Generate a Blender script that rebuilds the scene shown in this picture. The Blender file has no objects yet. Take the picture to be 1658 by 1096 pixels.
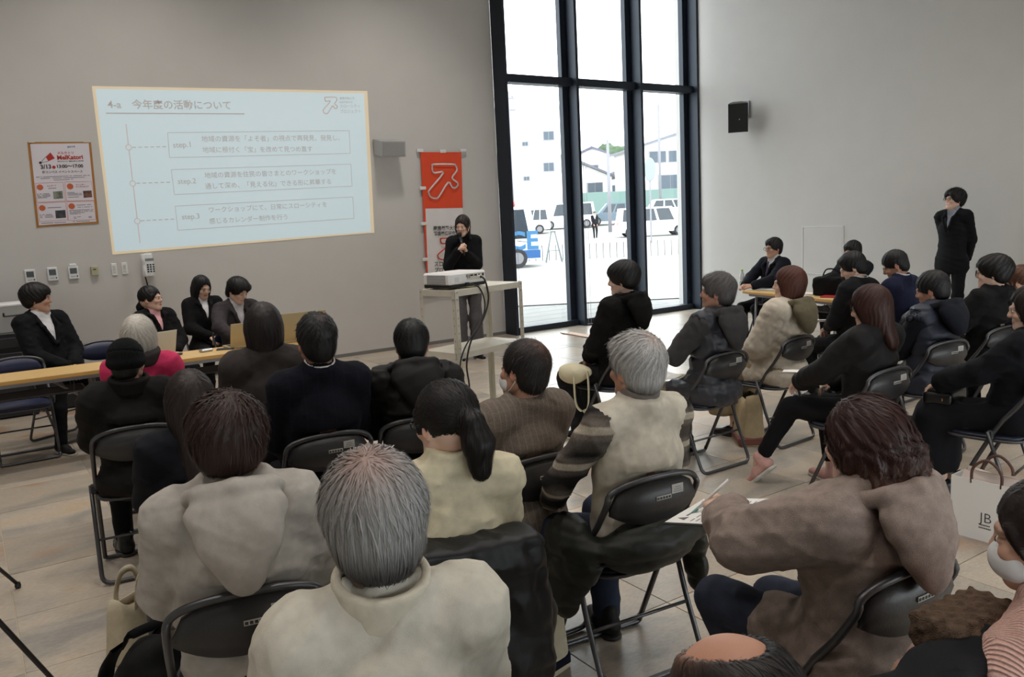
import bpy, math, random
import numpy as np
from mathutils import Vector, Matrix
PI = math.pi
SC = bpy.context.scene
COL = SC.collection
random.seed(7); RNG = np.random.default_rng(7)

LAMP_W = 160
# ------------------------------------------------------------------ camera
cam_d = bpy.data.cameras.new('camera'); cam = bpy.data.objects.new('camera', cam_d); COL.objects.link(cam)
cam_d.sensor_width = 36; cam_d.lens = 1325.46 / 1658 * 36; cam_d.clip_start = .05; cam_d.clip_end = 500
CR = Vector((0.82633481, -0.56105524, -0.04886515)); CU = Vector((0.12135355, 0.09265835, 0.98827514)); CF = Vector((0.54994918, 0.8225761, -0.14465287))
mw = Matrix((CR, CU, -CF)).transposed().to_4x4(); mw.translation = (0, 0, 1.72); cam.matrix_world = mw
SC.camera = cam
SC.view_settings.view_transform = 'Standard'; SC.view_settings.look = 'None'; SC.view_settings.gamma = 1
SC.view_settings.use_curve_mapping = False; SC.view_settings.exposure = 0.0
# ------------------------------------------------------------------ overcast sky
wd = bpy.data.worlds.new('overcast_sky'); SC.world = wd; wd.use_nodes = True
bg = wd.node_tree.nodes['Background']; bg.inputs[0].default_value = (.93, .97, 1, 1); bg.inputs[1].default_value = 5.2
# ------------------------------------------------------------------ ceiling lamps of the hall
def downlight(x, y, z, power, col):
    l = bpy.data.lights.new('ceiling_downlight', 'SPOT'); l.energy = power; l.color = col; l.spot_size = math.radians(104); l.spot_blend = .85; l.shadow_soft_size = .22
    o = bpy.data.objects.new('ceiling_downlight', l); o.location = (x, y, z); COL.objects.link(o); return o
for ly in (.4, 3.1, 5.8, 8.3):
    for lx in (-1.2, 1.8, 4.8, 7.8):
        if not (ly > 8 and lx > 7): downlight(lx, ly, 6.4, LAMP_W * (2.0 if ly > 8 and lx > 1 else 1), (1, .94, .88))

# ------------------------------------------------------------------ materials
def new_mat(name):
    m = bpy.data.materials.new(name); m.use_nodes = True
    return m, m.node_tree, m.node_tree.nodes['Principled BSDF']
def lin(c):
    return tuple(((v / 255) / 12.92 if v / 255 <= .04045 else ((v / 255 + .055) / 1.055) ** 2.4) for v in c) + (1,)
def mat(name, rgb, rough=.6, metal=0, noise=0, scale=20, bump=0, bscale=60, spec=.5, emit=None, es=1, alpha=None, stretch=(1, 1, 1), detail=3):
    m, t, b = new_mat(name); c = lin(rgb)
    b.inputs['Base Color'].default_value = c; b.inputs['Roughness'].default_value = rough; b.inputs['Metallic'].default_value = metal
    b.inputs['Specular IOR Level'].default_value = spec
    if emit: b.inputs['Emission Color'].default_value = emit + (1,); b.inputs['Emission Strength'].default_value = es
    if noise or bump:
        tc = t.nodes.new('ShaderNodeTexCoord'); mp = t.nodes.new('ShaderNodeMapping'); mp.inputs['Scale'].default_value = stretch
        t.links.new(tc.outputs['Object'], mp.inputs['Vector'])
    if noise:
        n = t.nodes.new('ShaderNodeTexNoise'); n.inputs['Scale'].default_value = scale; n.inputs['Detail'].default_value = detail
        t.links.new(mp.outputs[0], n.inputs['Vector'])
        r = t.nodes.new('ShaderNodeMapRange'); r.inputs['From Min'].default_value = .3; r.inputs['From Max'].default_value = .7
        r.inputs['To Min'].default_value = 1 - noise; r.inputs['To Max'].default_value = 1 + noise
        t.links.new(n.outputs['Fac'], r.inputs['Value'])
        x = t.nodes.new('ShaderNodeMix'); x.data_type = 'RGBA'; x.blend_type = 'MULTIPLY'; x.inputs['Factor'].default_value = 1
        x.inputs['A'].default_value = c; t.links.new(r.outputs[0], x.inputs['B']); t.links.new(x.outputs['Result'], b.inputs['Base Color'])
    if bump:
        n2 = t.nodes.new('ShaderNodeTexNoise'); n2.inputs['Scale'].default_value = bscale; n2.inputs['Detail'].default_value = 3
        t.links.new(mp.outputs[0], n2.inputs['Vector'])
        bp = t.nodes.new('ShaderNodeBump'); bp.inputs['Strength'].default_value = bump; bp.inputs['Distance'].default_value = .006
        t.links.new(n2.outputs['Fac'], bp.inputs['Height']); t.links.new(bp.outputs[0], b.inputs['Normal'])
    if alpha is not None: b.inputs['Alpha'].default_value = alpha
    return m
def attr_mat(name, rough, spec=.5, sub=0, bump=0, bscale=200):
    m, t, b = new_mat(name); a = t.nodes.new('ShaderNodeAttribute'); a.attribute_name = 'Col'
    t.links.new(a.outputs['Color'], b.inputs['Base Color']); b.inputs['Roughness'].default_value = rough; b.inputs['Specular IOR Level'].default_value = spec
    if sub: b.inputs['Subsurface Weight'].default_value = sub; b.inputs['Subsurface Radius'].default_value = (.02, .008, .004); b.inputs['Subsurface Scale'].default_value = .3
    if bump:
        n2 = t.nodes.new('ShaderNodeTexNoise'); n2.inputs['Scale'].default_value = bscale
        bp = t.nodes.new('ShaderNodeBump'); bp.inputs['Strength'].default_value = bump; bp.inputs['Distance'].default_value = .002
        t.links.new(n2.outputs['Fac'], bp.inputs['Height']); t.links.new(bp.outputs[0], b.inputs['Normal'])
    return m
_cl = {}
def cloth(rgb, rough=.9, noise=.10, scale=30, bump=.16, bscale=420, spec=.25):
    if max(rgb) < 90: rgb = tuple(round(v * (.62 if max(rgb) < 60 else .85)) for v in rgb)   # dark dyes
    k = (rgb, rough, noise, scale, bump, bscale, spec)
    if k not in _cl: _cl[k] = mat('cloth_%d' % len(_cl), rgb, rough, 0, noise, scale, bump, bscale, spec)
    return _cl[k]
def pattern_mat(name, kind, cols, scale=1):
    m, t, b = new_mat(name); b.inputs['Roughness'].default_value = .92; b.inputs['Specular IOR Level'].default_value = .2
    N, L = t.nodes, t.links
    tc = N.new('ShaderNodeTexCoord')
    def wave(direction, sc, dist=0.):
        w = N.new('ShaderNodeTexWave'); w.bands_direction = direction; w.inputs['Scale'].default_value = sc; w.inputs['Distortion'].default_value = dist
        w.inputs['Detail'].default_value = 1; L.new(tc.outputs['Object'], w.inputs['Vector']); return w.outputs['Fac']
    def ramp(src, stops):
        r = N.new('ShaderNodeValToRGB'); L.new(src, r.inputs[0]); e = r.color_ramp.elements
        e[0].position, e[0].color = stops[0][0], lin(stops[0][1]); e[1].position, e[1].color = stops[-1][0], lin(stops[-1][1])
        for p, c in stops[1:-1]: q = e.new(p); q.color = lin(c)
        return r.outputs[0]
    def mix(f, a, c, mode='MIX'):
        x = N.new('ShaderNodeMix'); x.data_type = 'RGBA'; x.blend_type = mode
        for k, v in (('Factor', f), ('A', a), ('B', c)):
            if isinstance(v, (int, float)): x.inputs[k].default_value = v
            elif isinstance(v, tuple): x.inputs[k].default_value = v
            else: L.new(v, x.inputs[k])
        return x.outputs['Result']
    nz = N.new('ShaderNodeTexNoise'); nz.inputs['Scale'].default_value = 160; L.new(tc.outputs['Object'], nz.inputs['Vector'])
    if kind == 'plaid':
        a = wave('DIAGONAL', 2.2 * scale, 1.5); c = wave('Z', 2.4 * scale, 1.2)
        base = mix(.5, ramp(a, [(.25, cols[0]), (.62, cols[1])]), ramp(c, [(.25, cols[0]), (.62, cols[1])]))
        out = mix(ramp(c, [(.86, (0, 0, 0)), (.95, (255, 255, 255))]), base, lin(cols[2]))
    elif kind == 'tweed':
        s1 = wave('X', 60 * scale, 1.5); s2 = wave('X', 13 * scale, .6)
        base = mix(s1, lin(cols[0]), lin(cols[1])); 
        base = mix(ramp(s2, [(.88, (0, 0, 0)), (.97, (150, 150, 150))]), base, lin(cols[2]))
        s3 = wave('Z', 9 * scale, .6); base = mix(ramp(s3, [(.95, (0, 0, 0)), (.99, (90, 90, 90))]), base, lin(cols[2])); out = base
    elif kind == 'pin':
        s2 = wave('X', 5 * scale); s3 = wave('Z', 4 * scale)
        base = mix(ramp(s2, [(.97, (0, 0, 0)), (.995, (150, 150, 150))]), lin(cols[0]), lin(cols[1]))
        out = mix(ramp(s3, [(.97, (0, 0, 0)), (.995, (110, 110, 110))]), base, lin(cols[1]))
    hgt = nz.outputs['Fac']
    if kind == 'rib':
        hgt = wave('X', 34 * scale, .4); out = mix(hgt, lin(cols[1]), lin(cols[0]))
    if kind == 'wool':
        n3 = N.new('ShaderNodeTexNoise'); n3.inputs['Scale'].default_value = 28; n3.inputs['Detail'].default_value = 6; L.new(tc.outputs['Object'], n3.inputs['Vector'])
        out = mix(ramp(n3.outputs['Fac'], [(.35, (0, 0, 0)), (.65, (255, 255, 255))]), lin(cols[0]), lin(cols[1])); nz.inputs['Scale'].default_value = 420
    out = mix(.35, out, mix(nz.outputs['Fac'], (.0, .0, .0, 1), (1, 1, 1, 1)), 'OVERLAY')
    L.new(out, b.inputs['Base Color'])
    bp = N.new('ShaderNodeBump'); bp.inputs['Strength'].default_value = .9 if kind == 'rib' else .35; bp.inputs['Distance'].default_value = .004
    L.new(hgt, bp.inputs['Height']); L.new(bp.outputs[0], b.inputs['Normal'])
    return m

M = {}
M['wall'] = mat('wall_paint', (204, 201, 197), .75, noise=.015, scale=3, bump=.04, bscale=220)
M['base'] = mat('base_strip', (120, 118, 116), .6)
M['frame'] = mat('window_frame_metal', (34, 42, 54), .45, .3, noise=.06, scale=4)
M['glass'] = None
M['tube'] = mat('chair_tube_metal', (88, 88, 90), .38, .75, noise=.08, scale=15)
M['tube_dark'] = mat('chair_tube_dark', (60, 60, 62), .4, .6, noise=.08, scale=15)
M['vinyl'] = mat('chair_back_vinyl', (50, 49, 50), .38, 0, noise=.25, scale=9, bump=.1, bscale=150)
M['seatvinyl'] = mat('chair_seat_vinyl', (30, 34, 48), .42, 0, noise=.15, scale=8)
M['bluevinyl'] = mat('chair_blue_vinyl', (38, 46, 76), .4, 0, noise=.1, scale=8)
M['sticker'] = mat('sticker_paper', (190, 188, 182), .6)
M['ink'] = mat('dark_ink', (60, 58, 56), .7)
M['wood'] = mat('table_wood', (212, 178, 118), .45, noise=.08, scale=6, stretch=(1, 14, 14))
M['woodedge'] = mat('table_edge', (196, 154, 84), .5)
M['greymetal'] = mat('grey_steel', (128, 128, 132), .45, .5)
M['darkmetal'] = mat('dark_steel', (52, 52, 56), .5, .4)
M['white'] = mat('white_plastic', (228, 228, 228), .4)
M['offwhite'] = mat('offwhite_plastic', (206, 203, 192), .5)
M['olive'] = mat('olive_plastic', (176, 172, 140), .5)
M['cream'] = mat('cream_steel', (206, 202, 188), .45, .1, noise=.05, scale=10)
M['creamdark'] = mat('cream_steel_inner', (168, 160, 140), .5)
M['black'] = mat('black_plastic', (22, 22, 24), .45)
M['blackcloth'] = cloth((20, 20, 22))
M['speaker'] = mat('speaker_grille', (26, 28, 30), .7, bump=.3, bscale=400)
M['silver'] = mat('silver_metal', (190, 192, 196), .3, .8)
M['screen'] = mat('dark_screen', (46, 50, 46), .25)
M['gold'] = mat('gold_metal', (200, 160, 90), .3, .9)
M['champagne'] = mat('laptop_shell', (186, 172, 138), .38, .35)
M['paper'] = mat('paper_white', (236, 235, 232), .8)
M['pinkpaper'] = mat('paper_pinkish', (238, 222, 212), .8)
M['red'] = mat('red_ink', (176, 46, 36), .7)
M['orange_ink'] = mat('orange_ink', (196, 98, 58), .7)
M['blue_ink'] = mat('blue_ink', (56, 84, 130), .7)
M['banner_red'] = mat('banner_red_cloth', (226, 78, 44), .85, noise=.04, scale=5, bump=.25, bscale=7)
M['banner_white'] = mat('banner_white_cloth', (226, 222, 222), .85, noise=.03, scale=5, bump=.25, bscale=7)
M['kraft'] = mat('kraft_paper', (170, 118, 56), .8, noise=.12, scale=12)
M['canvas'] = mat('canvas_cloth', (196, 186, 160), .9, noise=.08, scale=30, bump=.3, bscale=200)
M['canvas_navy'] = cloth((28, 32, 56))
M['skin'] = attr_mat('skin', .5, .35, .12, .15, 300)
M['hair'] = attr_mat('hair', .5, .4)
M['eyewhite'] = mat('eye_white', (214, 208, 202), .3)
M['iris'] = mat('iris_dark', (26, 18, 14), .2)
M['sole_white'] = mat('sole_white', (200, 196, 186), .6)
M['sole_dark'] = mat('sole_dark', (40, 38, 36), .7)
M['leather'] = mat('black_leather', (20, 20, 22), .3)

# ------------------------------------------------------------------ mesh building
def link(name, me, parent=None, mats=(), smooth=False):
    o = bpy.data.objects.new(name, me); COL.objects.link(o)
    for m in mats: me.materials.append(m)
    if parent: o.parent = parent
    if smooth: me.polygons.foreach_set('use_smooth', np.ones(len(me.polygons), bool))
    return o
def from_arrays(name, V, F, mats=(), parent=None, smooth=True, midx=None, col=None):
    me = bpy.data.meshes.new(name); V = np.asarray(V, np.float32)
    if isinstance(F, np.ndarray):
        n, k = F.shape; me.vertices.add(len(V)); me.vertices.foreach_set('co', V.ravel())
        me.loops.add(n * k); me.loops.foreach_set('vertex_index', F.ravel().astype(np.int32))
        me.polygons.add(n); me.polygons.foreach_set('loop_start', np.arange(0, n * k, k, dtype=np.int32))
        me.polygons.foreach_set('loop_total', np.full(n, k, np.int32))
        me.update(calc_edges=True); me.validate()
    else:
        me.from_pydata([tuple(v) for v in V], [], F); me.update()
    if midx is not None: me.polygons.foreach_set('material_index', np.asarray(midx, np.int32))
    if col is not None:
        a = me.attributes.new('Col', 'FLOAT_COLOR', 'POINT'); c = np.ones((len(V), 4), np.float32); c[:, :3] = col; a.data.foreach_set('color', c.ravel())
    return link(name, me, parent, mats, smooth)
class MB:
    def __init__(s): s.v = []; s.f = []; s.mi = []
    def add(s, V, F, mi=0, mx=None):
        b = len(s.v)
        for p in V:
            p = Vector(p); s.v.append(tuple(mx @ p if mx else p))
        for f in F: s.f.append([b + i for i in f]); s.mi.append(mi)
        return s
    def box(s, c, d, ch=.0, mx=None, mi=0):
        hx, hy, hz = d[0] / 2, d[1] / 2, d[2] / 2; cx, cy, cz = c
        ch = min(ch, hx * .9, hy * .9, hz * .9)
        if ch <= 0:
            V = [(cx + a * hx, cy + b * hy, cz + e * hz) for a in (-1, 1) for b in (-1, 1) for e in (-1, 1)]
            return s.add(V, [(0, 1, 3, 2), (4, 6, 7, 5), (0, 4, 5, 1), (2, 3, 7, 6), (0, 2, 6, 4), (1, 5, 7, 3)], mi, mx)
        V = []; ix = {}
        for a in (-1, 1):
            for b in (-1, 1):
                for e in (-1, 1):
                    for k in range(3):
                        q = [hx, hy, hz]
                        for j in range(3):
                            if j != k: q[j] -= ch
                        ix[a, b, e, k] = len(V); V.append((cx + a * q[0], cy + b * q[1], cz + e * q[2]))
        F = []
        for a in (-1, 1):
            F.append([ix[a, -1, -1, 0], ix[a, 1, -1, 0], ix[a, 1, 1, 0], ix[a, -1, 1, 0]][::a])
            F.append([ix[-1, a, -1, 1], ix[-1, a, 1, 1], ix[1, a, 1, 1], ix[1, a, -1, 1]][::a])
            F.append([ix[-1, -1, a, 2], ix[1, -1, a, 2], ix[1, 1, a, 2], ix[-1, 1, a, 2]][::a])
            for b in (-1, 1):
                F.append([ix[a, b, -1, 0], ix[a, b, -1, 1], ix[a, b, 1, 1], ix[a, b, 1, 0]][::-a * b])
                F.append([ix[a, -1, b, 0], ix[a, -1, b, 2], ix[a, 1, b, 2], ix[a, 1, b, 0]][::a * b])
                F.append([ix[-1, a, b, 1], ix[-1, a, b, 2], ix[1, a, b, 2], ix[1, a, b, 1]][::-a * b])
                for e in (-1, 1): F.append([ix[a, b, e, 0], ix[a, b, e, 1], ix[a, b, e, 2]][::a * b * e])
        return s.add(V, F, mi, mx)
    def tube(s, pts, r, n=8, closed=False, cap=True, mi=0, mx=None):
        P = [Vector(p) for p in pts]; m = len(P); V = []; F = []
        rr = r if hasattr(r, '__len__') else [r] * m
        T = []
        for i in range(m):
            a = P[i - 1] if (i > 0 or closed) else P[i]; b = P[(i + 1) % m] if (i < m - 1 or closed) else P[i]
            T.append((b - a).normalized())
        u = T[0].orthogonal().normalized()
        for i in range(m):
            u = (u - T[i] * u.dot(T[i])).normalized(); w = T[i].cross(u)
            for k in range(n):
                a = 2 * PI * k / n; V.append(P[i] + (u * math.cos(a) + w * math.sin(a)) * rr[i])
        for i in range(m if closed else m - 1):
            j = (i + 1) % m
            for k in range(n): F.append((i * n + k, i * n + (k + 1) % n, j * n + (k + 1) % n, j * n + k))
        if cap and not closed: F.append(tuple(range(n))[::-1]); F.append(tuple((m - 1) * n + k for k in range(n)))
        return s.add(V, F, mi, mx)
    def lathe(s, prof, n=16, c=(0, 0, 0), mi=0, mx=None):
        V = []; F = []
        for r, z in prof:
            for k in range(n): a = 2 * PI * k / n; V.append((c[0] + r * math.cos(a), c[1] + r * math.sin(a), c[2] + z))
        for i in range(len(prof) - 1):
            for k in range(n): F.append((i * n + k, i * n + (k + 1) % n, (i + 1) * n + (k + 1) % n, (i + 1) * n + k))
        F.append(tuple(range(n))[::-1]); F.append(tuple((len(prof) - 1) * n + k for k in range(n)))
        return s.add(V, F, mi, mx)
    def prism(s, poly, d0, d1, axis='y', mi=0, mx=None):
        n = len(poly)
        def p(a, b, d): return {'y': (a, d, b), 'z': (a, b, d), 'x': (d, a, b)}[axis]
        V = [p(a, b, d0) for a, b in poly] + [p(a, b, d1) for a, b in poly]
        F = [tuple(range(n)), tuple(range(n, 2 * n))[::-1]] + [(i, i + n, (i + 1) % n + n, (i + 1) % n) for i in range(n)]
        return s.add(V, F, mi, mx)
    def build(s, name, mats, parent=None, smooth=False):
        if not isinstance(mats, (list, tuple)): mats = [mats]
        me = bpy.data.meshes.new(name); me.from_pydata(s.v, [], s.f); me.update()
        import bmesh
        bm = bmesh.new(); bm.from_mesh(me); bmesh.ops.recalc_face_normals(bm, faces=bm.faces); bm.to_mesh(me); bm.free()
        o = link(name, me, parent, mats, smooth)
        if len(mats) > 1: me.polygons.foreach_set('material_index', s.mi)
        return o
def smooth_path(pts, n=6, closed=False):
    P = [Vector(p) for p in pts]; out = []; m = len(P)
    for i in range(m if closed else m - 1):
        a, b, c, d = (P[(i - 1) % m] if closed or i > 0 else P[i]), P[i], P[(i + 1) % m], (P[(i + 2) % m] if closed or i + 2 < m else P[(i + 1) % m])
        for k in range(n):
            t = k / n; out.append(.5 * ((2 * b) + (c - a) * t + (2 * a - 5 * b + 4 * c - d) * t * t + (3 * b - a - 3 * c + d) * t ** 3))
    if not closed: out.append(P[-1])
    return out
def round_path(pts, r, n=5):
    P = [Vector(p) for p in pts]; out = [P[0]]
    for i in range(1, len(P) - 1):
        a = (P[i - 1] - P[i]); b = (P[i + 1] - P[i]); q = min(r, a.length * .49, b.length * .49)
        a = P[i] + a.normalized() * q; b = P[i] + b.normalized() * q
        for k in range(n + 1): t = k / n; out.append(a * (1 - t) ** 2 + P[i] * 2 * t * (1 - t) + b * t * t)
    out.append(P[-1]); return out
def tag(o, label=None, cat=None, group=None, kind=None):
    if label: o['label'] = label
    if cat: o['category'] = cat
    if group: o['group'] = group
    if kind: o['kind'] = kind
    return o
def empty(name, loc=(0, 0, 0), rz=0):
    o = bpy.data.objects.new(name, None); o.location = loc; o.rotation_euler = (0, 0, rz); o.empty_display_size = .1; COL.objects.link(o); return o
def copy_tree(o, parent=None):
    c = o.copy(); COL.objects.link(c)
    if parent: c.parent = parent
    for ch in o.children: copy_tree(ch, c)
    return c
_tx = {}
def text_verts(s, bold=0.):
    k = (s, bold)
    if k not in _tx:
        c = bpy.data.curves.new('t', 'FONT'); c.body = s; c.offset = bold; c.resolution_u = 3
        o = bpy.data.objects.new('t', c); COL.objects.link(o); bpy.context.view_layer.update()
        m = o.evaluated_get(bpy.context.evaluated_depsgraph_get()).to_mesh()
        V = np.array([v.co[:2] for v in m.vertices]).reshape(-1, 2); F = [tuple(p.vertices) for p in m.polygons]
        COL.objects.unlink(o); bpy.data.objects.remove(o); _tx[k] = (V, F)
    return _tx[k]
def text_flat(mb, s, p0, p1, mk, bold=0., mi=0, hmul=1.):
    """lay the string s between two points of a plane; mk(a, b) turns plane coordinates into 3-D"""
    V, F = text_verts(s, bold); x0, x1 = V[:, 0].min(), V[:, 0].max()
    a = np.array(p0); d = np.array(p1) - a; L = np.hypot(*d); k = L / (x1 - x0); ux = d / L; uy = np.array((-ux[1], ux[0]))
    P = a + np.outer((V[:, 0] - x0) * k, ux) + np.outer(V[:, 1] * k * hmul, uy)
    mb.add([mk(*p) for p in P], F, mi)
# ------------------------------------------------------------------ distance-field modelling of soft bodies (surface nets)
A3 = lambda *p: np.array(p, float)
def unit(v): return v / (np.linalg.norm(v) + 1e-9)
def frame(up, fwd):
    up = unit(up); r = unit(np.cross(fwd, up)); f = np.cross(up, r); return np.stack([r, f, up])   # rows: right, forward, up
I3 = np.eye(3)
def cone(p0, p1, r0, r1, k=.02, flat=None, op='u'):
    """tapered capsule; flat=(axis, factor) squashes it along axis"""
    p0 = np.asarray(p0, float); p1 = np.asarray(p1, float)
    return ('cone', op, k, p0, p1, r0, r1, flat)
def ell(c, r, fr=I3, k=.02, op='u'): return ('ell', op, k, np.asarray(c, float), np.asarray(r, float), fr)
def ring(c, rx, ry, t, h, fr=I3, k=.01, op='u'): return ('ring', op, k, np.asarray(c, float), rx, ry, t, h, fr)
def plane(n, d, k=.004): return ('plane', 'i', k, np.asarray(n, float), d)    # keeps n.p < d
def vee(c, fr, u0, half, depth): return ('vee', 's', .004, np.asarray(c, float), fr, u0, half, depth)
def rbox(c, hd, fr=I3, r=.01, k=.01, op='u'): return ('rbox', op, k, np.asarray(c, float), np.asarray(hd, float), fr, r)
def bbox(o):
    t = o[0]
    if t == 'cone': m = max(o[5], o[6]); return np.minimum(o[3], o[4]) - m, np.maximum(o[3], o[4]) + m
    if t == 'ell': e = np.sqrt(((o[5] * o[4][:, None]) ** 2).sum(0)); return o[3] - e, o[3] + e
    if t == 'ring': e = np.sqrt(((o[8] * A3(o[4] + o[6], o[5] + o[6], o[7] + .01)[:, None]) ** 2).sum(0)); return o[3] - e, o[3] + e
    if t == 'vee': return o[3] - .35, o[3] + .35
    if t == 'rbox': e = np.abs(o[5] * (o[4] + o[6])[:, None]).sum(0); return o[3] - e, o[3] + e
def dist(o, X, Y, Z):
    t = o[0]
    if t == 'cone':
        p0, p1, r0, r1, fl = o[3:8]; d = p1 - p0; L = d @ d + 1e-12
        x, y, z = X - p0[0], Y - p0[1], Z - p0[2]
        h = np.clip((x * d[0] + y * d[1] + z * d[2]) / L, 0, 1)
        x, y, z = x - h * d[0], y - h * d[1], z - h * d[2]
        if fl is not None:
            a, f = fl; q = x * a[0] + y * a[1] + z * a[2]; e = q * (1 / f - 1); x, y, z = x + e * a[0], y + e * a[1], z + e * a[2]
            return (np.sqrt(x * x + y * y + z * z) - (r0 + (r1 - r0) * h)) * (f * .5 + .5)
        return np.sqrt(x * x + y * y + z * z) - (r0 + (r1 - r0) * h)
    if t == 'plane': return X * o[3][0] + Y * o[3][1] + Z * o[3][2] - o[4]
    c = o[3]; fr = {'ell': 5, 'ring': 8, 'vee': 4, 'rbox': 5}[t]; fr = o[fr]; x, y, z = X - c[0], Y - c[1], Z - c[2]
    a = fr[0, 0] * x + fr[0, 1] * y + fr[0, 2] * z; b = fr[1, 0] * x + fr[1, 1] * y + fr[1, 2] * z; e = fr[2, 0] * x + fr[2, 1] * y + fr[2, 2] * z
    if t == 'ell':
        r = o[4]; k0 = np.sqrt((a / r[0]) ** 2 + (b / r[1]) ** 2 + (e / r[2]) ** 2); k1 = np.sqrt((a / r[0] ** 2) ** 2 + (b / r[1] ** 2) ** 2 + (e / r[2] ** 2) ** 2)
        return k0 * (k0 - 1) / (k1 + 1e-9)
    if t == 'ring':
        q = (np.sqrt((a / o[4]) ** 2 + (b / o[5]) ** 2) - 1) * min(o[4], o[5]); rr = min(o[6], o[7]) * .9
        qx = np.abs(q) - o[6] + rr; qz = np.abs(e) - o[7] + rr
        return np.sqrt(np.maximum(qx, 0) ** 2 + np.maximum(qz, 0) ** 2) + np.minimum(np.maximum(qx, qz), 0) - rr
    if t == 'vee':
        u0, half, depth = o[5:8]; w = half * np.clip((e - u0) / .25, 0, 1.3)
        return np.maximum(np.maximum(np.abs(a) - w, depth - b), u0 - e)
    if t == 'rbox':
        hd, r = o[4], o[6]; qx, qy, qz = np.abs(a) - hd[0], np.abs(b) - hd[1], np.abs(e) - hd[2]
        return np.sqrt(np.maximum(qx, 0) ** 2 + np.maximum(qy, 0) ** 2 + np.maximum(qz, 0) ** 2) + np.minimum(np.maximum(qx, np.maximum(qy, qz)), 0) - r
def field(ops, h, disp=None):
    us = [o for o in ops if o[1] == 'u']
    bb = [bbox(o) for o in us]; kk = max(o[2] for o in us)
    lo = np.min([b[0] for b in bb], 0) - 4 * h - kk * .3; hi = np.max([b[1] for b in bb], 0) + 4 * h + kk * .3
    n = np.ceil((hi - lo) / h).astype(int) + 1
    ax = [lo[i] + h * np.arange(n[i]) for i in range(3)]
    D = np.full(tuple(n), .2, np.float32)
    for o in ops:
        k = o[2]
        if o[0] == 'plane': sl = (slice(None),) * 3
        else:
            b = bbox(o); pad = k + 3 * h + .012
            i0 = np.clip(((b[0] - pad - lo) / h).astype(int), 0, n); i1 = np.clip(((b[1] + pad - lo) / h).astype(int) + 2, 0, n)
            if (i1 <= i0).any(): continue
            sl = tuple(slice(i0[j], i1[j]) for j in range(3))
        d = dist(o, ax[0][sl[0]][:, None, None], ax[1][sl[1]][None, :, None], ax[2][sl[2]][None, None, :]).astype(np.float32)
        d = np.broadcast_to(d, D[sl].shape); g = D[sl]
        if o[1] == 'u': q = np.clip(.5 + .5 * (g - d) / k, 0, 1); D[sl] = g * (1 - q) + d * q - k * q * (1 - q)
        else:
            e = -d if o[1] == 's' else d
            q = np.clip(.5 - .5 * (g - e) / k, 0, 1); D[sl] = g * (1 - q) + e * q + k * q * (1 - q)
    if disp is not None: D += disp(ax[0][:, None, None], ax[1][None, :, None], ax[2][None, None, :]).astype(np.float32)
    return D, lo
def nets(D, lo, h):
    S = D < 0; n = np.array(D.shape)
    c = np.zeros(n - 1, np.int8)
    for i in (0, 1):
        for j in (0, 1):
            for k in (0, 1): c += S[i:n[0] - 1 + i, j:n[1] - 1 + j, k:n[2] - 1 + k]
    act = np.argwhere((c > 0) & (c < 8)); idx = np.full(n - 1, -1, np.int32); idx[tuple(act.T)] = np.arange(len(act))
    P = np.zeros((len(act), 3)); W = np.zeros(len(act))
    cor = [(i, j, k) for i in (0, 1) for j in (0, 1) for k in (0, 1)]
    val = {q: D[act[:, 0] + q[0], act[:, 1] + q[1], act[:, 2] + q[2]] for q in cor}
    for q in cor:
        for a in range(3):
            if q[a] == 0:
                p = list(q); p[a] = 1; p = tuple(p); v0, v1 = val[q], val[p]; m = (v0 < 0) != (v1 < 0)
                t = np.where(m, v0 / np.where(m, v0 - v1, 1), 0); e = np.array(q, float)[None, :].repeat(len(act), 0); e[:, a] = t
                P += e * m[:, None]; W += m
    V = lo + h * (act + P / np.maximum(W, 1)[:, None])
    Fs = []
    for a in range(3):
        b, e = (a + 1) % 3, (a + 2) % 3
        s0 = [slice(0, n[i]) for i in range(3)]; s1 = list(s0); s0[a] = slice(0, n[a] - 1); s1[a] = slice(1, n[a])
        E0, E1 = S[tuple(s0)], S[tuple(s1)]
        for flip, m in ((False, E0 & ~E1), (True, ~E0 & E1)):
            q = np.argwhere(m); q = q[(q[:, b] > 0) & (q[:, e] > 0) & (q[:, b] < n[b] - 1) & (q[:, e] < n[e] - 1)]
            if not len(q): continue
            def I(db, de): w = q.copy(); w[:, b] -= db; w[:, e] -= de; return idx[tuple(w.T)]
            f = np.stack([I(1, 1), I(0, 1), I(0, 0), I(1, 0)], 1); Fs.append(f[:, ::-1] if flip else f)
    return V, np.concatenate(Fs).astype(np.int32)
def solid(ops, h, disp=None):
    D, lo = field(ops, h, disp); return nets(D, lo, h)
def sdf_obj(name, ops, h, mats, parent=None, disp=None, mx=None):
    V, F = solid(ops, h, disp)
    if mx is not None: V = V @ mx[:3, :3].T + mx[:3, 3]
    if not isinstance(mats, (list, tuple)): mats = [mats]
    return from_arrays(name, V, F, mats, parent)
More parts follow.
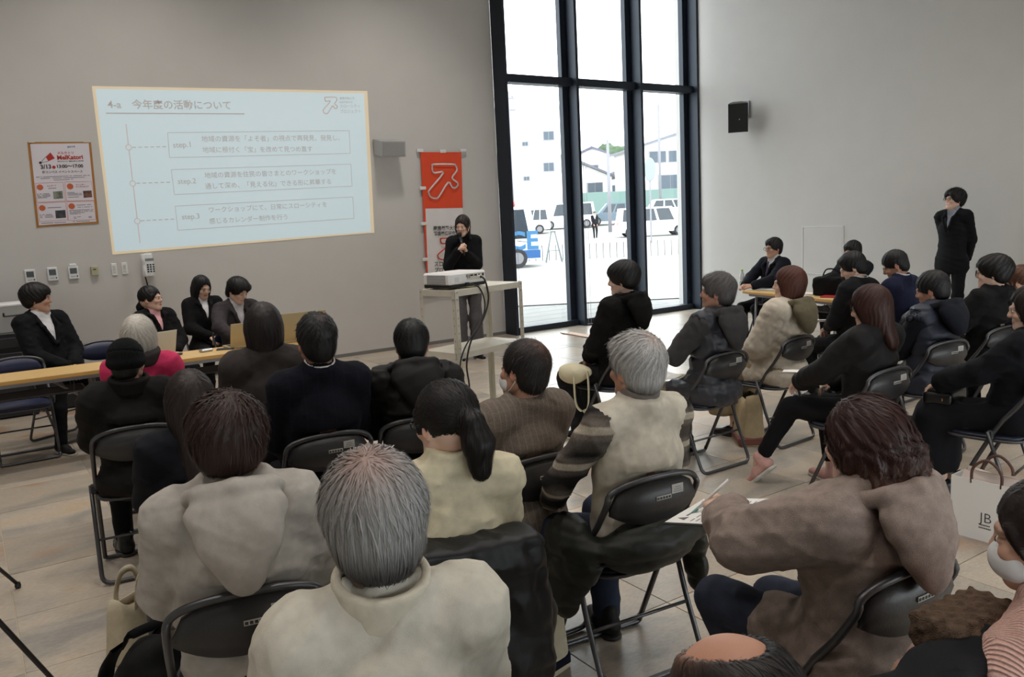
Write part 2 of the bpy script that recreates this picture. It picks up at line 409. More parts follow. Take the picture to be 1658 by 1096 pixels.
# cloth displacement fields ------------------------------------------------
def folds(seed, amp=.006, freq=1., vert=.5):
    r = np.random.default_rng(seed); K = r.normal(size=(5, 3)) * A3(14, 12, 26 * (1 - vert) + 10) * freq; W_ = r.normal(size=(5, 3)) * 9 * freq; ph = r.uniform(0, 6, 5)
    def f(X, Y, Z):
        o = 0
        for i in range(5):
            s = np.sin(K[i, 0] * X + K[i, 1] * Y + K[i, 2] * Z + ph[i] + 1.3 * np.sin(W_[i, 0] * X + W_[i, 1] * Y + W_[i, 2] * Z))
            o = o + ((1 - np.abs(s)) ** 2 if i < 3 else .5 * s)
        return -amp * (o - 1) * .8
    return f
def puff(amp, pz, seed=0, base=None):
    g = folds(seed, amp * .45, 1.6)
    def f(X, Y, Z): return -amp * (np.sqrt(np.abs(np.sin(PI * Z / pz)) + 1e-4) - .6) + g(X, Y, Z)
    return f
def diamond(amp, p, seed=0):
    g = folds(seed, amp * .5, 1.2)
    def f(X, Y, Z):
        u = np.arctan2(X, -Y + .25) * .33
        return -amp * ((np.abs(np.sin(PI * (u + Z) / p) * np.sin(PI * (u - Z) / p)) + 1e-4) ** .4 - .6) + g(X, Y, Z)
    return f
def addf(*fs): return lambda X, Y, Z: sum(f(X, Y, Z) for f in fs)

# ------------------------------------------------------------------ people
def rotm(yaw, pitch, roll):
    """head/hand rotation; yaw>0 turns to the person's left, pitch>0 looks down, roll>0 tips to the person's right"""
    cy, sy, cp, sp, cr, sr = math.cos(yaw), math.sin(yaw), math.cos(-pitch), math.sin(-pitch), math.cos(roll), math.sin(roll)
    return np.array([[cy, -sy, 0], [sy, cy, 0], [0, 0, 1]]) @ np.array([[1, 0, 0], [0, cp, -sp], [0, sp, cp]]) @ np.array([[cr, 0, sr], [0, 1, 0], [-sr, 0, cr]])
def ik(S, Wt, l1, l2, pole):
    d = Wt - S; L = np.linalg.norm(d)
    if L > (l1 + l2) * .985: Wt = S + d / L * (l1 + l2) * .985; d = Wt - S; L = np.linalg.norm(d)
    a = (l1 * l1 - l2 * l2 + L * L) / (2 * L); hgt = math.sqrt(max(l1 * l1 - a * a, 1e-6)); u = d / L
    p = np.asarray(pole, float); p = unit(p - u * (p @ u)); return S + u * a + p * hgt, Wt
def skeleton(sp, s):
    k = {}; stand = sp.get('stand', False); lean, slump, side = sp.get('lean', 0) - (0 if stand else sp.get('back', .17)), sp.get('slump', 0) * .75, sp.get('side', 0)
    pz = .93 * s if stand else .45 + .10 * s
    k['P'] = A3(0, 0, pz); w = sp.get('w', 1.)
    u1 = A3(math.sin(side), math.sin(lean), math.cos(lean)); u2 = A3(math.sin(side), math.sin(lean + slump), math.cos(lean + slump))
    k['C'] = k['P'] + unit(u1) * .30 * s; k['N'] = k['C'] + unit(u2) * .225 * s
    tw = sp.get('twist', 0); fw = A3(-math.sin(tw), math.cos(tw), 0)
    k['fr'] = frame(k['N'] - k['P'], fw); k['fru'] = frame(u2, fw); k['frp'] = frame(A3(0, 0, 1), A3(0, 1, 0))
    r, f, u = k['fru']; sw = s ** .35; sh = .157 * sw * w; dz = sp.get('shrug', 0)
    for i, sd in ((-1, 'L'), (1, 'R')):
        k['S' + sd] = k['N'] + r * i * sh + u * (-.055 * s + dz) + f * .01
        k['H' + sd] = k['P'] + A3(i * .088 * s, .01, -.015)
        a = sp.get('arm' + sd, sp.get('arms', 'lap'))
        if a == 'lap': t = A3(i * .10, .30 + .2 * lean, .64); pole = A3(i * .75, -.8, -.5)
        elif a == 'lapin': t = A3(i * .045, .27 + .2 * lean, .66); pole = A3(i * 1., -.5, -.5)
        elif a == 'side': t = A3(i * .25 * w, .03, .80 * s); pole = A3(i * .5, -1, 0)
        elif a == 'back': t = A3(i * .07, -.20, .88 * s); pole = A3(i * 1., -.35, 0)
        elif a == 'cross': t = A3(i * .06, .20, k['C'][2] + .02); pole = A3(i * 1., -.3, -.6)
        else: t = A3(*a[0]); pole = A3(*(a[1] if len(a) > 1 else (i * .8, -.5, -.6)))
        k['E' + sd], k['W' + sd] = ik(k['S' + sd], t, .285 * s, .25 * s, pole)
        lg = sp.get('leg' + sd, sp.get('legs', None))
        if stand: kn, an = A3(i * .095 * s, .03, .49 * s), A3(i * .10 * s, .0, .08)
        else: kn, an = A3(i * .12 * s, .43 * s, .47 + .02 * s), A3(i * .12 * s, .38 * s, .085)
        if lg is not None: kn, an = A3(*lg[0]), A3(*lg[1])
        k['K' + sd], k['A' + sd] = kn, an
    hy, hp, hr = sp.get('head', (0, 0, 0)); k['hr'] = rotm(hy, hp, hr); hs = sp.get('hs', 1.) * (1 + (s - 1) * .4); k['hs'] = hs
    nk = rotm(hy * .4, hp * .55 + (lean + slump) * .6, hr * .6)
    k['Hc'] = k['N'] + nk @ A3(0, .022, .135) * hs; k['s'] = s
    return k
def head_top(k): return k['Hc'] + k['hr'] @ A3(0, -.02, .142) * k['hs']
def torso(k, off=0., fem=0., belly=0., low=True):
    off = off * .8 if off > 0 else off
    s, (r, f, u) = k['s'], k['fr']; P, C, N = k['P'], k['C'], k['N']; fr, fu = k['fr'], k['fru']; w = k.get('w', 1.)
    o = [ell(C * .45 + P * .55 + f * (belly * .5 + .018), A3(.142 * w * s ** .35 + off + belly * .6, .100 + belly + off, .20 * s), fr, .045),
         ell(C * .25 + N * .75 - u * .16 * s + f * (.005 + fem * .018), A3(.152 * w * s ** .35 + off * .9, .108 + off + fem * .012, .185 * s), fu, .045),
         cone(k['SL'] * .86 + N * .14, k['SR'] * .86 + N * .14, .054 + off * .6, .054 + off * .6, .045),
         cone(N + fu[2] * .012, k['SL'], .052 + off * .4, .050 + off * .6, .04), cone(N + fu[2] * .012, k['SR'], .052 + off * .4, .050 + off * .6, .04)]
    if low: o.append(ell(P + A3(0, .015, .0), A3(.160 * s * (w * .5 + .5) + off * .8, .122 + off * .8, .135), I3, .05))
    return o
def arm(k, sd, off, up=.048, lo=.036, cuff=1.): 
    E, W_, S = k['E' + sd], k['W' + sd], k['S' + sd]; off = off * .75 if off > 0 else off; up -= .006 if off > 0 else 0
    return [cone(S, E, up + .008 + off, up - .002 + off, .028), cone(E, E + (W_ - E) * cuff, up - .004 + off, lo - .004 + off * .8, .02)]
def pants(k, off, wide=0., hem=1.):
    o = [ell(k['P'] + A3(0, 0, -.01), A3(.16 * k['s'] + off, .122 + off, .12), I3, .05)]
    for sd in 'LR':
        H, K, A_ = k['H' + sd], k['K' + sd], k['A' + sd]
        o += [cone(H, K, .078 + off, .056 + off + wide * .4, .03), cone(K, K + (A_ - K) * hem, .054 + off + wide * .4, .036 + off + wide, .02)]
    return o
def hand_ops(side, curl=.5, spread=.0, thumb=.5):
    o = [cone((0, -.02, 0), (0, .02, 0), .023, .024, .012)]
    for i, (x, L) in enumerate(((-.030, .88), (-.010, 1.0), (.011, .95), (.030, .76))):
        kx = A3(x, .082 - abs(x - .0) * .18, 0); o.append(cone((x * .55, .015, 0), kx, .0135, .0115, .016))
        p = kx; a = curl * .55; dx = spread * x * 6
        for j, l in enumerate((.040, .027, .021)):
            q = p + A3(dx * l, math.cos(a) * l * L, -math.sin(a) * l * L); o.append(cone(p, q, (.0100, .0090, .0082)[j], (.0092, .0082, .0068)[j], .003)); p = q; a += curl * (1.1 if j == 0 else .8)
    t = -1.   # thumb on the index side
    o += [cone((t * .012, .012, -.004), (t * .038, .045, -.012 - .012 * thumb), .014, .0115, .012), cone((t * .038, .045, -.012 - .012 * thumb), (t * (.05 - .022 * thumb), .075, -.018 - .02 * thumb), .0108, .0085, .004)]
    if side == 'L':
        def fl(q): q = list(q); q[3] = q[3] * A3(-1, 1, 1); q[4] = q[4] * A3(-1, 1, 1); return tuple(q)
        o = [fl(q) for q in o]
    return o
_hand = {}
def hand_mesh(side, curl, h):
    if (side, curl, h) not in _hand: _hand[side, curl, h] = solid(hand_ops(side, curl), h)
    return _hand[side, curl, h]
def head_ops(fem=0, age=0):
    j = 1 - .07 * fem
    o = [ell((0, -.014, .032), (.0755, .0965, .092), k=.02), ell((0, .030, -.035), (.0575 * j, .060, .078), k=.035), ell((0, .068, -.094), (.022 * j, .018, .016), k=.03),
         ell((0, -.045, -.02), (.06, .055, .06), k=.04)]
    for i in (-1, 1):
        o += [cone((i * .054 * j, .0, -.052), (i * .018, .062, -.092), .018, .016, .03), cone((i * .006, .090, .020), (i * .040, .076, .019), .0095, .008, .014),
              ell((i * .040 * j, .070, -.025), (.020, .018, .017), k=.02)]
    for i in (-1, 1): o.append(ell((i * .031, .098, .001), (.017, .014, .0095), k=.012, op='s'))
    for i in (-1, 1): o.append(ell((i * .031, .079, .001), (.0145, .0125, .0100), k=.005))
    o += [cone((0, .090, .012), (0, .105, -.022), .0065, .0105, .012), ell((0, .099, -.028), (.0165, .010, .0085), k=.008),
          cone((-.016, .0855, -.056), (.016, .0855, -.056), .0065, .0065, .006), cone((-.014, .0845, -.0665), (.014, .0845, -.0665), .0065, .0065, .006), cone((-.02, .0955, -.0612), (.02, .0955, -.0612), .0022, .0022, .003, op='s')]
    for i in (-1, 1):
        fr = frame(A3(0, -.18, 1), A3(i * .45, .9, 0)); o.append(ell((i * .0775, -.012, -.006), (.0085, .0185, .032), fr, k=.006)); o.append(ell((i * .0865, -.008, -.002), (.005, .010, .018), fr, k=.004, op='s'))
    return o
def skin_cols(V, base, fem, age=0):
    """complexion in head coordinates: lips, brows, cheeks, ears"""
    x, y, z = V.T; c = np.tile(np.array(lin(base)[:3]), (len(V), 1))
    def blend(m, rgb): c[:] = c * (1 - m[:, None]) + np.array(lin(rgb)[:3]) * m[:, None]
    g = lambda a, s: np.exp(-(a / s) ** 2)
    lip = (np.abs(x) < .022) * g(z + .061, .009) * (y > .072); blend(np.clip(lip * 1.2, 0, 1) * (.8 if fem else .5), (168, 84, 76))
    blend(g(np.abs(x) - .04, .02) * g(z + .025, .02) * (y > .03) * .22, (206, 120, 96)); blend((np.abs(x) > .079) * .3, (200, 112, 92))
    br = g(z - .0225 + np.abs(np.abs(x) - .03) * .12, .0042) * (np.abs(np.abs(x) - .031) < .021) * (y > .05); blend(np.clip(br * 1.3, 0, 1) * (.5 if fem else .65), (58, 44, 38) if not age else (110, 102, 96))
    blend(g(z - .008, .003) * (np.abs(np.abs(x) - .031) < .016) * (y > .06) * .7, (44, 32, 28))
    return c
CRANIUM = ell((0, -.014, .032), (.0755, .0965, .092))
def hair_ops(kind, t=.014, sp_lo=None):
    cap = [ell((0, -.016, .041), (.0765 + t, .097 + t, .088 + t * 1.1), k=.02)]
    o = list(cap)
    if kind in ('short', 'fluffy', 'crop', 'balding'):
        if kind == 'fluffy': o += [ell((0, .01, .075), (.082, .088, .06), k=.03), ell((0, .072, .058), (.062, .03, .032), k=.02)]
        if kind == 'short': o += [ell((0, .062, .082), (.058, .035, .032), k=.03)]
        o += [ell((0, -.046, -.030), (.060 + t * .75, .056 + t * .75, .062), k=.03)]
        lo = sp_lo if sp_lo is not None else {'short': -.054, 'fluffy': -.040, 'crop': -.052, 'balding': -.022}[kind]
        o += [ell((0, .125, -.030), (.088, .080, .094), k=.010, op='s'), plane(unit(A3(0, .55, -1)), -lo / 1.14, .010)]
        if kind == 'balding': o += [ell((0, .02, .17), (.065, .10, .085), k=.02, op='s')]
    elif kind == 'mop':
        o += [ell((0, -.02, .045), (.100, .112, .095), k=.03), ell((0, .055, .06), (.080, .048, .05), k=.03), ell((0, -.05, -.02), (.088, .062, .06), k=.03), ell((0, .128, -.032), (.084, .074, .092), k=.010, op='s'), plane(unit(A3(0, .35, -1)), .046, .012)]
    elif kind in ('bob', 'long', 'halflong'):
        zb = {'bob': -.115, 'long': -.13, 'halflong': -.15}[kind]
        o += [ell((0, -.025, -.03), (.094, .088, .115), k=.05)]
        for i in (-1, 1): o.append(cone((i * .072, .01, .0), (i * .074, .0, zb + .02), .03, .026, .03, flat=(A3(1, 0, 0), .7)))
        if kind != 'bob': o += [cone((0, -.06, -.06), (0, -.085, -.30 if kind == 'long' else -.2), .078, .062, .05, flat=(A3(0, 1, 0), .6))]
        o += [ell((0, .122, -.045), (.076, .090, .118), k=.010, op='s'), ell((0, .045, -.17), (.062, .075, .1), k=.02, op='s')]
        if kind == 'bob': o += [ell((0, .0, -.19), (.065, .075, .07), k=.015, op='s')]
    elif kind in ('pony', 'tied'):
        o += [ell((0, .125, -.035), (.088, .082, .102), k=.010, op='s'), plane(unit(A3(0, .40, -1)), .036, .012)]
        for i in (-1, 1): o.append(cone((i * .068, .052, .04), (i * .077, .03, -.015), .014, .008, .012))
        if kind == 'pony':
            o += [cone((0, -.105, .028), (0, -.135, .012), .026, .03, .02), cone((0, -.135, .012), (.005, -.150, -.05), .036, .044, .02), cone((.005, -.150, -.05), (.015, -.140, -.13), .044, .030, .02)]
        else: o += [cone((0, -.10, -.02), (0, -.125, -.06), .024, .03, .02), cone((0, -.125, -.06), (0, -.12, -.19), .034, .016, .02)]
    elif kind == 'curly':
        o += [ell((0, -.025, -.02), (.098, .095, .11), k=.05), ell((.03, -.095, -.03), (.075, .06, .065), k=.03), ell((.05, -.10, -.085), (.055, .05, .045), k=.03), ell((-.04, -.07, -.11), (.06, .055, .05), k=.03),
              ell((0, .120, -.055), (.070, .074, .1), k=.012, op='s'), ell((0, .05, -.17), (.065, .08, .09), k=.02, op='s')]
    elif kind == 'wavytop':
        o += [ell((0, .0, .06), (.098, .108, .085), k=.03), ell((-.02, .07, .07), (.065, .042, .038), k=.02), ell((0, -.06, -.03), (.08, .055, .07), k=.03), ell((0, .128, -.038), (.084, .080, .100), k=.010, op='s'), plane(unit(A3(0, .45, -1)), .052, .010)]
    elif kind == 'tucked':
        o += [ell((0, .125, -.035), (.084, .086, .104), k=.010, op='s'), plane(unit(A3(0, .40, -1)), .036, .010), cone((0, -.062, -.03), (0, -.075, -.135), .070, .052, .03), cone((.05, -.02, -.05), (.055, -.03, -.12), .02, .018, .03), cone((-.05, -.02, -.05), (-.055, -.03, -.12), .02, .018, .03)]
        for i in (-1, 1): o.append(cone((i * .066, .056, .04), (i * .073, .045, -.05), .010, .005, .010))
    elif kind == 'part':
        o += [ell((0, .03, .075), (.078, .075, .048), k=.03), ell((-.02, .08, .066), (.056, .026, .026), k=.02), ell((0, .128, -.028), (.085, .078, .075), k=.012, op='s'), plane(unit(A3(0, .55, -1)), .022, .012)]
    return o
def hair_build(spec, k, parent, h, nstr):
    kind = spec['kind']; c0 = np.array(lin(spec['col'])[:3]); wh = A3(*spec.get('whorl', (.012, -.075, .115)))
    ops = hair_ops(kind, spec.get('t', .014), spec.get('lo')); fq = spec.get('groove', 22); am = spec.get('amp', .0035)
    def disp(X, Y, Z):
        th = np.arctan2(X - wh[0], -(Y - wh[1]) * .8 + (Z - wh[2]) * .0 + .0001); th2 = np.arctan2(X, Z + .25)
        b = th * np.clip((Z - .0) * 12, 0, 1) + np.arctan2(X, -Y) * (1 - np.clip((Z - .0) * 12, 0, 1))
        n = np.sin(fq * b + 2.2 * np.sin(30 * Z + 5 * X)) * .6 + np.sin(fq * 2.3 * b + 40 * Z) * .3
        if kind == 'curly': n = n + 1.6 * np.sin(60 * X + 3 * np.sin(40 * Z)) * np.sin(55 * Z + 3 * np.sin(40 * Y)) * (Z < .03)
        if kind in ('short', 'crop', 'balding', 'mop', 'fluffy'): n = n * np.clip((Z + .035) * 14, .04, 1)
        return -am * n
    D, lo = field(ops, h, disp); V, F = nets(D, lo, h)
    rg = np.random.default_rng(spec.get('seed', 1))
    g = np.stack(np.gradient(D, h), -1)
    def samp(P):
        i = np.clip(np.rint((P - lo) / h).astype(int), 0, np.array(D.shape) - 1); n = g[i[:, 0], i[:, 1], i[:, 2]]; d = D[i[:, 0], i[:, 1], i[:, 2]] + ((P - (lo + i * h)) * n).sum(1)
        return d, n / (np.linalg.norm(n, axis=1, keepdims=True) + 1e-6)
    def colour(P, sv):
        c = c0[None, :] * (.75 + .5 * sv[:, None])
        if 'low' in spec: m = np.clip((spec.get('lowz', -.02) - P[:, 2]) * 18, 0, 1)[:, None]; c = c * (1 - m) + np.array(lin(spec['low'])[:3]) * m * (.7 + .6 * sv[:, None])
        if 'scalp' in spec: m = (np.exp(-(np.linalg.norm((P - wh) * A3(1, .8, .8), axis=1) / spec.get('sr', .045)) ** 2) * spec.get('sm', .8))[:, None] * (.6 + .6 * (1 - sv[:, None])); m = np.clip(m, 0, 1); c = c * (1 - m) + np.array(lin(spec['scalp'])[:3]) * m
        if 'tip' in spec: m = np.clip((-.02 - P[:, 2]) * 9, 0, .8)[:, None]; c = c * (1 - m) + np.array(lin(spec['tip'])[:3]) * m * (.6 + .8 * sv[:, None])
        return c
    th = np.arctan2(V[:, 0] - wh[0], -(V[:, 1] - wh[1])); sv = .5 + .28 * np.sin(th * 37 + 3 * np.sin(V[:, 2] * 50)) + .2 * rg.uniform(-1, 1, len(V))
    VV, FF, CC = [V], [F], [colour(V, np.clip(sv, 0, 1))]
    if nstr:
        keep = rg.integers(0, len(V), nstr); P = V[keep] + rg.normal(size=(nstr, 3)) * .002; d, n = samp(P); P = P - n * d[:, None]
        seg = 7; L = spec.get('len', .055) * rg.uniform(.5, 1.2, nstr); wd_ = spec.get('wid', .0011) * rg.uniform(.6, 1.4, nstr); mess = spec.get('mess', .25)
        sv = rg.uniform(0, 1, nstr); jit = rg.normal(size=(nstr, 3)) * mess; rows = []; pts = []
        grav = A3(0, 0, -1.); cw = spec.get('curl', 0); ph = rg.uniform(0, 6, nstr)
        for j in range(seg + 1):
            d, n = samp(P); lift = (.0006 + (spec.get('lift', .004) * np.where((P[:, 1] < -.125) & (kind in ('pony', 'tied')), 2.5, 1.)) * (j / seg) ** 1.5 * np.abs(jit[:, 0]) * 4)
            P = P + n * np.clip(lift - d, -.006, .006)[:, None]
            w0 = P - wh; dd = w0 / (np.linalg.norm(w0, axis=1, keepdims=True) + 1e-6); gm = np.clip((.06 - P[:, 2]) * 14, 0, 1.5)[:, None]
            if kind in ('pony', 'tied') :
                tie = A3(0, -.112, .025 if kind == 'pony' else -.03); tt = tie - P; m = (P[:, 1] > -.118)[:, None]; tt = tt / (np.linalg.norm(tt, axis=1, keepdims=True) + 1e-6); dd = np.where(m, tt, grav); gm = np.where(m, 0, gm)
            dd = dd + grav * gm + jit * .6
            if cw: dd = dd + cw * np.stack([np.sin(ph + j * 1.9), np.cos(ph + j * 1.9), 0 * ph], 1) * (P[:, 2] < .02)[:, None]
            dd = dd - n * (dd * n).sum(1, keepdims=True); dd /= np.linalg.norm(dd, axis=1, keepdims=True) + 1e-6
            sd = np.cross(dd, n); ww = (wd_ * (1 - .85 * (j / seg) ** 2))[:, None]
            pts.append(P - sd * ww); pts.append(P + sd * ww); rows.append(P.copy()); P = P + dd * (L / seg)[:, None]
        A = np.stack(pts, 1).reshape(-1, 3); b0 = len(V); base = np.arange(nstr)[:, None] * (2 * seg + 2)
        f = np.concatenate([np.stack([base[:, 0] + 2 * j, base[:, 0] + 2 * j + 1, base[:, 0] + 2 * j + 3, base[:, 0] + 2 * j + 2], 1) for j in range(seg)]) + b0
        VV.append(A); FF.append(f.astype(np.int32)); CC.append(colour(A, np.repeat(sv, 2 * seg + 2)))
    V = np.concatenate(VV); V = (V * k['hs']) @ k['hr'].T + k['Hc']
    return from_arrays('hair', V, np.concatenate(FF), [M['hair']], parent, col=np.concatenate(CC))
def hx(k, p): return (np.asarray(p, float) * k['hs']) @ k['hr'].T + k['Hc']
def head_mx(k): m = Matrix(np.array(k['hr'] * k['hs']).tolist()).to_4x4(); m.translation = Vector(k['Hc']); return m
_headc = {}
def head_mesh(fem, h):
    if (fem, h) not in _headc: _headc[fem, h] = solid(head_ops(fem), h)
    return _headc[fem, h]
def body(k, sp, parent):
    h = sp.get('hh', .006); fem = sp.get('fem', 0); skin = sp.get('skin', (202, 150, 122))
    V0, F0 = head_mesh(fem, h); c0 = skin_cols(V0, skin, fem, sp.get('age', 0))
    # neck reaches from the skull down to the collar
    nb = (k['N'] - k['fru'][2] * .05 - k['Hc']) @ k['hr'] / k['hs']
    Vn, Fn = solid([cone((0, -.022, -.03), nb, .054 - .008 * fem, .060 - .008 * fem, .02), cone((0, .012, -.075), nb + A3(0, .01, .0), .03, .045, .03)], h * 1.4)
    VV = [(V0 * k['hs']) @ k['hr'].T + k['Hc'], (Vn * k['hs']) @ k['hr'].T + k['Hc']]; FF = [F0, Fn]; cs = np.array(lin(skin)[:3]); CC = [c0, np.tile(cs * .93, (len(Vn), 1))]
    ops = torso(k, -.022, fem) + [cone(k['H' + s], k['K' + s], .062, .046, .03) for s in 'LR'] + [cone(k['K' + s], k['A' + s], .044, .032, .02) for s in 'LR']
    for s in 'LR': ops += [cone(k['A' + s], k['A' + s] + A3(0, .02, -.035), .03, .026, .02)] + arm(k, s, -.010)
    Vb, Fb = solid(ops, .02); VV.append(Vb); FF.append(Fb); CC.append(np.tile(cs * .97, (len(Vb), 1)))
    for s in 'LR':
        d = unit(k['W' + s] - k['E' + s]); hd = sp.get('hand' + s, None)
        if hd is None:
            fd = unit(d + A3(0, .35, -.25)) if sp.get('arms') != 'cross' else d; pn = A3(0, -.2, -1.) if not sp.get('stand') else A3(-.9 if s == 'R' else .9, 0, 0); curl = .55
        else: fd, pn, curl = unit(A3(*hd[0])), A3(*hd[1]), hd[2]
        z = unit(-(pn - fd * (pn @ fd))); x = np.cross(fd, z); R_ = np.stack([x, fd, z], 1)
        Vh, Fh = hand_mesh(s, curl, .0048 if sp.get('finehand') else .006)
        VV.append((Vh * k['s'] * (.94 if fem else 1)) @ R_.T + k['W' + s] + d * .012); FF.append(Fh); CC.append(np.tile(cs * 1.0, (len(Vh), 1)))
    off = 0; fo = []
    for V, F in zip(VV, FF): fo.append(F + off); off += len(V)
    return from_arrays('body', np.concatenate(VV), np.concatenate(fo), [M['skin']], parent, col=np.concatenate(CC))
def face_bits(k, parent):
    for i in (-1, 1):
        mb = MB(); n = 10
        mb.lathe([(.0, .0)] + [(.0110 * math.sin(a), .0110 * (1 - math.cos(a))) for a in (.5, 1, 1.5)], n, mx=Matrix.Translation((i * .031, .0925, .0005)) @ Matrix.Rotation(PI / 2, 4, 'X'))
        mb.lathe([(.0062, 0), (.0062, .0015), (.001, .0025)], 10, mi=1, mx=Matrix.Translation((i * .030, .0919, .0002)) @ Matrix.Rotation(-PI / 2, 4, 'X'))
        o = mb.build('eye', [M['eyewhite'], M['iris']], parent, True)
        m = head_mx(k); o.data.transform(m)
def shoe(k, sd, sp, parent):
    A_ = k['A' + sd]; K = k['K' + sd]; c = sp.get('shoe', (24, 24, 26)); ft = sp.get('foot' + sd, None)
    d = unit(A3((.18 if sd == 'R' else -.18), 1, 0)) if ft is None else unit(A3(*ft))
    u = A3(0, 0, 1); 
    if sp.get('toe' + sd): d = unit(d - A3(0, 0, .9)); 
    r = unit(np.cross(d, u)); u = np.cross(r, d)
    zf = A_[2] - .085; b = A_ - u * .05
    ops = [cone(b - d * .04 + u * .012, b + d * .05 + u * .004, .040, .040, .02), cone(b + d * .05 + u * .0, b + d * .155 - u * .008, .040, .032, .03, flat=(u, .75)), cone(b - d * .02 + u * .02, b - d * .02 + u * .07, .038, .040, .02), plane(-u, -(u @ (b - u * .022)), .004)]
    o = sdf_obj('shoe', ops, .009, sp.get('shoemat') or M['leather'] if not sp.get('shoe') else cloth(c, .6), parent)
    so = [cone(b - d * .04 - u * .026, b + d * .05 - u * .026, .043, .042, .02), cone(b + d * .05 - u * .026, b + d * .158 - u * .026, .042, .034, .02), plane(u, (u @ (b - u * .018)), .003), plane(-u, -(u @ (b - u * .037)), .003)]
    sdf_obj('sole', so, .009, M['sole_white'] if sp.get('solew') else M['sole_dark'], o)
def hood_ops(k, sc=1., drop=1., up=0.):
    r, f, u = k['fru']; N = k['N']; g = lambda a, b, c: N + r * a + f * b + u * (c + up)
    pts = [(.07, .078, -.05), (.098, .03, -.025), (.104, -.035, .008), (.08, -.095, .030), (.0, -.118, .040)]; pts = [(-a, b, c) for a, b, c in pts][:4] + [pts[4]] + pts[:4][::-1]
    rad = [.016, .021, .023, .026, .028]; rad = rad[:4] + [rad[4]] + rad[:4][::-1]
    fr = frame(u + f * .25, f)
    o = [ell(g(0, -.112 * sc, -.02), A3(.120 * sc, .050, .075), fr, .04), ell(g(0, -.140 * sc, -.085 * drop), A3(.098 * sc, .046, .085), fr, .04), ell(g(0, -.150 * sc, -.155 * drop), A3(.052 * sc, .036, .065), fr, .04),
         ell(g(0, -.062, .070), A3(.080 * sc, .062, .060), fr, .012, 's')]
    o += [cone(g(*[q * sc for q in pts[i]]), g(*[q * sc for q in pts[i + 1]]), rad[i], rad[i + 1], .010) for i in range(8)]
    return o
def glasses(k, parent, rgb='black'):
    mb = MB()
    for i in (-1, 1):
        mb.tube([(i * .032 + .024 * math.cos(a), .108, .0 + .019 * math.sin(a)) for a in np.linspace(0, 2 * PI, 14)[:-1]], .0022, 5, closed=True)
        mb.tube([(i * .056, .108, .006), (i * .076, .07, .008), (i * .079, -.005, .008), (i * .077, -.02, -.008)], .0020, 5)
    mb.tube([(-.008, .109, .003), (.008, .109, .003)], .002, 5)
    o = mb.build('glasses', M[rgb], parent); o.data.transform(head_mx(k))
def mask(k, parent):
    ops = [ell((0, .045, -.055), (.062, .064, .052), k=.01), ell((0, .088, -.045), (.026, .026, .036), k=.03), ell((0, .015, -.05), (.056, .062, .075), k=.004, op='s'), plane((0, -1, 0), -.018, .004)]
    V, F = solid(ops, .005); o = from_arrays('face_mask', hx(k, V), F, [M['white']], parent)
    mb = MB()
    for i in (-1, 1):
        for z in (-.03, -.085): mb.tube([hx(k, (i * .058, .035, z)), hx(k, (i * .070, .01, z * .7 - .01)), hx(k, (i * .080, -.022, -.005 + z * .3))], .0018, 5)
    mb.build('ear_loop', M['white'], o)
PEOPLE = {}
def person(name, sp):
    """builds one figure so that the crown of its head stands at sp['top'] and it faces sp['face'] degrees clockwise from the back wall"""
    top = A3(*sp['top']); gz = sp.get('gz', 0); top[2] -= gz; base = 0 if sp.get('stand') else .45
    z1 = head_top(skeleton(sp, 1.))[2]; s = (top[2] - base) / (z1 - base); s = min(max(s, .84), 1.1)
    for _ in range(3):
        z = head_top(skeleton(sp, s))[2]; s *= (top[2] - base) / (z - base)
    if not .8 < s < 1.12: print('SCALE', name, round(s, 3))
    k = skeleton(sp, s); k['w'] = sp.get('w', 1.)
    a = math.radians(sp.get('face', 0)); ht = head_top(k); ca, sa = math.cos(a), math.sin(a)
    loc = (top[0] - (ht[0] * ca + ht[1] * sa), top[1] - (-ht[0] * sa + ht[1] * ca), gz)
    root = empty('person', loc, -a); tag(root, sp['label'], 'person', sp.get('group')); k['root'] = root; k['loc'] = loc; k['a'] = a; PEOPLE[name] = k
    fem = sp.get('fem', 0); h = sp.get('h', .011); seed = len(PEOPLE)
    body(k, sp, root)
    if sp.get('facebits', 1): face_bits(k, root)
    if sp.get('hair'): hair_build(sp['hair'], k, root, sp.get('hairh', .007), sp.get('strands', 500))
    # trousers, skirt
    pm = sp.get('pantsmat') or cloth(sp.get('pants', (26, 27, 30)))
    if sp.get('skirt'):
        hips, kn = k['P'], (k['KL'] + k['KR']) / 2
        ops = [ell(hips, A3(.19, .15, .12), I3, .06), cone(k['HL'], k['KL'], .095, .085, .06), cone(k['HR'], k['KR'], .095, .085, .06), cone(kn + A3(0, .02, 0), kn + A3(0, .06, -.26), .13, .16, .08), cone(k['KL'] + A3(0, .01, -.02), k['KL'] + A3(-.04, .04, -.28), .08, .10, .06), cone(k['KR'] + A3(0, .01, -.02), k['KR'] + A3(.04, .04, -.28), .08, .1, .06), plane((0, 0, -1), -.17)]
        sdf_obj('skirt', ops, .013, pm, root, folds(seed + 50, .008, .8, .9))
    else: sdf_obj('trousers', pants(k, sp.get('poff', .012), sp.get('wide', 0), sp.get('hem', .97)), .013, pm, root, folds(seed + 50, .004 + sp.get('wide', 0) * .1, 1.1))
    for sd in 'LR': shoe(k, sd, sp, root)
    for g in sp['wear']: g(k, sp, root, h, seed)
    return k
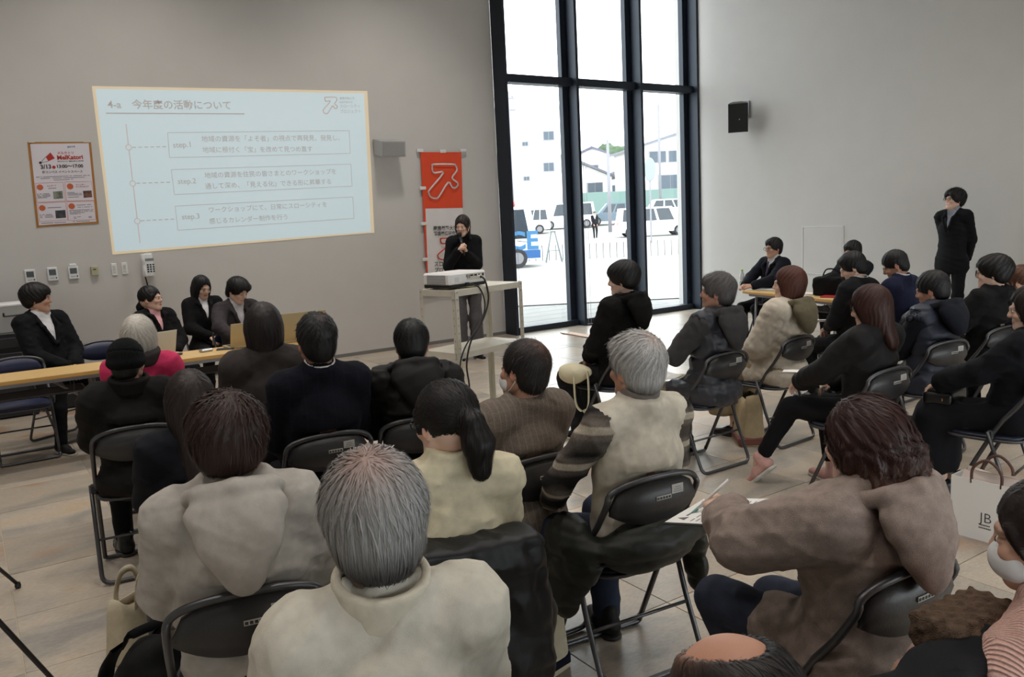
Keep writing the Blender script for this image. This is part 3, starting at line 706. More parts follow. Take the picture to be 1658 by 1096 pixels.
# garments -----------------------------------------------------------------
def top_g(name='jacket', rgb=(30, 30, 32), off=.02, amp=.005, matl=None, disp=None, cuff=1., fit=0., belly=0., coll=None, vcut=None, sleeves=True, hem=.0, waist=True, arms=None, low=True, up=.048, lo=.036, kill=None, spec=.25, rough=.9, extra=None, lapel=False, armhole=0):
    def g(k, sp, root, h, seed):
        ops = torso(k, off, sp.get('fem', 0), belly + sp.get('belly', 0), low)
        if sleeves:
            for sd in (arms or 'LR'): ops += arm(k, sd, off, up, lo, cuff)
        r, f, u = k['fru']; N = k['N']
        if hem:   # a skirt of cloth hanging over the seat
            P = k['P']
            if sp.get('stand'): ops += [ell(P + A3(0, 0, -.10), A3(.175 + off, .125 + off, .16), I3, .05), plane((0, 0, -1), -(P[2] - hem))]
            else: ops += [ell(P + A3(0, .0, -.03), A3(.175 + off * .6, .14 + off * .6, .10), I3, .05), cone(k['HL'], k['HL'] * .5 + k['KL'] * .5, .085 + off * .5, .07 + off * .4, .05), cone(k['HR'], k['HR'] * .5 + k['KR'] * .5, .085 + off * .5, .07 + off * .4, .05)]
        if extra: ops += extra(k)
        if armhole:
            for sd in 'LR': S_, E_ = k['S' + sd], k['E' + sd]; ops.append(cone(S_ + (E_ - S_) * .0 + (S_ - k['N']) * .10, E_, armhole, armhole, .008, op='s'))
        if vcut: ops += [vee(k['C'], k['fru'], vcut[0], vcut[1], .02)]
        if lapel:
            for i in (-1, 1): ops += [cone(k['C'] + u * (vcut[0] + .01) + f * (.135 + off * .7) + r * i * .012, k['C'] + u * (vcut[0] + .17) + f * (.122 + off * .6) + r * i * (vcut[1] * .8 + .022), .016, .020, .006), cone(k['C'] + u * (vcut[0] + .17) + f * (.122 + off * .6) + r * i * (vcut[1] * .8 + .022), N + r * i * .07 + f * .04, .020, .018, .006)]
        if not sp.get('stand') and sp.get('press', 1): ops.append(rbox((0, -.112 - .2 + sp.get('pdy', 0), .715), (.235, .19, .085), I3, .01, .03, 's'))
        d = disp or addf(folds(seed, amp), folds(seed + 77, amp * .38, 2.3, .3))
        mm = matl or cloth(rgb, rough, spec=spec)
        if coll:
            R_, t, hh, dz = coll; ops.append(ring(N + u * dz, R_, R_ * .95, t, hh, frame(u + f * -.25, f), .02))
        ops.append(ell(N + u * .085 + f * .012, A3(.062, .066, .075), k['fru'], .012, 's')) if not kill else None
        sdf_obj(name, ops, h, mm, root, d)
    return g
def hood_g(rgb=None, matl=None, sc=1., drop=1., amp=.003, up=0.):
    def g(k, sp, root, h, seed): sdf_obj('hood', hood_ops(k, sc, drop, up), min(h, .010), matl or cloth(rgb), root, folds(seed + 9, amp, 1.2, .2))
    return g
def collar_g(name, rgb, R_=.064, t=.007, hh=.022, dz=.03, tilt=-.3, open_=False, matl=None):
    def g(k, sp, root, h, seed):
        r, f, u = k['fru']; sdf_obj(name, [ring(k['N'] + u * dz, R_, R_ * .98, t, hh, frame(u + f * tilt, f), .004)] + ([ell(k['N'] + u * (dz + .02) + f * .085, A3(.03, .05, .06), k['fru'], .004, 's')] if open_ else []), .006, matl or cloth(rgb), root)
    return g
def tie_g(rgb):
    def g(k, sp, root, h, seed):
        r, f, u = k['fru']; C = k['C']; a = C + u * .175 + f * .118; b = C + u * .02 + f * .138
        sdf_obj('tie', [cone(a, b, .013, .026, .01, flat=(f, .35)), cone(b, b - u * .12 - f * .01, .026, .03, .01, flat=(f, .35)), ell(a + u * .012, A3(.018, .012, .016), k['fru'], .008)], .006, cloth(rgb), root)
    return g
def acc(fn):
    return lambda k, sp, root, h, seed: fn(k, root)
def tail_tie(k, root):
    mb = MB(); mb.tube([hx(k, (.03 * math.cos(a), -.118 + .006 * math.sin(a), .024 + .03 * math.sin(a))) for a in np.linspace(0, 2 * PI, 13)[:-1]], .006, 6, closed=True); mb.build('hair_tie', M['black'], root, True)
def beanie(k, root):
    ops = [ell((0, -.016, .04), (.092, .112, .103), k=.01), ell((0, -.02, .012), (.0975, .117, .055), k=.008), plane(unit(A3(0, .28, -1)), .022, .01)]
    def d(X, Y, Z): return -.0016 * np.sin(70 * np.arctan2(X, Y)) + .006 * (np.abs(Z - .055 + .25 * Y) < .004)
    V, F = solid(ops, .006, d); from_arrays('knit_cap', hx(k, V), F, [cloth((26, 28, 30), 1, bump=.8, bscale=500)], root)
# measured wall-plane (x, z) coordinates of flat print, and crowns of heads (x, y, z)
SLIDE=[(1.468, 3.386), (4.754, 3.475), (4.706, 1.624), (1.475, 1.538)]
SLIDE_IN=[(1.501, 3.358), (4.702, 3.443), (4.66, 1.641), (1.502, 1.57)]
SL_LINES=[[(1.577, 3.098), (3.111, 3.135)]]
SL_VLINE=[(1.77, 2.985), (1.776, 1.651)]
SL_CIRC=[(1.771, 2.728), (1.769, 2.326), (1.773, 1.902)]
SL_DASH=[[(1.808, 2.728), (2.195, 2.741)], [(1.809, 2.328), (2.197, 2.335)], [(1.808, 1.905), (2.199, 1.91)]]
SL_BOX=[[(2.204, 2.898), (4.454, 2.962), (4.446, 2.669), (2.197, 2.615)], [(2.201, 2.478), (4.441, 2.532), (4.437, 2.248), (2.207, 2.191)], [(2.201, 2.058), (4.435, 2.107), (4.429, 1.826), (2.203, 1.778)]]
SL_TEXT=[('4-a\u3000今年度の活動について', (1.604, 3.156), (2.956, 3.19), 1), ('step.1', (2.25, 2.728), (2.447, 2.738), 0), ('地域の資源を「よそ者」の視点で再発見、発見し、', (2.577, 2.803), (4.312, 2.839), 0), ('地域に根付く「宝」を改めて見つめ直す', (2.577, 2.677), (3.931, 2.696), 0), ('step.2', (2.261, 2.313), (2.465, 2.317), 0), ('地域の資源を住民の皆さまとのワークショップを', (2.569, 2.38), (4.229, 2.412), 0), ('通して深め、「見える化」できる形に昇華する', (2.564, 2.253), (4.148, 2.283), 0), ('step.3', (2.263, 1.902), (2.463, 1.905), 0), ('ワークショップにて、日常にスローシティを', (2.579, 1.972), (4.066, 1.995), 0), ('感じるカレンダー制作を行う', (2.571, 1.84), (3.529, 1.854), 0), ('慶應義塾大学', (4.356, 3.353), (4.562, 3.361), 0), ('飯盛義徳研究室', (4.352, 3.307), (4.532, 3.316), 0), ('スローシティ', (4.353, 3.249), (4.631, 3.261), 0), ('プロジェクト', (4.351, 3.182), (4.639, 3.196), 0)]
SL_LOGO=[(4.132, 3.376), (4.327, 3.384), (4.308, 3.169), (4.114, 3.163)]
PO_KRAFT=[(0.782, 2.777), (1.393, 2.786), (1.373, 1.893), (0.764, 1.876)]
PO_WHITE=[(0.805, 2.757), (1.368, 2.77), (1.35, 1.914), (0.788, 1.897)]
PO_TEXT=[('メルカトリ', (1.05, 2.651), (1.207, 2.654), 'r', 1), ('MelKatori', (1.043, 2.593), (1.294, 2.601), 'r', 2), ('地域がもっと！香取の魅力体験市場', (1.042, 2.567), (1.294, 2.573), 'k', 1), ('3/13', (0.874, 2.496), (0.976, 2.5), 'k', 2), ('13:00～17:00', (1.031, 2.505), (1.286, 2.509), 'k', 2), ('＠コンパス イベントスペース', (0.883, 2.45), (1.273, 2.454), 'k', 1), ('メルカート', (0.911, 2.306), (1.002, 2.311), 'r', 1), ('カレンダー', (1.191, 2.314), (1.28, 2.317), 'r', 1), ('ワークショップ', (1.188, 2.293), (1.316, 2.295), 'r', 1), ('香取市長', (1.153, 2.72), (1.231, 2.726), 'b', 1)]
PO_CARD=[[(0.807, 2.345), (1.069, 2.352), (1.069, 2.149), (0.799, 2.144)], [(1.087, 2.354), (1.347, 2.355), (1.356, 2.148), (1.08, 2.149)], [(0.802, 2.134), (1.068, 2.141), (1.07, 1.945), (0.798, 1.937)], [(1.083, 2.141), (1.351, 2.141), (1.349, 1.939), (1.075, 1.938)]]
PO_DISC=[[(0.844, 2.301), (0.875, 2.3)], [(1.133, 2.305), (1.165, 2.305)], [(0.84, 2.081), (0.871, 2.08)], [(1.124, 2.091), (1.156, 2.09)]]
PO_PIC=[[(0.961, 2.253), (1.054, 2.258), (1.051, 2.178), (0.96, 2.173)], [(1.253, 2.254), (1.339, 2.257), (1.338, 2.183), (1.253, 2.179)], [(0.959, 2.05), (1.058, 2.053), (1.056, 1.969), (0.957, 1.965)]]
PO_LINE=[[(0.821, 2.409), (1.342, 2.424)], [(0.862, 2.393), (1.29, 2.403)], [(0.973, 2.375), (1.172, 2.382)], [(0.912, 2.287), (1.0, 2.291)], [(0.809, 2.23), (0.928, 2.232)], [(0.81, 2.217), (0.935, 2.218)], [(0.812, 2.203), (0.93, 2.205)], [(0.813, 2.19), (0.902, 2.191)], [(1.099, 2.239), (1.183, 2.241)], [(1.101, 2.225), (1.239, 2.227)], [(1.104, 2.211), (1.242, 2.213)], [(1.104, 2.188), (1.208, 2.19)], [(0.894, 2.082), (1.024, 2.084)], [(1.176, 2.101), (1.333, 2.104)], [(1.182, 2.078), (1.326, 2.079)], [(0.809, 2.009), (0.938, 2.011)], [(0.81, 1.995), (0.936, 1.997)], [(0.81, 1.98), (0.939, 1.982)], [(1.096, 2.047), (1.336, 2.049)], [(1.097, 2.034), (1.33, 2.033)], [(1.098, 2.02), (1.247, 2.02)], [(1.1, 2.006), (1.214, 2.007)], [(1.132, 1.972), (1.202, 1.975)], [(1.132, 1.958), (1.173, 1.96)], [(1.278, 1.972), (1.323, 1.974)], [(1.278, 1.96), (1.322, 1.962)], [(0.802, 1.918), (1.054, 1.922)], [(1.107, 1.924), (1.322, 1.925)]]
PO_CORK=[(0.935, 2.622), (0.985, 2.669), (1.02, 2.606), (0.955, 2.576), (0.878, 2.56)]
PO_TAPE=[[(0.796, 2.794), (0.849, 2.794), (0.846, 2.771), (0.793, 2.77)], [(1.321, 2.803), (1.393, 2.804), (1.39, 2.78), (1.318, 2.779)]]
BA_RED=[(5.469, 2.687), (6.122, 2.689), (6.049, 0.677), (5.434, 0.723)]
BA_WHITE=[(5.488, 1.917), (6.092, 1.907), (6.07, 0.715), (5.453, 0.745)]
BA_LOGO=[(5.569, 2.531), (6.042, 2.53), (6.009, 2.032), (5.534, 2.046)]
BA_LOGO2=[(5.641, 1.503), (6.029, 1.483), (6.007, 1.167), (5.619, 1.193)]
BA_TEXT=[('慶應義塾大学', (5.582, 1.617), (5.968, 1.604), 1), ('飯盛義徳研究室', (5.584, 1.545), (5.991, 1.532), 1), ('スローシティ', (5.564, 1.113), (6.003, 1.095), 1), ('プロジェクト', (5.562, 1.026), (5.997, 1.008), 1)]
BA_TABS=[(5.432, 2.709), (5.792, 2.701), (6.123, 2.713), (5.437, 2.198), (5.423, 1.71), (5.415, 1.215), (5.395, 0.731)]
CTRL=[(0.592, 1.433), (0.696, 1.289), (0.806, 1.441), (0.907, 1.292), (1.009, 1.439), (1.112, 1.297), (1.233, 1.423), (1.307, 1.314), (1.445, 1.44), (1.503, 1.3), (1.551, 1.443), (1.615, 1.306), (1.742, 1.528), (1.871, 1.266)]
WSPK=[(4.777, 2.834), (5.133, 2.617)]
HT=dict(
hoodie=(0.551,2.231,1.294),
gray=(0.584,1.361,1.310),
vest=(1.970,2.135,1.302),
pony=(1.145,2.072,1.264),
tweed=(1.818,2.593,1.254),
blackj=(1.845,3.668,1.247),
navysuit=(1.314,3.554,1.347),
bob=(1.300,4.294,1.352),
white=(0.825,5.144,1.274),
beanie=(0.647,4.464,1.225),
long=(0.674,3.230,1.218),
blackh=(4.047,4.529,1.380),
grayh=(4.087,3.639,1.314),
quilt=(4.894,3.704,1.294),
dsuit=(6.223,4.154,1.304),
nsuit=(6.612,4.015,1.296),
brown=(4.227,2.685,1.258),
puffer=(5.310,2.932,1.251),
glasses=(6.105,2.897,1.305),
pony2=(6.344,2.842,1.215),
curly=(1.932,1.233,1.216),
mask=(1.700,0.688,1.176),
bald=(0.732,0.637,1.215),
skirt=(4.659,2.029,1.246),
tabman=(8.121,6.419,1.348),
tabman2=(8.172,5.404,1.302),
stand=(10.184,5.304,1.818),
pres=(5.179,8.709,1.802),
s1=(0.524,8.220,1.373),
s2=(1.453,8.310,1.268),
s3=(2.138,9.071,1.291),
s4=(2.239,8.031,1.289),
pink=(1.311,0.537,1.116),
)
# ================================================================== SETTING
YW, XR, XL, YF, HC = 10.25, 10.68, -3.5, -3.0, 6.6
def struct(name, mb, m, smooth=False): return tag(mb.build(name, m, None, smooth), kind='structure')
WX0 = 6.746
b = MB(); b.box(((XL + WX0) / 2, YW + .12, HC / 2), (WX0 - XL, .24, HC)); b.box(((WX0 + XR) / 2 + .1, YW + .12, HC - .2), (XR - WX0 + .2, .24, .4)); struct('wall_back', b, M['wall'])
b = MB(); b.box((XR + .12, (YW + YF) / 2 + .1, HC / 2), (.24, YW - YF + .3, HC)); struct('wall_right', b, M['wall'])
b = MB(); b.box((XL - .12, (YW + YF) / 2, HC / 2), (.24, YW - YF + .3, HC)); struct('wall_left', b, M['wall'])
b = MB(); W2 = (-1.0, 9.8, .4, 1.9)   # window opening added out of view behind the camera, lets in fill daylight
b.box(((XL + W2[0]) / 2, YF - .12, HC / 2), (W2[0] - XL, .24, HC)); b.box(((XR + W2[1]) / 2, YF - .12, HC / 2), (XR - W2[1], .24, HC)); b.box(((W2[0] + W2[1]) / 2, YF - .12, (W2[3] + HC) / 2), (W2[1] - W2[0], .24, HC - W2[3])); b.box(((W2[0] + W2[1]) / 2, YF - .12, W2[2] / 2), (W2[1] - W2[0], .24, W2[2])); struct('wall_front', b, M['wall'])
w2 = tag(empty('fill_window', (0, 0, 0)), kind='structure')
for i in range(6): q = MB(); q.box((W2[0] + .03 + i * (W2[1] - W2[0] - .06) / 5, YF - .06, (W2[2] + W2[3]) / 2), (.07, .14, W2[3] - W2[2])); q.build('mullion', M['frame'], w2)
b = MB(); b.box(((XL + XR) / 2, (YW + YF) / 2, HC + .1), (XR - XL + .6, YW - YF + .5, .2)); struct('ceiling', b, M['wall'])
b = MB(); b.box(((XL + WX0) / 2, YW - .006, .022), (WX0 - XL, .012, .045)); struct('baseboard_back', b, M['base'])
b = MB(); b.box((XR - .006, (YW + YF) / 2 - .2, .022), (.012, YW - YF - .4, .045)); struct('baseboard_right', b, M['base'])
q = MB(); q.box(((W2[0] + W2[1]) / 2, YF - .12, (W2[2] + W2[3]) / 2), (W2[1] - W2[0], .012, W2[3] - W2[2])); W2_PANE = q
# floor: grout bed, one object per stone tile
fb = MB(); fb.box(((XL + XR) / 2, (YW + YF) / 2, -.06), (XR - XL + .4, YW - YF + .4, .108))
grout = mat('tile_grout', (196, 184, 160), .8)
floor = struct('floor', fb, grout)
def tile_mat():
    m, t, b_ = new_mat('stone_tile'); N, L = t.nodes, t.links
    g = N.new('ShaderNodeNewGeometry'); oi = N.new('ShaderNodeObjectInfo'); ad = N.new('ShaderNodeVectorMath'); ad.operation = 'MULTIPLY_ADD'
    L.new(oi.outputs['Random'], ad.inputs[0]); ad.inputs[1].default_value = (37, 91, 13); L.new(g.outputs['Position'], ad.inputs[2])
    mp = N.new('ShaderNodeMapping'); mp.inputs['Scale'].default_value = (1, 2.2, 1); mp.inputs['Rotation'].default_value = (0, 0, .5); L.new(ad.outputs[0], mp.inputs[0])
    n1 = N.new('ShaderNodeTexNoise'); n1.inputs['Scale'].default_value = 1.6; n1.inputs['Detail'].default_value = 5; n1.inputs['Distortion'].default_value = .8; L.new(mp.outputs[0], n1.inputs[0])
    n2 = N.new('ShaderNodeTexNoise'); n2.inputs['Scale'].default_value = 40; n2.inputs['Detail'].default_value = 4; L.new(mp.outputs[0], n2.inputs[0])
    r = N.new('ShaderNodeValToRGB'); e = r.color_ramp.elements; e[0].position = .3; e[0].color = lin((146, 141, 133)); e[1].position = .72; e[1].color = lin((184, 164, 139))
    q = e.new(.47); q.color = lin((174, 164, 150)); q = e.new(.60); q.color = lin((182, 169, 152)); L.new(n1.outputs[0], r.inputs[0])
    mr = N.new('ShaderNodeMapRange'); mr.inputs[1].default_value = .3; mr.inputs[2].default_value = .7; mr.inputs[3].default_value = .88; mr.inputs[4].default_value = 1.1; L.new(n2.outputs[0], mr.inputs[0])
    m2 = N.new('ShaderNodeMapRange'); m2.inputs[3].default_value = .86; m2.inputs[4].default_value = 1.08; L.new(oi.outputs['Random'], m2.inputs[0])
    mu = N.new('ShaderNodeMath'); mu.operation = 'MULTIPLY'; L.new(mr.outputs[0], mu.inputs[0]); L.new(m2.outputs[0], mu.inputs[1])
    x = N.new('ShaderNodeMix'); x.data_type = 'RGBA'; x.blend_type = 'MULTIPLY'; x.inputs[0].default_value = 1; L.new(r.outputs[0], x.inputs['A']); L.new(mu.outputs[0], x.inputs['B'])
    # rusty streak baked into a few of the stones
    n3 = N.new('ShaderNodeTexNoise'); n3.inputs['Scale'].default_value = 1.1; n3.inputs['Detail'].default_value = 6; L.new(ad.outputs[0], n3.inputs[0])
    r3 = N.new('ShaderNodeValToRGB'); r3.color_ramp.elements[0].position = .60; r3.color_ramp.elements[1].position = .66; r3.color_ramp.elements[1].color = (.6, .6, .6, 1); L.new(n3.outputs[0], r3.inputs[0])
    y = N.new('ShaderNodeMix'); y.data_type = 'RGBA'; L.new(r3.outputs[0], y.inputs[0]); L.new(x.outputs['Result'], y.inputs['A']); y.inputs['B'].default_value = lin((164, 122, 88))
    L.new(y.outputs['Result'], b_.inputs['Base Color']); b_.inputs['Roughness'].default_value = .30; b_.inputs['Specular IOR Level'].default_value = .55
    bp = N.new('ShaderNodeBump'); bp.inputs['Strength'].default_value = .12; bp.inputs['Distance'].default_value = .004; L.new(n2.outputs[0], bp.inputs['Height']); L.new(bp.outputs[0], b_.inputs['Normal'])
    return m
M['tile'] = tile_mat()
tb = MB(); tb.box((0, 0, -.006), (.5955, .5955, .012), .0012)
cells = []
for i in range(-6, 18):
    for j in range(-5, 17):
        x, y = .03 + .6 * i + .3, .10 + .6 * j + .3
        if not (XL < x < XR and YF < y < YW): continue
        w = max(max(CF.dot(Vector((x + dx, y + dy, 0)) - cam.location) for dx in (-.3, .3) for dy in (-.3, .3)), .05)
        v = Vector((x, y, 0)) - cam.location; z = max(CF.dot(v), .3)
        inview = CF.dot(v) > .2 and abs(CR.dot(v) / z) < .78 and abs(CU.dot(v) / z) < .62
        cells.append((0 if inview else 1, v.length, x, y))
cells.sort(); rest = MB(); t0 = None
for n, (a, d, x, y) in enumerate(cells):
    hx_, hy_ = min(x + .2983, XR) - .2983, min(y + .2983, YW) - .2983
    if n < 300:
        if t0 is None: t0 = tb.build('tile', M['tile'], floor); o = t0
        else: o = t0.copy(); COL.objects.link(o)
        o.location = (x, y, RNG.uniform(-.0006, .0006))
        if x + .29 > XR: o.scale.x = .5; o.location.x = x - .15
    else: rest.box((x, y, -.006), (.5965, .5965, .012))
tag(rest.build('far_tile_field', M['tile'], floor), kind='stuff')

# window wall: four deep fins, transom, sill, head, six panes
def glass_mat():
    m = bpy.data.materials.new('window_glass'); m.use_nodes = True; t = m.node_tree; t.nodes.clear()
    o = t.nodes.new('ShaderNodeOutputMaterial'); a = t.nodes.new('ShaderNodeBsdfTransparent'); g = t.nodes.new('ShaderNodeBsdfGlossy'); g.inputs['Roughness'].default_value = .02
    a.inputs[0].default_value = (.96, .98, .98, 1); x = t.nodes.new('ShaderNodeMixShader'); x.inputs[0].default_value = .05
    t.links.new(a.outputs[0], x.inputs[1]); t.links.new(g.outputs[0], x.inputs[2]); t.links.new(x.outputs[0], o.inputs[0]); return m
M['glass'] = glass_mat(); W2_PANE.build('pane', M['glass'], w2)
FX = [6.75, 8.05, 9.36, 10.645]; FD = .30
win = tag(empty('window_1', (0, 0, 0)), kind='structure')
for i, x in enumerate(FX):
    q = MB(); q.box((x + .02, YW - FD / 2, HC / 2 - .1), (.05, FD, HC - .2), .003); q.build('mullion', M['frame'], win)
    q = MB()
    if i < 3: q.box((x + .085, YW - .03, HC / 2 - .1), (.08, .10, HC - .2), .003)
    if i: q.box((x - .055, YW - .03, HC / 2 - .1), (.10, .10, HC - .2), .003)
    q.build('sash_stile', M['frame'], win)
for i in range(3):
    x0, x1 = FX[i] + .046, FX[i + 1] - .006; xc = (x0 + x1) / 2
    q = MB(); q.box((xc, YW - .07, .045), (x1 - x0, .16, .085), .003); q.build('sill_rail', M['frame'], win)
    q = MB(); q.box((xc, YW - .10, 3.725), (x1 - x0, .20, .115), .003); q.build('transom', M['frame'], win)
    q = MB(); q.box((xc, YW - .05, 6.2), (x1 - x0, .12, .1), .003); q.build('head_rail', M['frame'], win)
    for z0, z1 in ((.09, 3.665), (3.785, 6.15)):
        q = MB(); q.box((xc, YW, (z0 + z1) / 2), (x1 - x0, .012, z1 - z0)); q.build('pane', M['glass'], win)
for x in (6.83, 8.12, 8.17): # screen wires with floor anchors
    q = MB(); q.tube([(x, YW - .2 - .1, .02), (x, YW - .3, 3.66)], .0025, 5); q.build('guide_wire', M['silver'], win)
    q = MB(); q.box((x, YW - .30, .012), (.06, .04, .024), .004); q.build('wire_anchor', M['darkmetal'], win)
# flush access panel in the right wall
q = MB(); q.box((XR - .004, 7.55, 1.03), (.008, .66, .68), .002); pnl = struct('trim_1', q, M['wall'])
q = MB()
for s, (c, d) in enumerate([((XR - .005, 7.55, 1.378), (.012, .70, .012)), ((XR - .005, 7.55, .682), (.012, .70, .012)), ((XR - .005, 7.206, 1.03), (.012, .012, .70)), ((XR - .005, 7.894, 1.03), (.012, .012, .70))]): q.box(c, d, .002)
q.build('panel_edge', M['white'], pnl)

# ------------------------------------------------------------------ projected slide on the wall (the projector's light is put in as glowing panels)
def glow(name, base, e):
    m, t, b_ = new_mat(name); b_.inputs['Base Color'].default_value = lin(base); b_.inputs['Roughness'].default_value = .8
    b_.inputs['Emission Color'].default_value = e + (1,); b_.inputs['Emission Strength'].default_value = 1; return m
G_in, G_bd, G_tx, G_or = glow('slide_light', (204, 201, 197), (.19, .30, .35)), glow('slide_border_light', (204, 201, 197), (.30, .21, .08)), glow('slide_text_light', (204, 201, 197), (.05, .04, .04)), glow('slide_line_light', (204, 201, 197), (.14, .09, .07))
def wallp(y): return lambda a, c: (a, y, c)
def quad(mb, P, y, mi=0, th=.001):
    mb.prism([tuple(p) for p in P], y, y + th, 'y', mi)
def stroke(mb, a, c, w, y, mi=0):
    a, c = np.array(a), np.array(c); d = unit(c - a); n = np.array((-d[1], d[0])) * w / 2; quad(mb, [a + n, c + n, c - n, a - n], y, mi)
def bil(Q, u, v):
    Q = [np.array(q) for q in Q]; return (Q[0] * (1 - u) + Q[1] * u) * (1 - v) + (Q[3] * (1 - u) + Q[2] * u) * v
LOGO = [(.18, .02), (.82, .02), (.93, .07), (.96, .20), (.80, .40), (.98, .53), (.99, .62), (.90, .68), (.80, .66), (.66, .53), (.36, .92), (.24, .98), (.08, .94), (.02, .84), (.05, .72), (.50, .26), (.22, .26), (.14, .20), (.13, .08)]
def logo(mb, Q, w, y, mi=0):
    P = [bil(Q, *p) for p in smooth_path2(LOGO)]
    for a, c in zip(P, P[1:] + P[:1]): stroke(mb, a, c + unit(c - a) * w * .3, w, y, mi)
def smooth_path2(P): return [(p.x, p.y) for p in smooth_path([(a, c, 0) for a, c in P], 3, True)]
slide = MB(); quad(slide, SLIDE, YW - .004, 0, .004)
so = tag(slide.build('projected_slide', G_bd), 'pale blue projected slide with cream border and Japanese text on the white wall', 'projection')
q = MB(); quad(q, SLIDE_IN, YW - .005); q.build('slide_area', G_in, so)
Yt = YW - .0065
for s_, a, c, bo in SL_TEXT: q = MB(); text_flat(q, s_, a, c, wallp(Yt), .015 if bo else .005); q.build('slide_text', G_tx, so)
for a, c in SL_LINES: q = MB(); stroke(q, a, c, .012, Yt); q.build('title_rule', G_tx, so)
q = MB()
for P in SL_BOX:
    for a, c in zip(P, P[1:] + P[:1]): stroke(q, a, c, .006, Yt)
for a, c in SL_DASH:
    a, c = np.array(a), np.array(c)
    for i in range(6): stroke(q, a + (c - a) * (i / 6), a + (c - a) * ((i + .62) / 6), .010, Yt)
q.build('step_frame', G_tx, so)
q = MB(); stroke(q, *SL_VLINE, .010, Yt)
logo(q, SL_LOGO, .012, Yt); q.build('timeline', G_or, so)
for c in SL_CIRC:
    q = MB(); n = 20
    P = [(c[0] + .03 * math.cos(2 * PI * i / n), c[1] + .03 * math.sin(2 * PI * i / n)) for i in range(n)]
    quad(q, P, YW - .0075)
    for a, d in zip(P, P[1:] + P[:1]): stroke(q, a, d, .009, YW - .0085, 1)
    q.build('timeline_marker', [G_in, G_or], so)

# ------------------------------------------------------------------ poster
po = MB()
def sheet(mb, Q, y, nx=8, ny=10, wob=.006, th=.001):
    V = []; F = []
    for side in (0, 1):
        for j in range(ny + 1):
            for i in range(nx + 1):
                u, v = i / nx, j / ny; p = bil(Q, u, v); d = wob * (.5 + .5 * math.sin(5 * u + 3 * v)) * (v ** 2 * .9 + .1); V.append((p[0], y - d - .002 + side * th, p[1]))
    n = (nx + 1) * (ny + 1)
    for j in range(ny):
        for i in range(nx):
            a = j * (nx + 1) + i; F.append((a, a + 1, a + nx + 2, a + nx + 1)); F.append((n + a, n + a + nx + 1, n + a + nx + 2, n + a + 1))
    mb.add(V, F)
sheet(po, PO_KRAFT, YW - .002, wob=.004); poster = tag(po.build('poster', M['kraft'], None, True), 'event poster with brown border and red pen drawing taped to the wall', 'poster')
Yp = YW - .010
q = MB(); quad(q, PO_WHITE, Yp, 0, .003); q.build('poster_sheet', mat('poster_white', (220, 214, 222), .7), poster)
Yq = Yp - .0012; ci = {'r': M['red'], 'k': M['ink'], 'b': M['blue_ink']}
for s_, a, c, col, bo in PO_TEXT: q = MB(); text_flat(q, s_, a, c, wallp(Yq), .02 * bo); q.build('poster_lettering', ci[col], poster)
for a, c in PO_LINE:   # lines of print too small to read
    a, c = np.array(a), np.array(c); L = np.hypot(*(c - a)); n = max(3, int(L / .011)); rr = random.Random(int(a[0] * 1e4)); q = MB()
    for i in range(n):
        if rr.random() < .88: stroke(q, a + (c - a) * (i / n), a + (c - a) * ((i + .7) / n), .0065, Yq)
    q.build('small_print', M['ink'], poster)
for P in PO_CARD:
    q = MB()
    for a, c in zip(P, P[1:] + P[:1]): stroke(q, a, c, .003, Yq)
    q.build('card_outline', M['orange_ink'], poster)
for c, e in PO_DISC:
    r = abs(e[0] - c[0]); q = MB(); quad(q, [(c[0] + r * math.cos(i * PI / 9), c[1] + r * math.sin(i * PI / 9)) for i in range(18)], Yq); q.build('time_badge', M['orange_ink'], poster)
pics = [((110, 118, 104), (70, 80, 60)), ((98, 66, 54), (180, 160, 140)), ((60, 60, 64), (190, 190, 196))]
for P, (c1, c2) in zip(PO_PIC, pics):
    q = MB(); quad(q, P, Yq); q.build('photo_print', mat('photo_ink', c1, .6, noise=.7, scale=22), poster)
q = MB(); quad(q, PO_CORK[1:4] + [PO_CORK[0]], Yq, 0); q.build('pen_drawing', M['red'], poster)
q = MB(); e = np.array(PO_CORK[4]); quad(q, [(e[0] + .014 * math.cos(i * PI / 7), e[1] + .014 * math.sin(i * PI / 7)) for i in range(14)], Yq); stroke(q, e, PO_CORK[0], .004, Yq); stroke(q, e, PO_CORK[3], .004, Yq)
d_ = np.array(PO_TEXT[3][2]) + (.024, .012); q.build('pen_tip', M['ink'], poster); q = MB(); quad(q, [(d_[0] + .017 * math.cos(i * PI / 9), d_[1] + .017 * math.sin(i * PI / 9)) for i in range(18)], Yq, 0); q.build('weekday_badge', M['red'], poster)
for P in PO_TAPE: q = MB(); quad(q, P, YW - .012, 0, .002); q.build('tape', M['offwhite'], poster)

# ------------------------------------------------------------------ banner
q = MB(); sheet(q, BA_RED, YW - .03, 10, 24, .014, .002); ban = tag(q.build('banner', M['banner_red'], None, True), 'tall orange and white cloth banner with arrow outline hanging behind the presenter', 'banner')
q = MB(); sheet(q, BA_WHITE, YW - .034, 10, 16, .014, .002); q.build('white_field', M['banner_white'], ban, True)
q = MB(); logo(q, BA_LOGO, .022, YW - .056); q.build('arrow_outline', M['banner_white'], ban)
q = MB(); logo(q, BA_LOGO2, .018, YW - .056); q.build('red_arrow_outline', M['banner_red'], ban)
for s_, a, c, bo in BA_TEXT: q = MB(); text_flat(q, s_, a, c, wallp(YW - .055), .02); q.build('banner_lettering', M['ink'], ban)
for (x, z) in BA_TABS: q = MB(); q.box((x + .03, YW - .03, z), (.10, .03, .045), .006); q.build('hanging_tab', M['white'], ban)

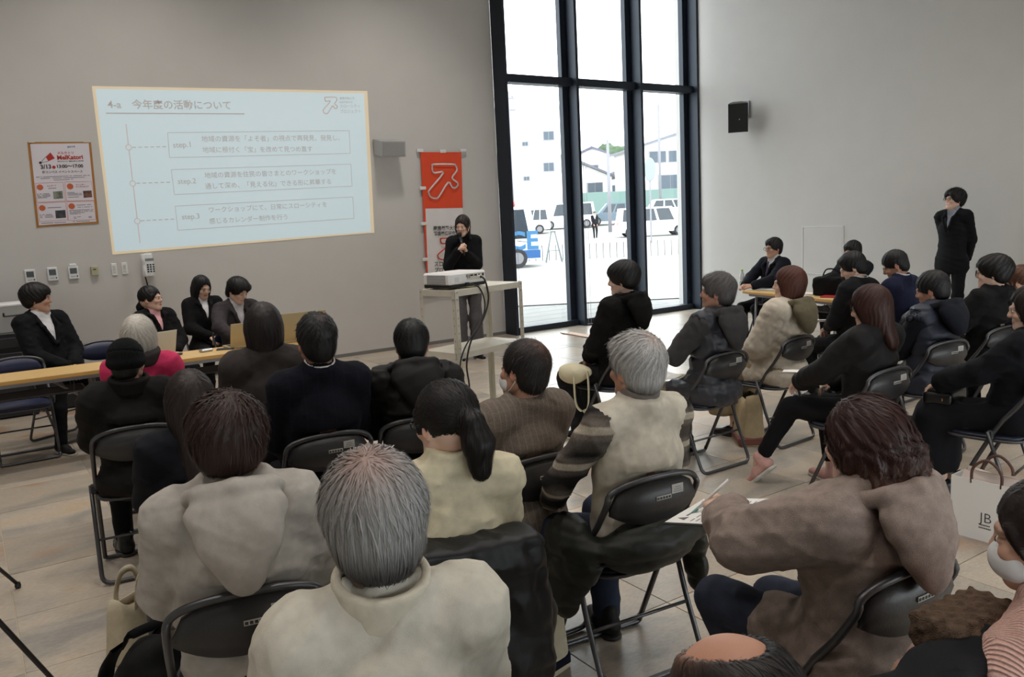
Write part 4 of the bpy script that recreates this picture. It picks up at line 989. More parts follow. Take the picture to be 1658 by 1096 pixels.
# ------------------------------------------------------------------ devices on the back wall
def ctrl(name, label, i, dep, rgbm, cat='controller', screen=True):
    (x0, z1), (x1, z0) = CTRL[i], CTRL[i + 1]; xc, zc, w, h = (x0 + x1) / 2, (z0 + z1) / 2, x1 - x0, z1 - z0
    q = MB(); q.box((xc, YW - dep / 2, zc), (w, dep, h), .006); o = tag(q.build(name, M[rgbm]), label, cat)
    if screen:
        q = MB(); q.box((xc, YW - dep - .001, zc + h * .14), (w * .66, .006, h * .42), .001); q.build('display', M['screen'], o)
        for k in range(3): q = MB(); q.box((xc - w * .22 + k * w * .15, YW - dep - .001, zc - h * .28), (w * .10, .005, h * .05), .001); q.build('button', M['greymetal'], o)
        q = MB(); q.box((xc + w * .32, YW - dep - .001, zc - h * .28), (w * .12, .006, h * .10), .002); q.build('button', M['darkmetal'], o)
    return o
ctrl('wall_controller', 'white air conditioning controller with brown display, above the black haired man at the table', 0, .022, 'white')
ctrl('wall_controller', 'white wall controller with grey display, middle of the three white ones', 2, .022, 'white')
o = ctrl('wall_controller', 'white wall controller with dark display and raised top lip', 4, .022, 'white')
q = MB(); (x0, z1), (x1, z0) = CTRL[4], CTRL[5]; q.box(((x0 + x1) / 2, YW - .012, z1 + .012), (.07, .024, .03), .006); q.build('top_lip', M['white'], o)
o = ctrl('wall_sensor', 'small olive square sensor box on the wall beside the switches', 6, .04, 'olive', 'sensor', False)
q = MB(); (x0, z1), (x1, z0) = CTRL[6], CTRL[7]; q.box(((x0 + x1) / 2, YW - .041, (z0 + z1) / 2 + .02), (.03, .004, .01), .001); q.build('slot', M['ink'], o)
for i, s in ((8, 'farther from the wall telephone'), (10, 'next to the wall telephone')):
    o = ctrl('light_switch', 'white rocker light switch plate, ' + s, i, .012, 'white', 'switch', False); (x0, z1), (x1, z0) = CTRL[i], CTRL[i + 1]
    for k in (-1, 0, 1): q = MB(); q.box(((x0 + x1) / 2, YW - .013, (z0 + z1) / 2 + k * .03), (.028, .008, .024), .002); q.build('rocker', M['offwhite'], o)
(x0, z1), (x1, z0) = CTRL[12], CTRL[13]; xc = (x0 + x1) / 2; zc = (z0 + z1) / 2; w, h = x1 - x0, z1 - z0
q = MB(); q.box((xc + .03, YW - .03, zc), (w * .72, .06, h), .01); ph = tag(q.build('wall_telephone', M['white']), 'white corded telephone mounted on the wall under the projected slide', 'telephone')
q = MB(); q.tube(smooth_path([(x0 + .03, YW - .10, z1 - .01), (x0 + .025, YW - .115, z1 - .06), (x0 + .03, YW - .105, zc), (x0 + .03, YW - .115, z0 + .06), (x0 + .035, YW - .10, z0 + .01)]), [.026] * 3 + [.022] * 18 + [.026] * 4, 10); q.build('handset', M['white'], ph, True)
for r_ in range(4):
    for c_ in range(3): q = MB(); q.box((xc + .03 + (c_ - .5) * .030, YW - .062, z0 + .055 + r_ * .026), (.02, .006, .016), .002); q.build('key', M['darkmetal'], ph)
q = MB(); q.box((xc + .035, YW - .061, z1 - .07), (.10, .004, .03), .001); q.build('name_strip', M['greymetal'], ph)
q = MB(); q.tube(smooth_path([(x0 + .035, YW - .09, z0), (x0 + .06, YW - .03, z0 - .12), (x0 + .07, YW - .015, z0 - .3), (x0 + .05, YW - .015, z0 - .6)]), .008, 6); q.build('cord', M['black'], ph, True)
(x0, z1), (x1, z0) = WSPK
q = MB(); q.prism([(YW - .02, z0 + .04), (YW - .24, z0 - .01), (YW - .26, z1 - .03), (YW - .02, z1 + .02)], x0, x1, 'x'); ws = tag(q.build('wall_speaker', mat('grey_white_shell', (170, 168, 166), .5)), 'light grey box speaker mounted on the wall between slide and banner', 'speaker')
q = MB(); q.prism([(YW - .243, z0 + .005), (YW - .262, z1 - .045), (YW - .266, z1 - .045), (YW - .247, z0 + .005)], x0 + .02, x1 - .02, 'x'); q.build('grille', mat('grey_grille', (150, 149, 148), .7), ws)
q = MB(); q.box(((x0 + x1) / 2, YW - .01, (z0 + z1) / 2), (.1, .02, .12), .004); q.build('bracket', M['greymetal'], ws)
# black speaker on the right wall
sp_ = empty('wall_speaker', (10.45, 8.93, 3.13), math.radians(-48)); tag(sp_, 'black loudspeaker on a wall bracket beside the tall window', 'speaker')
tl = Matrix.Rotation(math.radians(14), 4, 'X')
q = MB(); q.prism([(-.15, -.13), (.15, -.13), (.12, .02), (.06, .12), (-.06, .12), (-.12, .02)], -.22, .22, 'z', mx=tl); q.build('cabinet', M['black'], sp_)
q = MB(); q.box((0, -.134, 0), (.28, .012, .42), .004, mx=tl); q.build('grille', M['speaker'], sp_)
q = MB(); q.box((.02, -.142, -.02), (.016, .004, .016), .001, mx=tl); q.build('badge', M['silver'], sp_)
q = MB(); q.box((0, .15, .03), (.05, .12, .05), .005); q.build('bracket_arm', M['black'], sp_)
br = Matrix.Rotation(math.radians(48), 4, 'Z')
q = MB(); q.box((.217, 0, .12), (.02, .10, .26), .003, mx=br); q.build('bracket_plate', M['greymetal'], sp_)

# ------------------------------------------------------------------ folding tables
def fold_table(name, label, x, y, rz, L=1.8, D=.45, group=None):
    t = tag(empty(name, (x, y, 0), rz), label, 'table', group)
    q = MB(); q.box((0, 0, .712), (L - .012, D - .012, .018), .003); q.build('tabletop', M['wood'], t)
    q = MB()
    for s in (-1, 1): q.box((0, s * (D / 2 - .004), .706), (L, .012, .032), .004); q.box((s * (L / 2 - .004), 0, .706), (.012, D, .032), .004)
    q.build('edge_band', M['woodedge'], t)
    q = MB()
    for s in (-1, 1): q.box((0, s * (D / 2 - .05), .675), (L - .14, .022, .032), .003)
    q.build('apron_rail', M['greymetal'], t)
    for s in (-1, 1):
        for v in (-1, 1):
            q = MB(); q.tube([(s * (L / 2 - .16), v * .14, .67), (s * (L / 2 - .15), v * .17, .03)], .014, 8); q.build('leg', M['greymetal'], t, True)
        q = MB(); q.tube([(s * (L / 2 - .15), -.2, .016), (s * (L / 2 - .15), .2, .016)], .016, 8); q.build('foot_bar', M['greymetal'], t, True)
        q = MB(); q.tube([(s * (L / 2 - .155), -.17, .30), (s * (L / 2 - .155), .17, .30)], .010, 6); q.build('cross_bar', M['greymetal'], t, True)
        q = MB(); q.tube([(s * (L / 2 - .155), 0, .42), (s * (L / 2 - .45), 0, .66)], .011, 6); q.build('brace', M['greymetal'], t, True)
    q = MB(); q.tube(round_path([(-L / 2 + .22, -.16, .57), (L / 2 - .22, -.16, .57), (L / 2 - .22, .16, .57), (-L / 2 + .22, .16, .57), (-L / 2 + .22, -.155, .57)], .03), .008, 6)
    for k in range(1, 9): q.tube([(-L / 2 + .23, -.16 + k * .0356, .57), (L / 2 - .23, -.16 + k * .0356, .57)], .0035, 5)
    for s in (-1, 1):
        for v in (-1, 1): q.tube([(s * (L / 2 - .3), v * .16, .57), (s * (L / 2 - .3), v * .16, .665)], .006, 5)
    q.build('under_shelf', M['darkmetal'], t, True)
    return t
fold_table('folding_table', 'long wood topped folding table below the wall controllers with no laptop on it', .04, 7.22, math.radians(-.8))
fold_table('folding_table', 'long wood topped folding table with laptops in front of the three students', 1.85, 7.19, math.radians(-.8))
fold_table('folding_table', 'wood topped folding table by the right wall with bottle and black bag', 7.86, 5.80, math.radians(77), 1.62)

# ------------------------------------------------------------------ folding chairs
def arc_back(u): return -.195 - .030 * (1 - (u / .20) ** 2)
def make_chair(seatm, backm, tubem):
    c = empty('folding_chair')
    top = [(.2 * math.sin(a), arc_back(.2 * math.sin(a)), .70 + .095 * math.cos(a) ** .55) for a in np.linspace(-PI / 2 * .97, PI / 2 * .97, 15)]
    pts = [(-.205, .19, .016), (-.205, -.03, .47), (-.203, -.135, .62)] + top + [(.203, -.135, .62), (.205, -.03, .47), (.205, .19, .016)]
    q = MB(); q.tube(smooth_path(pts, 3), .0115, 8); q.tube(round_path([(-.205, .182, .045), (-.205, .19, .013), (.205, .19, .013), (.205, .182, .045)], .03), .0115, 8)
    q.build('frame_tube', tubem, c, True)
    q = MB(); q.tube(round_path([(-.228, -.01, .48), (-.228, -.085, .25), (-.228, -.19, .013), (.228, -.19, .013), (.228, -.085, .25), (.228, -.01, .48)], .05), .0110, 8)
    q.build('rear_leg', tubem, c, True)
    q = MB(); q.tube([(-.228, -.10, .215), (.228, -.10, .215)], .007, 6); q.build('stretcher', tubem, c, True)
    for s in (-1, 1): q = MB(); q.box((s * .217, -.022, .462), (.03, .03, .05), .006); q.build('pivot', M['darkmetal'], c)
    q = MB(); n = 14; V = []; F = []
    for y_ in (0, 1):
        for i in range(n + 1):
            u = -.188 + .376 * i / n; t = abs(u) / .188
            zt = .70 + .086 * max(1 - t ** 2.6, 0) ** .5 * 1. ; zb = .625 + .05 * t ** 2.4
            for z in (zb, (zb + zt) / 2, zt): V.append((u, arc_back(u) - .006 + .014 * y_ + (.004 if z != (zb + zt) / 2 else 0) * (1 if y_ else 1), z))
    m3 = 3 * (n + 1)
    for i in range(n):
        for k in range(2): a = 3 * i + k; F += [(a, a + 1, a + 4, a + 3), (m3 + a, m3 + a + 3, m3 + a + 4, m3 + a + 1)]
        F += [(3 * i, 3 * i + 3, m3 + 3 * i + 3, m3 + 3 * i), (3 * i + 2, m3 + 3 * i + 2, m3 + 3 * i + 5, 3 * i + 5)]
    F += [(0, m3, m3 + 1, 1), (1, m3 + 1, m3 + 2, 2), (3 * n, 3 * n + 1, m3 + 3 * n + 1, m3 + 3 * n), (3 * n + 1, 3 * n + 2, m3 + 3 * n + 2, m3 + 3 * n + 1)]
    q.add(V, F); bk = q.build('backrest', backm, c, True)
    q = MB(); n = 24; P = []
    for i in range(n): a = 2 * PI * i / n; P.append((.195 * np.sign(math.cos(a)) * abs(math.cos(a)) ** .45, .03 + .19 * np.sign(math.sin(a)) * abs(math.sin(a)) ** .5))
    V = [(x * k, (y_ - .03) * k + .03, z) for k, z in ((.93, .425), (1, .432), (1, .445), (.94, .452)) for x, y_ in P]
    F = [(j * n + i, j * n + (i + 1) % n, (j + 1) * n + (i + 1) % n, (j + 1) * n + i) for j in range(3) for i in range(n)] + [tuple(range(n))[::-1], tuple(3 * n + i for i in range(n))]
    q.add(V, F); q.build('seat', seatm, c, True)
    q = MB(); q.tube([(x * 1.03, (y_ - .03) * 1.03 + .03, .428) for x, y_ in P], .009, 6, closed=True); q.build('seat_rim', tubem, c, True)
    # paper stickers on the back of the backrest
    u = .085; q = MB(); q.box((u, arc_back(u) - .0085, .735), (.052, .003, .034), .0008); s1_ = q.build('sticker', M['sticker'], c)
    q = MB()
    for k in range(3): q.box((u, arc_back(u) - .0105, .726 + k * .008), (.04 - .008 * k, .0012, .0022))
    q.build('print_line', M['greymetal'], s1_)
    u = .02; q = MB(); q.box((u, arc_back(u) - .0085, .715), (.066, .003, .015), .0008); s2_ = q.build('sticker', M['sticker'], c)
    q = MB()
    for k in range(5): q.box((u - .026 + k * .0125, arc_back(u) - .0105, .715), (.0085, .0012, .008))
    q.build('print_line', M['ink'], s2_)
    return c
proto = make_chair(M['seatvinyl'], M['vinyl'], M['tube']); proto_blue = make_chair(M['bluevinyl'], M['bluevinyl'], M['tube'])
used = set()
def chair(x, y, deg, label, blue=False, group='folding chairs of the audience'):
    p = proto_blue if blue else proto
    c = p if p not in used else copy_tree(p); used.add(p)
    c.location = (x, y, 0); c.rotation_euler = (0, 0, -math.radians(deg)); tag(c, label, 'chair', group); return c
def seat(name, label, blue=False, dx=0, dy=.08, turn=0, group='folding chairs of the audience'):
    k = PEOPLE[name]; a = k['a']; return chair(k['loc'][0] + dx * math.cos(a) + dy * math.sin(a), k['loc'][1] - dx * math.sin(a) + dy * math.cos(a), math.degrees(a) + turn, label, blue, group)
# ================================================================== PEOPLE
BLK, DBR = (22, 20, 21), (46, 30, 26)
def hr(kind, col=BLK, **kw): return dict(kind=kind, col=col, **kw)
SK, SKD, SKF = (200, 158, 136), (182, 138, 116), (222, 186, 166)
def quilt_extra(k): return [cone(k['SL'] * .5 + k['SR'] * .5 - A3(0, 0, .12), k['P'] + A3(0, 0, .06), .16, .19, .06)]
# --- audience, left block
person('hoodie', dict(top=HT['hoodie'], face=12, w=1.06, lean=.12, slump=.14, head=(0, .05, 0), hs=1.02, hh=.005, h=.008, arms='lapin', skin=SK, pants=(24, 30, 48),
    hair=hr('mop', (52, 34, 29), t=.018, len=.075, wid=.0014, mess=.22, groove=26, amp=.005, seed=3, whorl=(.02, -.045, .135), lift=.006), hairh=.006, strands=4500,
    wear=[top_g('hoodie', (178, 172, 164), .040, amp=.007, belly=.01, up=.055, lo=.046, coll=(.088, .018, .03, .02)), hood_g((178, 172, 164), sc=1.1, drop=1.05)],
    label='person with brown bowl cut in a pale grey hooded sweatshirt beside the black backpack'))
person('gray', dict(top=HT['gray'], face=14, w=1.0, lean=.16, slump=.16, head=(0, .06, 0), hs=1.04, hh=.005, h=.008, arms='lapin', skin=SKD, pants=(60, 58, 54), age=1,
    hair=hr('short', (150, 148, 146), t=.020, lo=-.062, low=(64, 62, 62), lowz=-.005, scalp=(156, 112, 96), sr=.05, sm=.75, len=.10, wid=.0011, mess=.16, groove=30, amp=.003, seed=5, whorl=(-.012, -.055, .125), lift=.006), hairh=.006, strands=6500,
    wear=[top_g('jacket', (200, 194, 180), .040, amp=.007, up=.056, lo=.05, rough=.7, hem=.02), collar_g('stand_collar', (204, 196, 178), .082, .010, .040, .022, -.35, True), collar_g('collar_lining', (84, 78, 72), .070, .008, .032, .020, -.35, True)],
    label='person with grey hair thinning at the crown in a beige windbreaker, seen from behind'))
person('vest', dict(top=HT['vest'], face=6, w=1.12, lean=.02, slump=.14, head=(.12, -.02, 0), hs=1.0, hh=.005, h=.009, arms='lap', armL=((-.19, .26, .64), (-.9, -.5, -.2)), armR=((.17, .26, .64), (.9, -.5, -.2)), skin=SKD, pants=(50, 58, 78), age=1,
    kneeL=None, legL=((-.20, .42, .47), (-.20, .38, .085)), legR=((.12, .42, .47), (.05, .28, .085)), shoe=(34, 32, 32), wide=.012,
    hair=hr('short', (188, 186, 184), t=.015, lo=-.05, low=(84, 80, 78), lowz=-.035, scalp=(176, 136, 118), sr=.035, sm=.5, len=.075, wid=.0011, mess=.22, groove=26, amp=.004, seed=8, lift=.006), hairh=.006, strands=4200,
    wear=[top_g('shirt', off=.012, matl=pattern_mat('plaid_flannel', 'plaid', [(30, 28, 28), (112, 104, 96), (176, 166, 150)], 1.), up=.056, lo=.05, amp=.006, waist=False),
          top_g('knit_vest', (204, 196, 180), .026, amp=.004, sleeves=False, armhole=.066, coll=(.072, .012, .022, .024), rough=.95),
          collar_g('shirt_collar', (120, 112, 106), .063, .008, .026, .05, -.3)],
    label='person with white hair in a cream knit vest over a black plaid shirt and jeans'))
person('pony', dict(top=HT['pony'], face=12, fem=1, w=1.06, lean=.10, slump=.12, head=(.35, .10, .06), hh=.005, h=.009, arms='lapin', skin=SKF, belly=.03, pants=(30, 28, 30),
    hair=hr('pony', (24, 20, 20), t=.014, len=.085, wid=.0011, mess=.10, groove=34, amp=.0022, seed=11, lift=.004, curl=.3), hairh=.0055, strands=4500,
    wear=[top_g('sweater', (210, 200, 172), .020, amp=.006, up=.056, lo=.044, coll=(.058, .010, .040, .035), kill=True), acc(tail_tie), acc(lambda k, r: glasses(k, r))],
    label='person with black ponytail and glasses in a cream turtleneck sweater'))
person('tweed', dict(top=HT['tweed'], face=2, w=1.04, lean=.02, slump=.10, head=(.30, -.08, .08), hh=.005, h=.010, skin=SKD, pants=(70, 66, 62), age=1,
    hair=hr('crop', (30, 26, 26), t=.012, scalp=(120, 84, 70), sr=.05, sm=.75, len=.03, wid=.0009, mess=.4, groove=40, amp=.001, seed=13, whorl=(.02, -.06, .11)), hairh=.0055, strands=2200,
    wear=[top_g('jacket', off=.030, amp=.005, hem=.02, matl=pattern_mat('brown_tweed', 'tweed', [(100, 90, 82), (124, 113, 103), (152, 140, 126)], 1.), up=.054, lo=.044, coll=(.072, .010, .020, .028)), acc(lambda k, r: mask(k, r))],
    label='person with balding black hair in a brown tweed jacket and a white face mask'))
person('blackj', dict(top=HT['blackj'], face=20, w=1.08, lean=.16, slump=.16, head=(-.12, .38, 0), h=.010, arms='lapin', skin=SK,
    hair=hr('short', (20, 19, 20), t=.015, len=.06, mess=.2, seed=15), strands=1800,
    wear=[top_g('jacket', (34, 31, 29), .042, amp=.009, up=.058, lo=.05, rough=.6, hem=.02), hood_g(matl=cloth((34, 31, 29), .6), sc=1.1, drop=.8, up=.01)],
    label='person with bowed head in a black hooded shell jacket in front of the projector cart'))
person('navysuit', dict(top=HT['navysuit'], face=6, w=1.05, lean=.02, slump=.06, head=(0, .03, 0), h=.010, skin=SKD, pants=(26, 28, 38),
    hair=hr('crop', (18, 17, 18), t=.013, len=.03, mess=.25, seed=17, scalp=(70, 54, 48), sr=.02, sm=.6), strands=1800,
    wear=[top_g('suit_jacket', off=.032, amp=.004, hem=.02, matl=pattern_mat('navy_check', 'pin', [(17, 18, 28), (34, 37, 48)], 1.), up=.054, lo=.044, coll=(.074, .010, .018, .026)), collar_g('shirt_collar', (210, 208, 206), .0655, .004, .018, .046, -.3)],
    label='person with cropped black hair in a navy checked suit jacket with white shirt collar showing'))
person('bob', dict(top=HT['bob'], face=12, fem=1, w=1.04, lean=.03, slump=.06, head=(-.1, .02, 0), h=.010, skin=SKF,
    hair=hr('bob', (40, 33, 33), t=.014, len=.10, mess=.1, groove=30, amp=.002, seed=19), strands=1800,
    wear=[top_g('jacket', (74, 68, 66), .032, amp=.005, up=.056, lo=.046, coll=(.066, .010, .016, .03))],
    label='person with chin length black bob in a charcoal grey top, in front of the laptop'))
person('white', dict(top=HT['white'], face=10, fem=1, w=.98, lean=.05, slump=.08, head=(-.2, .0, 0), h=.011, skin=SKF, age=1,
    hair=hr('bob', (206, 200, 190), t=.016, len=.08, mess=.3, groove=24, amp=.003, seed=21), strands=1800,
    wear=[top_g('sweater', (204, 56, 100), .034, amp=.005), collar_g('scarf', (70, 66, 66), .082, .026, .045, .03, -.2)],
    label='person with white bobbed hair in a bright pink sweater and grey scarf'))
person('beanie', dict(top=HT['beanie'], face=6, w=1.06, lean=.06, slump=.14, head=(-.35, .05, 0), h=.010, skin=SK,
    hair=hr('crop', (24, 22, 22), t=.008, len=.02, seed=23), strands=200,
    wear=[top_g('coat', (42, 38, 37), .044, amp=.007, up=.06, lo=.054, hem=.03), collar_g('stand_collar', (38, 35, 34), .086, .010, .038, .028, -.2, True), acc(beanie)],
    label='person in a dark knit cap and dark brown coat with a raised collar'))
person('long', dict(top=HT['long'], face=8, fem=1, w=.96, lean=.06, slump=.10, head=(0, .10, 0), h=.010, skin=SKF,
    hair=hr('long', (46, 37, 35), t=.013, len=.12, mess=.08, groove=34, amp=.002, seed=25), strands=2500,
    wear=[top_g('denim_jacket', (36, 40, 52), .036, amp=.006, up=.054, lo=.046, coll=(.072, .010, .020, .03))],
    label='person with long straight dark hair in a navy denim jacket behind the knit cap'))
# --- audience, right block
person('blackh', dict(top=HT['blackh'], face=-12, w=.98, lean=.02, slump=.08, head=(.40, .06, 0), h=.011, skin=SKF, arms='lapin', wide=.03, pants=(44, 44, 46), shoe=(30, 30, 32), solew=1, fem=.5,
    legL=((-.13, .42, .48), (-.13, .30, .085)), hair=hr('mop', (20, 19, 21), t=.014, len=.07, mess=.1, groove=26, amp=.002, seed=27), strands=1600,
    wear=[top_g('hoodie', (20, 19, 20), .042, amp=.008, up=.058, lo=.05), hood_g((20, 19, 20), sc=1.1, drop=.95), collar_g('undershirt_collar', (96, 92, 88), .058, .006, .014, .04, -.2)],
    label='person with black mushroom cut hair in a black hoodie, seated nearest the tall window'))
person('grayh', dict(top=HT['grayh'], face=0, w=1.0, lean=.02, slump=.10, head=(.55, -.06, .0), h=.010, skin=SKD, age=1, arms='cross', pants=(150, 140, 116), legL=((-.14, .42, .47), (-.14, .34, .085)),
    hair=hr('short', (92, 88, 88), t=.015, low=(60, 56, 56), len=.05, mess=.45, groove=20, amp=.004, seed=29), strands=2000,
    wear=[top_g('hoodie', (72, 70, 72), .030, amp=.005, up=.054, lo=.046), top_g('puffer_vest', (54, 57, 66), .050, disp=puff(.012, .085, 3), sleeves=False, armhole=.070, hem=.02, rough=.42, spec=.5, low=True), hood_g((72, 70, 72), sc=1.05, drop=1.)],
    label='person with wavy dark grey hair in a grey hoodie under a shiny dark puffer vest'))
person('quilt', dict(top=HT['quilt'], face=-4, fem=1, w=.98, lean=.04, slump=.06, head=(.55, -.04, 0), h=.010, skin=SKF, arms='lapin', skirt=1, pants=(150, 134, 106),
    hair=hr('bob', (92, 52, 42), t=.015, len=.09, mess=.12, groove=26, amp=.002, seed=31), strands=2000,
    wear=[top_g('quilted_coat', (206, 196, 180), .050, disp=diamond(.006, .085, 4), up=.064, lo=.056, hem=.03), hood_g((112, 104, 84), sc=1.05, drop=.85)],
    label='person with reddish brown bob in a cream quilted coat with an olive hood'))
person('dsuit', dict(top=HT['dsuit'], face=-4, w=1.08, lean=.14, slump=.16, head=(.50, .42, 0), h=.012, skin=SKF, arms='lapin', finehand=0,
    hair=hr('short', (20, 19, 20), t=.014, len=.05, mess=.15, seed=33), strands=900,
    wear=[top_g('suit_jacket', (30, 31, 36), .034, amp=.005, hem=.03, up=.056, coll=(.074, .010, .018, .026)), collar_g('shirt_collar', (206, 206, 208), .0655, .004, .020, .046, -.3)],
    label='person in a dark suit reading with bowed head in front of the red folder'))
person('nsuit', dict(top=HT['nsuit'], face=-2, w=1.02, lean=.12, slump=.14, head=(.5, .45, 0), h=.012, skin=SKD, arms='lapin',
    hair=hr('crop', (20, 18, 19), t=.010, len=.03, mess=.2, seed=35), strands=800,
    wear=[top_g('suit_jacket', (30, 36, 66), .034, amp=.005, hem=.03, up=.056, coll=(.074, .010, .018, .026)), collar_g('shirt_collar', (214, 214, 216), .0655, .004, .022, .046, -.3)],
    label='person with cropped hair in a bright navy suit looking down beside the dark suit'))
person('brown', dict(top=HT['brown'], face=2, fem=1, w=1.0, lean=.08, slump=.10, head=(.35, .18, 0), h=.010, skin=SKF, hem=.80, arms='lapin', shoe=(194, 150, 142), solew=1, pants=(22, 23, 28), armL=((-.16, .34, .68), (-.8, -.5, -.3)),
    legL=((-.14, .44, .50), (-.22, .62, .13)), toeL=1, hair=hr('halflong', (64, 38, 32), t=.015, len=.14, mess=.10, groove=30, amp=.003, seed=37, lift=.006), strands=2500,
    wear=[top_g('jacket', (38, 36, 37), .036, amp=.006, up=.056, lo=.048, rough=.7), collar_g('cuff', (92, 84, 160), .01, .01, .01, -.3)][:1],
    label='person with long reddish brown hair in a black jacket and pink trainers'))
person('puffer', dict(top=HT['puffer'], face=8, w=1.06, lean=.06, slump=.14, head=(.38, .20, 0), h=.010, skin=SKD, arms='lapin', pants=(24, 26, 32), shoe=(190, 180, 164), solew=1, legL=((-.14, .43, .47), (-.20, .44, .085)),
    hair=hr('crop', (30, 28, 29), t=.012, len=.03, mess=.25, seed=39), strands=1200,
    wear=[top_g('jacket', (36, 40, 52), .020, amp=.004, up=.056, lo=.05), top_g('puffer_vest', (52, 58, 74), .054, disp=puff(.013, .10, 5), sleeves=False, armhole=.064, hem=.03, rough=.5, spec=.4), hood_g((40, 44, 58), sc=1.05, drop=.75, up=.02)],
    label='person with short black hair in a navy hooded puffer vest, looking down'))
person('glasses', dict(top=HT['glasses'], face=4, w=1.0, lean=.03, slump=.12, head=(.48, -.02, 0), h=.011, skin=SKF, arms='cross', pants=(140, 130, 122), shoe=(40, 38, 40), solew=1,
    hair=hr('mop', (26, 23, 24), t=.012, len=.08, mess=.12, seed=41), strands=1500,
    wear=[top_g('jacket', (26, 26, 28), .038, amp=.006, up=.056, lo=.048, coll=(.080, .014, .035, .03)), acc(lambda k, r: glasses(k, r))],
    label='person with glasses and chin length black hair in a black zip jacket with folded arms'))
person('pony2', dict(top=HT['pony2'], face=0, fem=1, w=.95, lean=.04, slump=.10, head=(.2, .05, 0), h=.012, skin=SKF,
    hair=hr('pony', (96, 62, 46), t=.012, len=.07, mess=.15, seed=43), strands=700,
    wear=[top_g('jacket', (32, 32, 34), .034, amp=.006, coll=(.078, .014, .03, .03))],
    label='person with light brown ponytail in a dark jacket at the edge behind the glasses wearer'))
person('skirt', dict(top=HT['skirt'], face=-10, fem=1, w=.98, lean=.0, slump=.06, head=(.35, .10, 0), h=.011, skin=SKF, skirt=1, pants=(24, 25, 34), armL=((-.10, .40, .66), (-.6, -.6, -.3)), armR=((.10, .38, .66), (.6, -.6, -.3)),
    hair=hr('long', (36, 25, 24), t=.012, len=.12, mess=.1, seed=45), strands=1200,
    wear=[top_g('sweater', (28, 30, 40), .030, amp=.006, up=.056, lo=.048)],
    label='person in a navy sweater and long dark skirt, cropped by the right-hand edge'))
person('curly', dict(top=HT['curly'], face=4, fem=1, w=1.12, lean=.10, slump=.14, head=(.20, .10, 0), hs=1.02, hh=.005, h=.009, skin=SKF, pants=(60, 66, 84), finehand=1, armL=((-.17, .36, .82), (-.9, -.5, -.25)), armR=((-.04, .34, .68), (.9, -.5, -.3)),
    handL=((.12, .75, .35), (.5, .1, -1), 1.0), legL=((-.10, .47, .50), (.0, .40, .085)), legR=((.10, .42, .47), (.10, .3, .085)),
    hair=hr('curly', (58, 34, 30), t=.014, tip=(92, 58, 40), len=.085, wid=.0016, mess=.14, curl=1.5, groove=18, amp=.004, seed=47, whorl=(0, .06, .10), lift=.008), hairh=.006, strands=5000,
    wear=[top_g('coat', off=.052, matl=pattern_mat('taupe_wool', 'wool', [(134, 120, 112), (154, 138, 129)]), amp=.006, up=.060, lo=.046, cuff=.88, hem=.03), hood_g(matl=bpy.data.materials['taupe_wool'], sc=1.08, drop=1.0)],
    label='person with curly half tied brown hair in a taupe hooded wool coat, writing on paper'))
person('mask', dict(top=HT['mask'], face=0, fem=1, w=1.0, lean=.05, slump=.10, back=.05, shrug=-.05, armL=((-.10, .14, .60), (-.3, -.6, -.9)), head=(.22, .10, 0), hs=1.0, hh=.005, h=.010, skin=(206, 166, 144), pants=(22, 24, 30),
    hair=hr('tied', (40, 30, 27), t=.012, len=.09, mess=.15, groove=28, amp=.002, seed=49), hairh=.006, strands=3000,
    wear=[top_g('knit_sweater', off=.030, matl=pattern_mat('pink_rib', 'rib', [(230, 192, 180), (208, 164, 152)], 1.5), amp=.007, up=.066, lo=.060, coll=(.066, .012, .022, .03)), acc(lambda k, r: mask(k, r))],
    label='person with tied dark hair and white face mask in a pink knit sweater'))
person('bald', dict(top=HT['bald'], face=10, w=1.04, lean=.05, slump=.16, head=(.15, .12, 0), hs=1.03, hh=.0045, h=.010, skin=(196, 146, 122), age=1, pants=(50, 48, 46),
    hair=hr('balding', (34, 30, 29), t=.0035, low=(30, 27, 26), scalp=(190, 140, 116), sr=.034, sm=.9, len=.030, wid=.0007, mess=.2, groove=60, amp=.0006, seed=51, whorl=(-.02, .03, .115), lift=.002), hairh=.005, strands=5000,
    wear=[top_g('jacket', (58, 56, 58), .036, amp=.006)],
    label='bald topped person with thin dark side hair, only the crown in view'))
# --- people at the tables and standing
V_ = (.03, .050)
def suit(rgb, cut=V_, shirt=(216, 216, 218), matl=None, hem=.03, collar=True, low=True):
    g = [top_g('suit_jacket', rgb, .030, amp=.004, vcut=cut, lapel=True, hem=hem, up=.054, lo=.042, matl=matl, cuff=.97), top_g('shirt', shirt, .012, amp=.002, sleeves=False, low=False)]
    if collar: g.append(collar_g('shirt_collar', shirt, .062, .006, .024, .036, -.35, True))
    return g
person('s1', dict(top=HT['s1'], face=150, w=1.06, lean=-.06, slump=.06, head=(.75, .0, 0), skin=SK, arms='lapin', h=.010, pants=(20, 20, 24), legL=((-.2, .40, .47), (-.22, .40, .085)), legR=((.26, .40, .48), (.36, .5, .085)), shoe=(30, 28, 28), solew=1,
    hair=hr('mop', (22, 20, 21), t=.014, len=.06, mess=.2, seed=61), strands=1500, wear=suit((22, 24, 32), (-.06, .062)), 
    label='person in a black suit and open white shirt seated beneath the wall controllers'))
person('s2', dict(top=HT['s2'], face=165, fem=1, w=.92, lean=.0, slump=.04, head=(.65, -.08, 0), skin=SKF, arms='lapin', h=.010,
    hair=hr('tied', (20, 18, 20), t=.011, len=.06, mess=.1, seed=63), strands=1300, wear=suit((24, 24, 28), (.0, .055), (212, 160, 164), collar=False),
    label='person with tied back black hair in a black jacket over a pink top'))
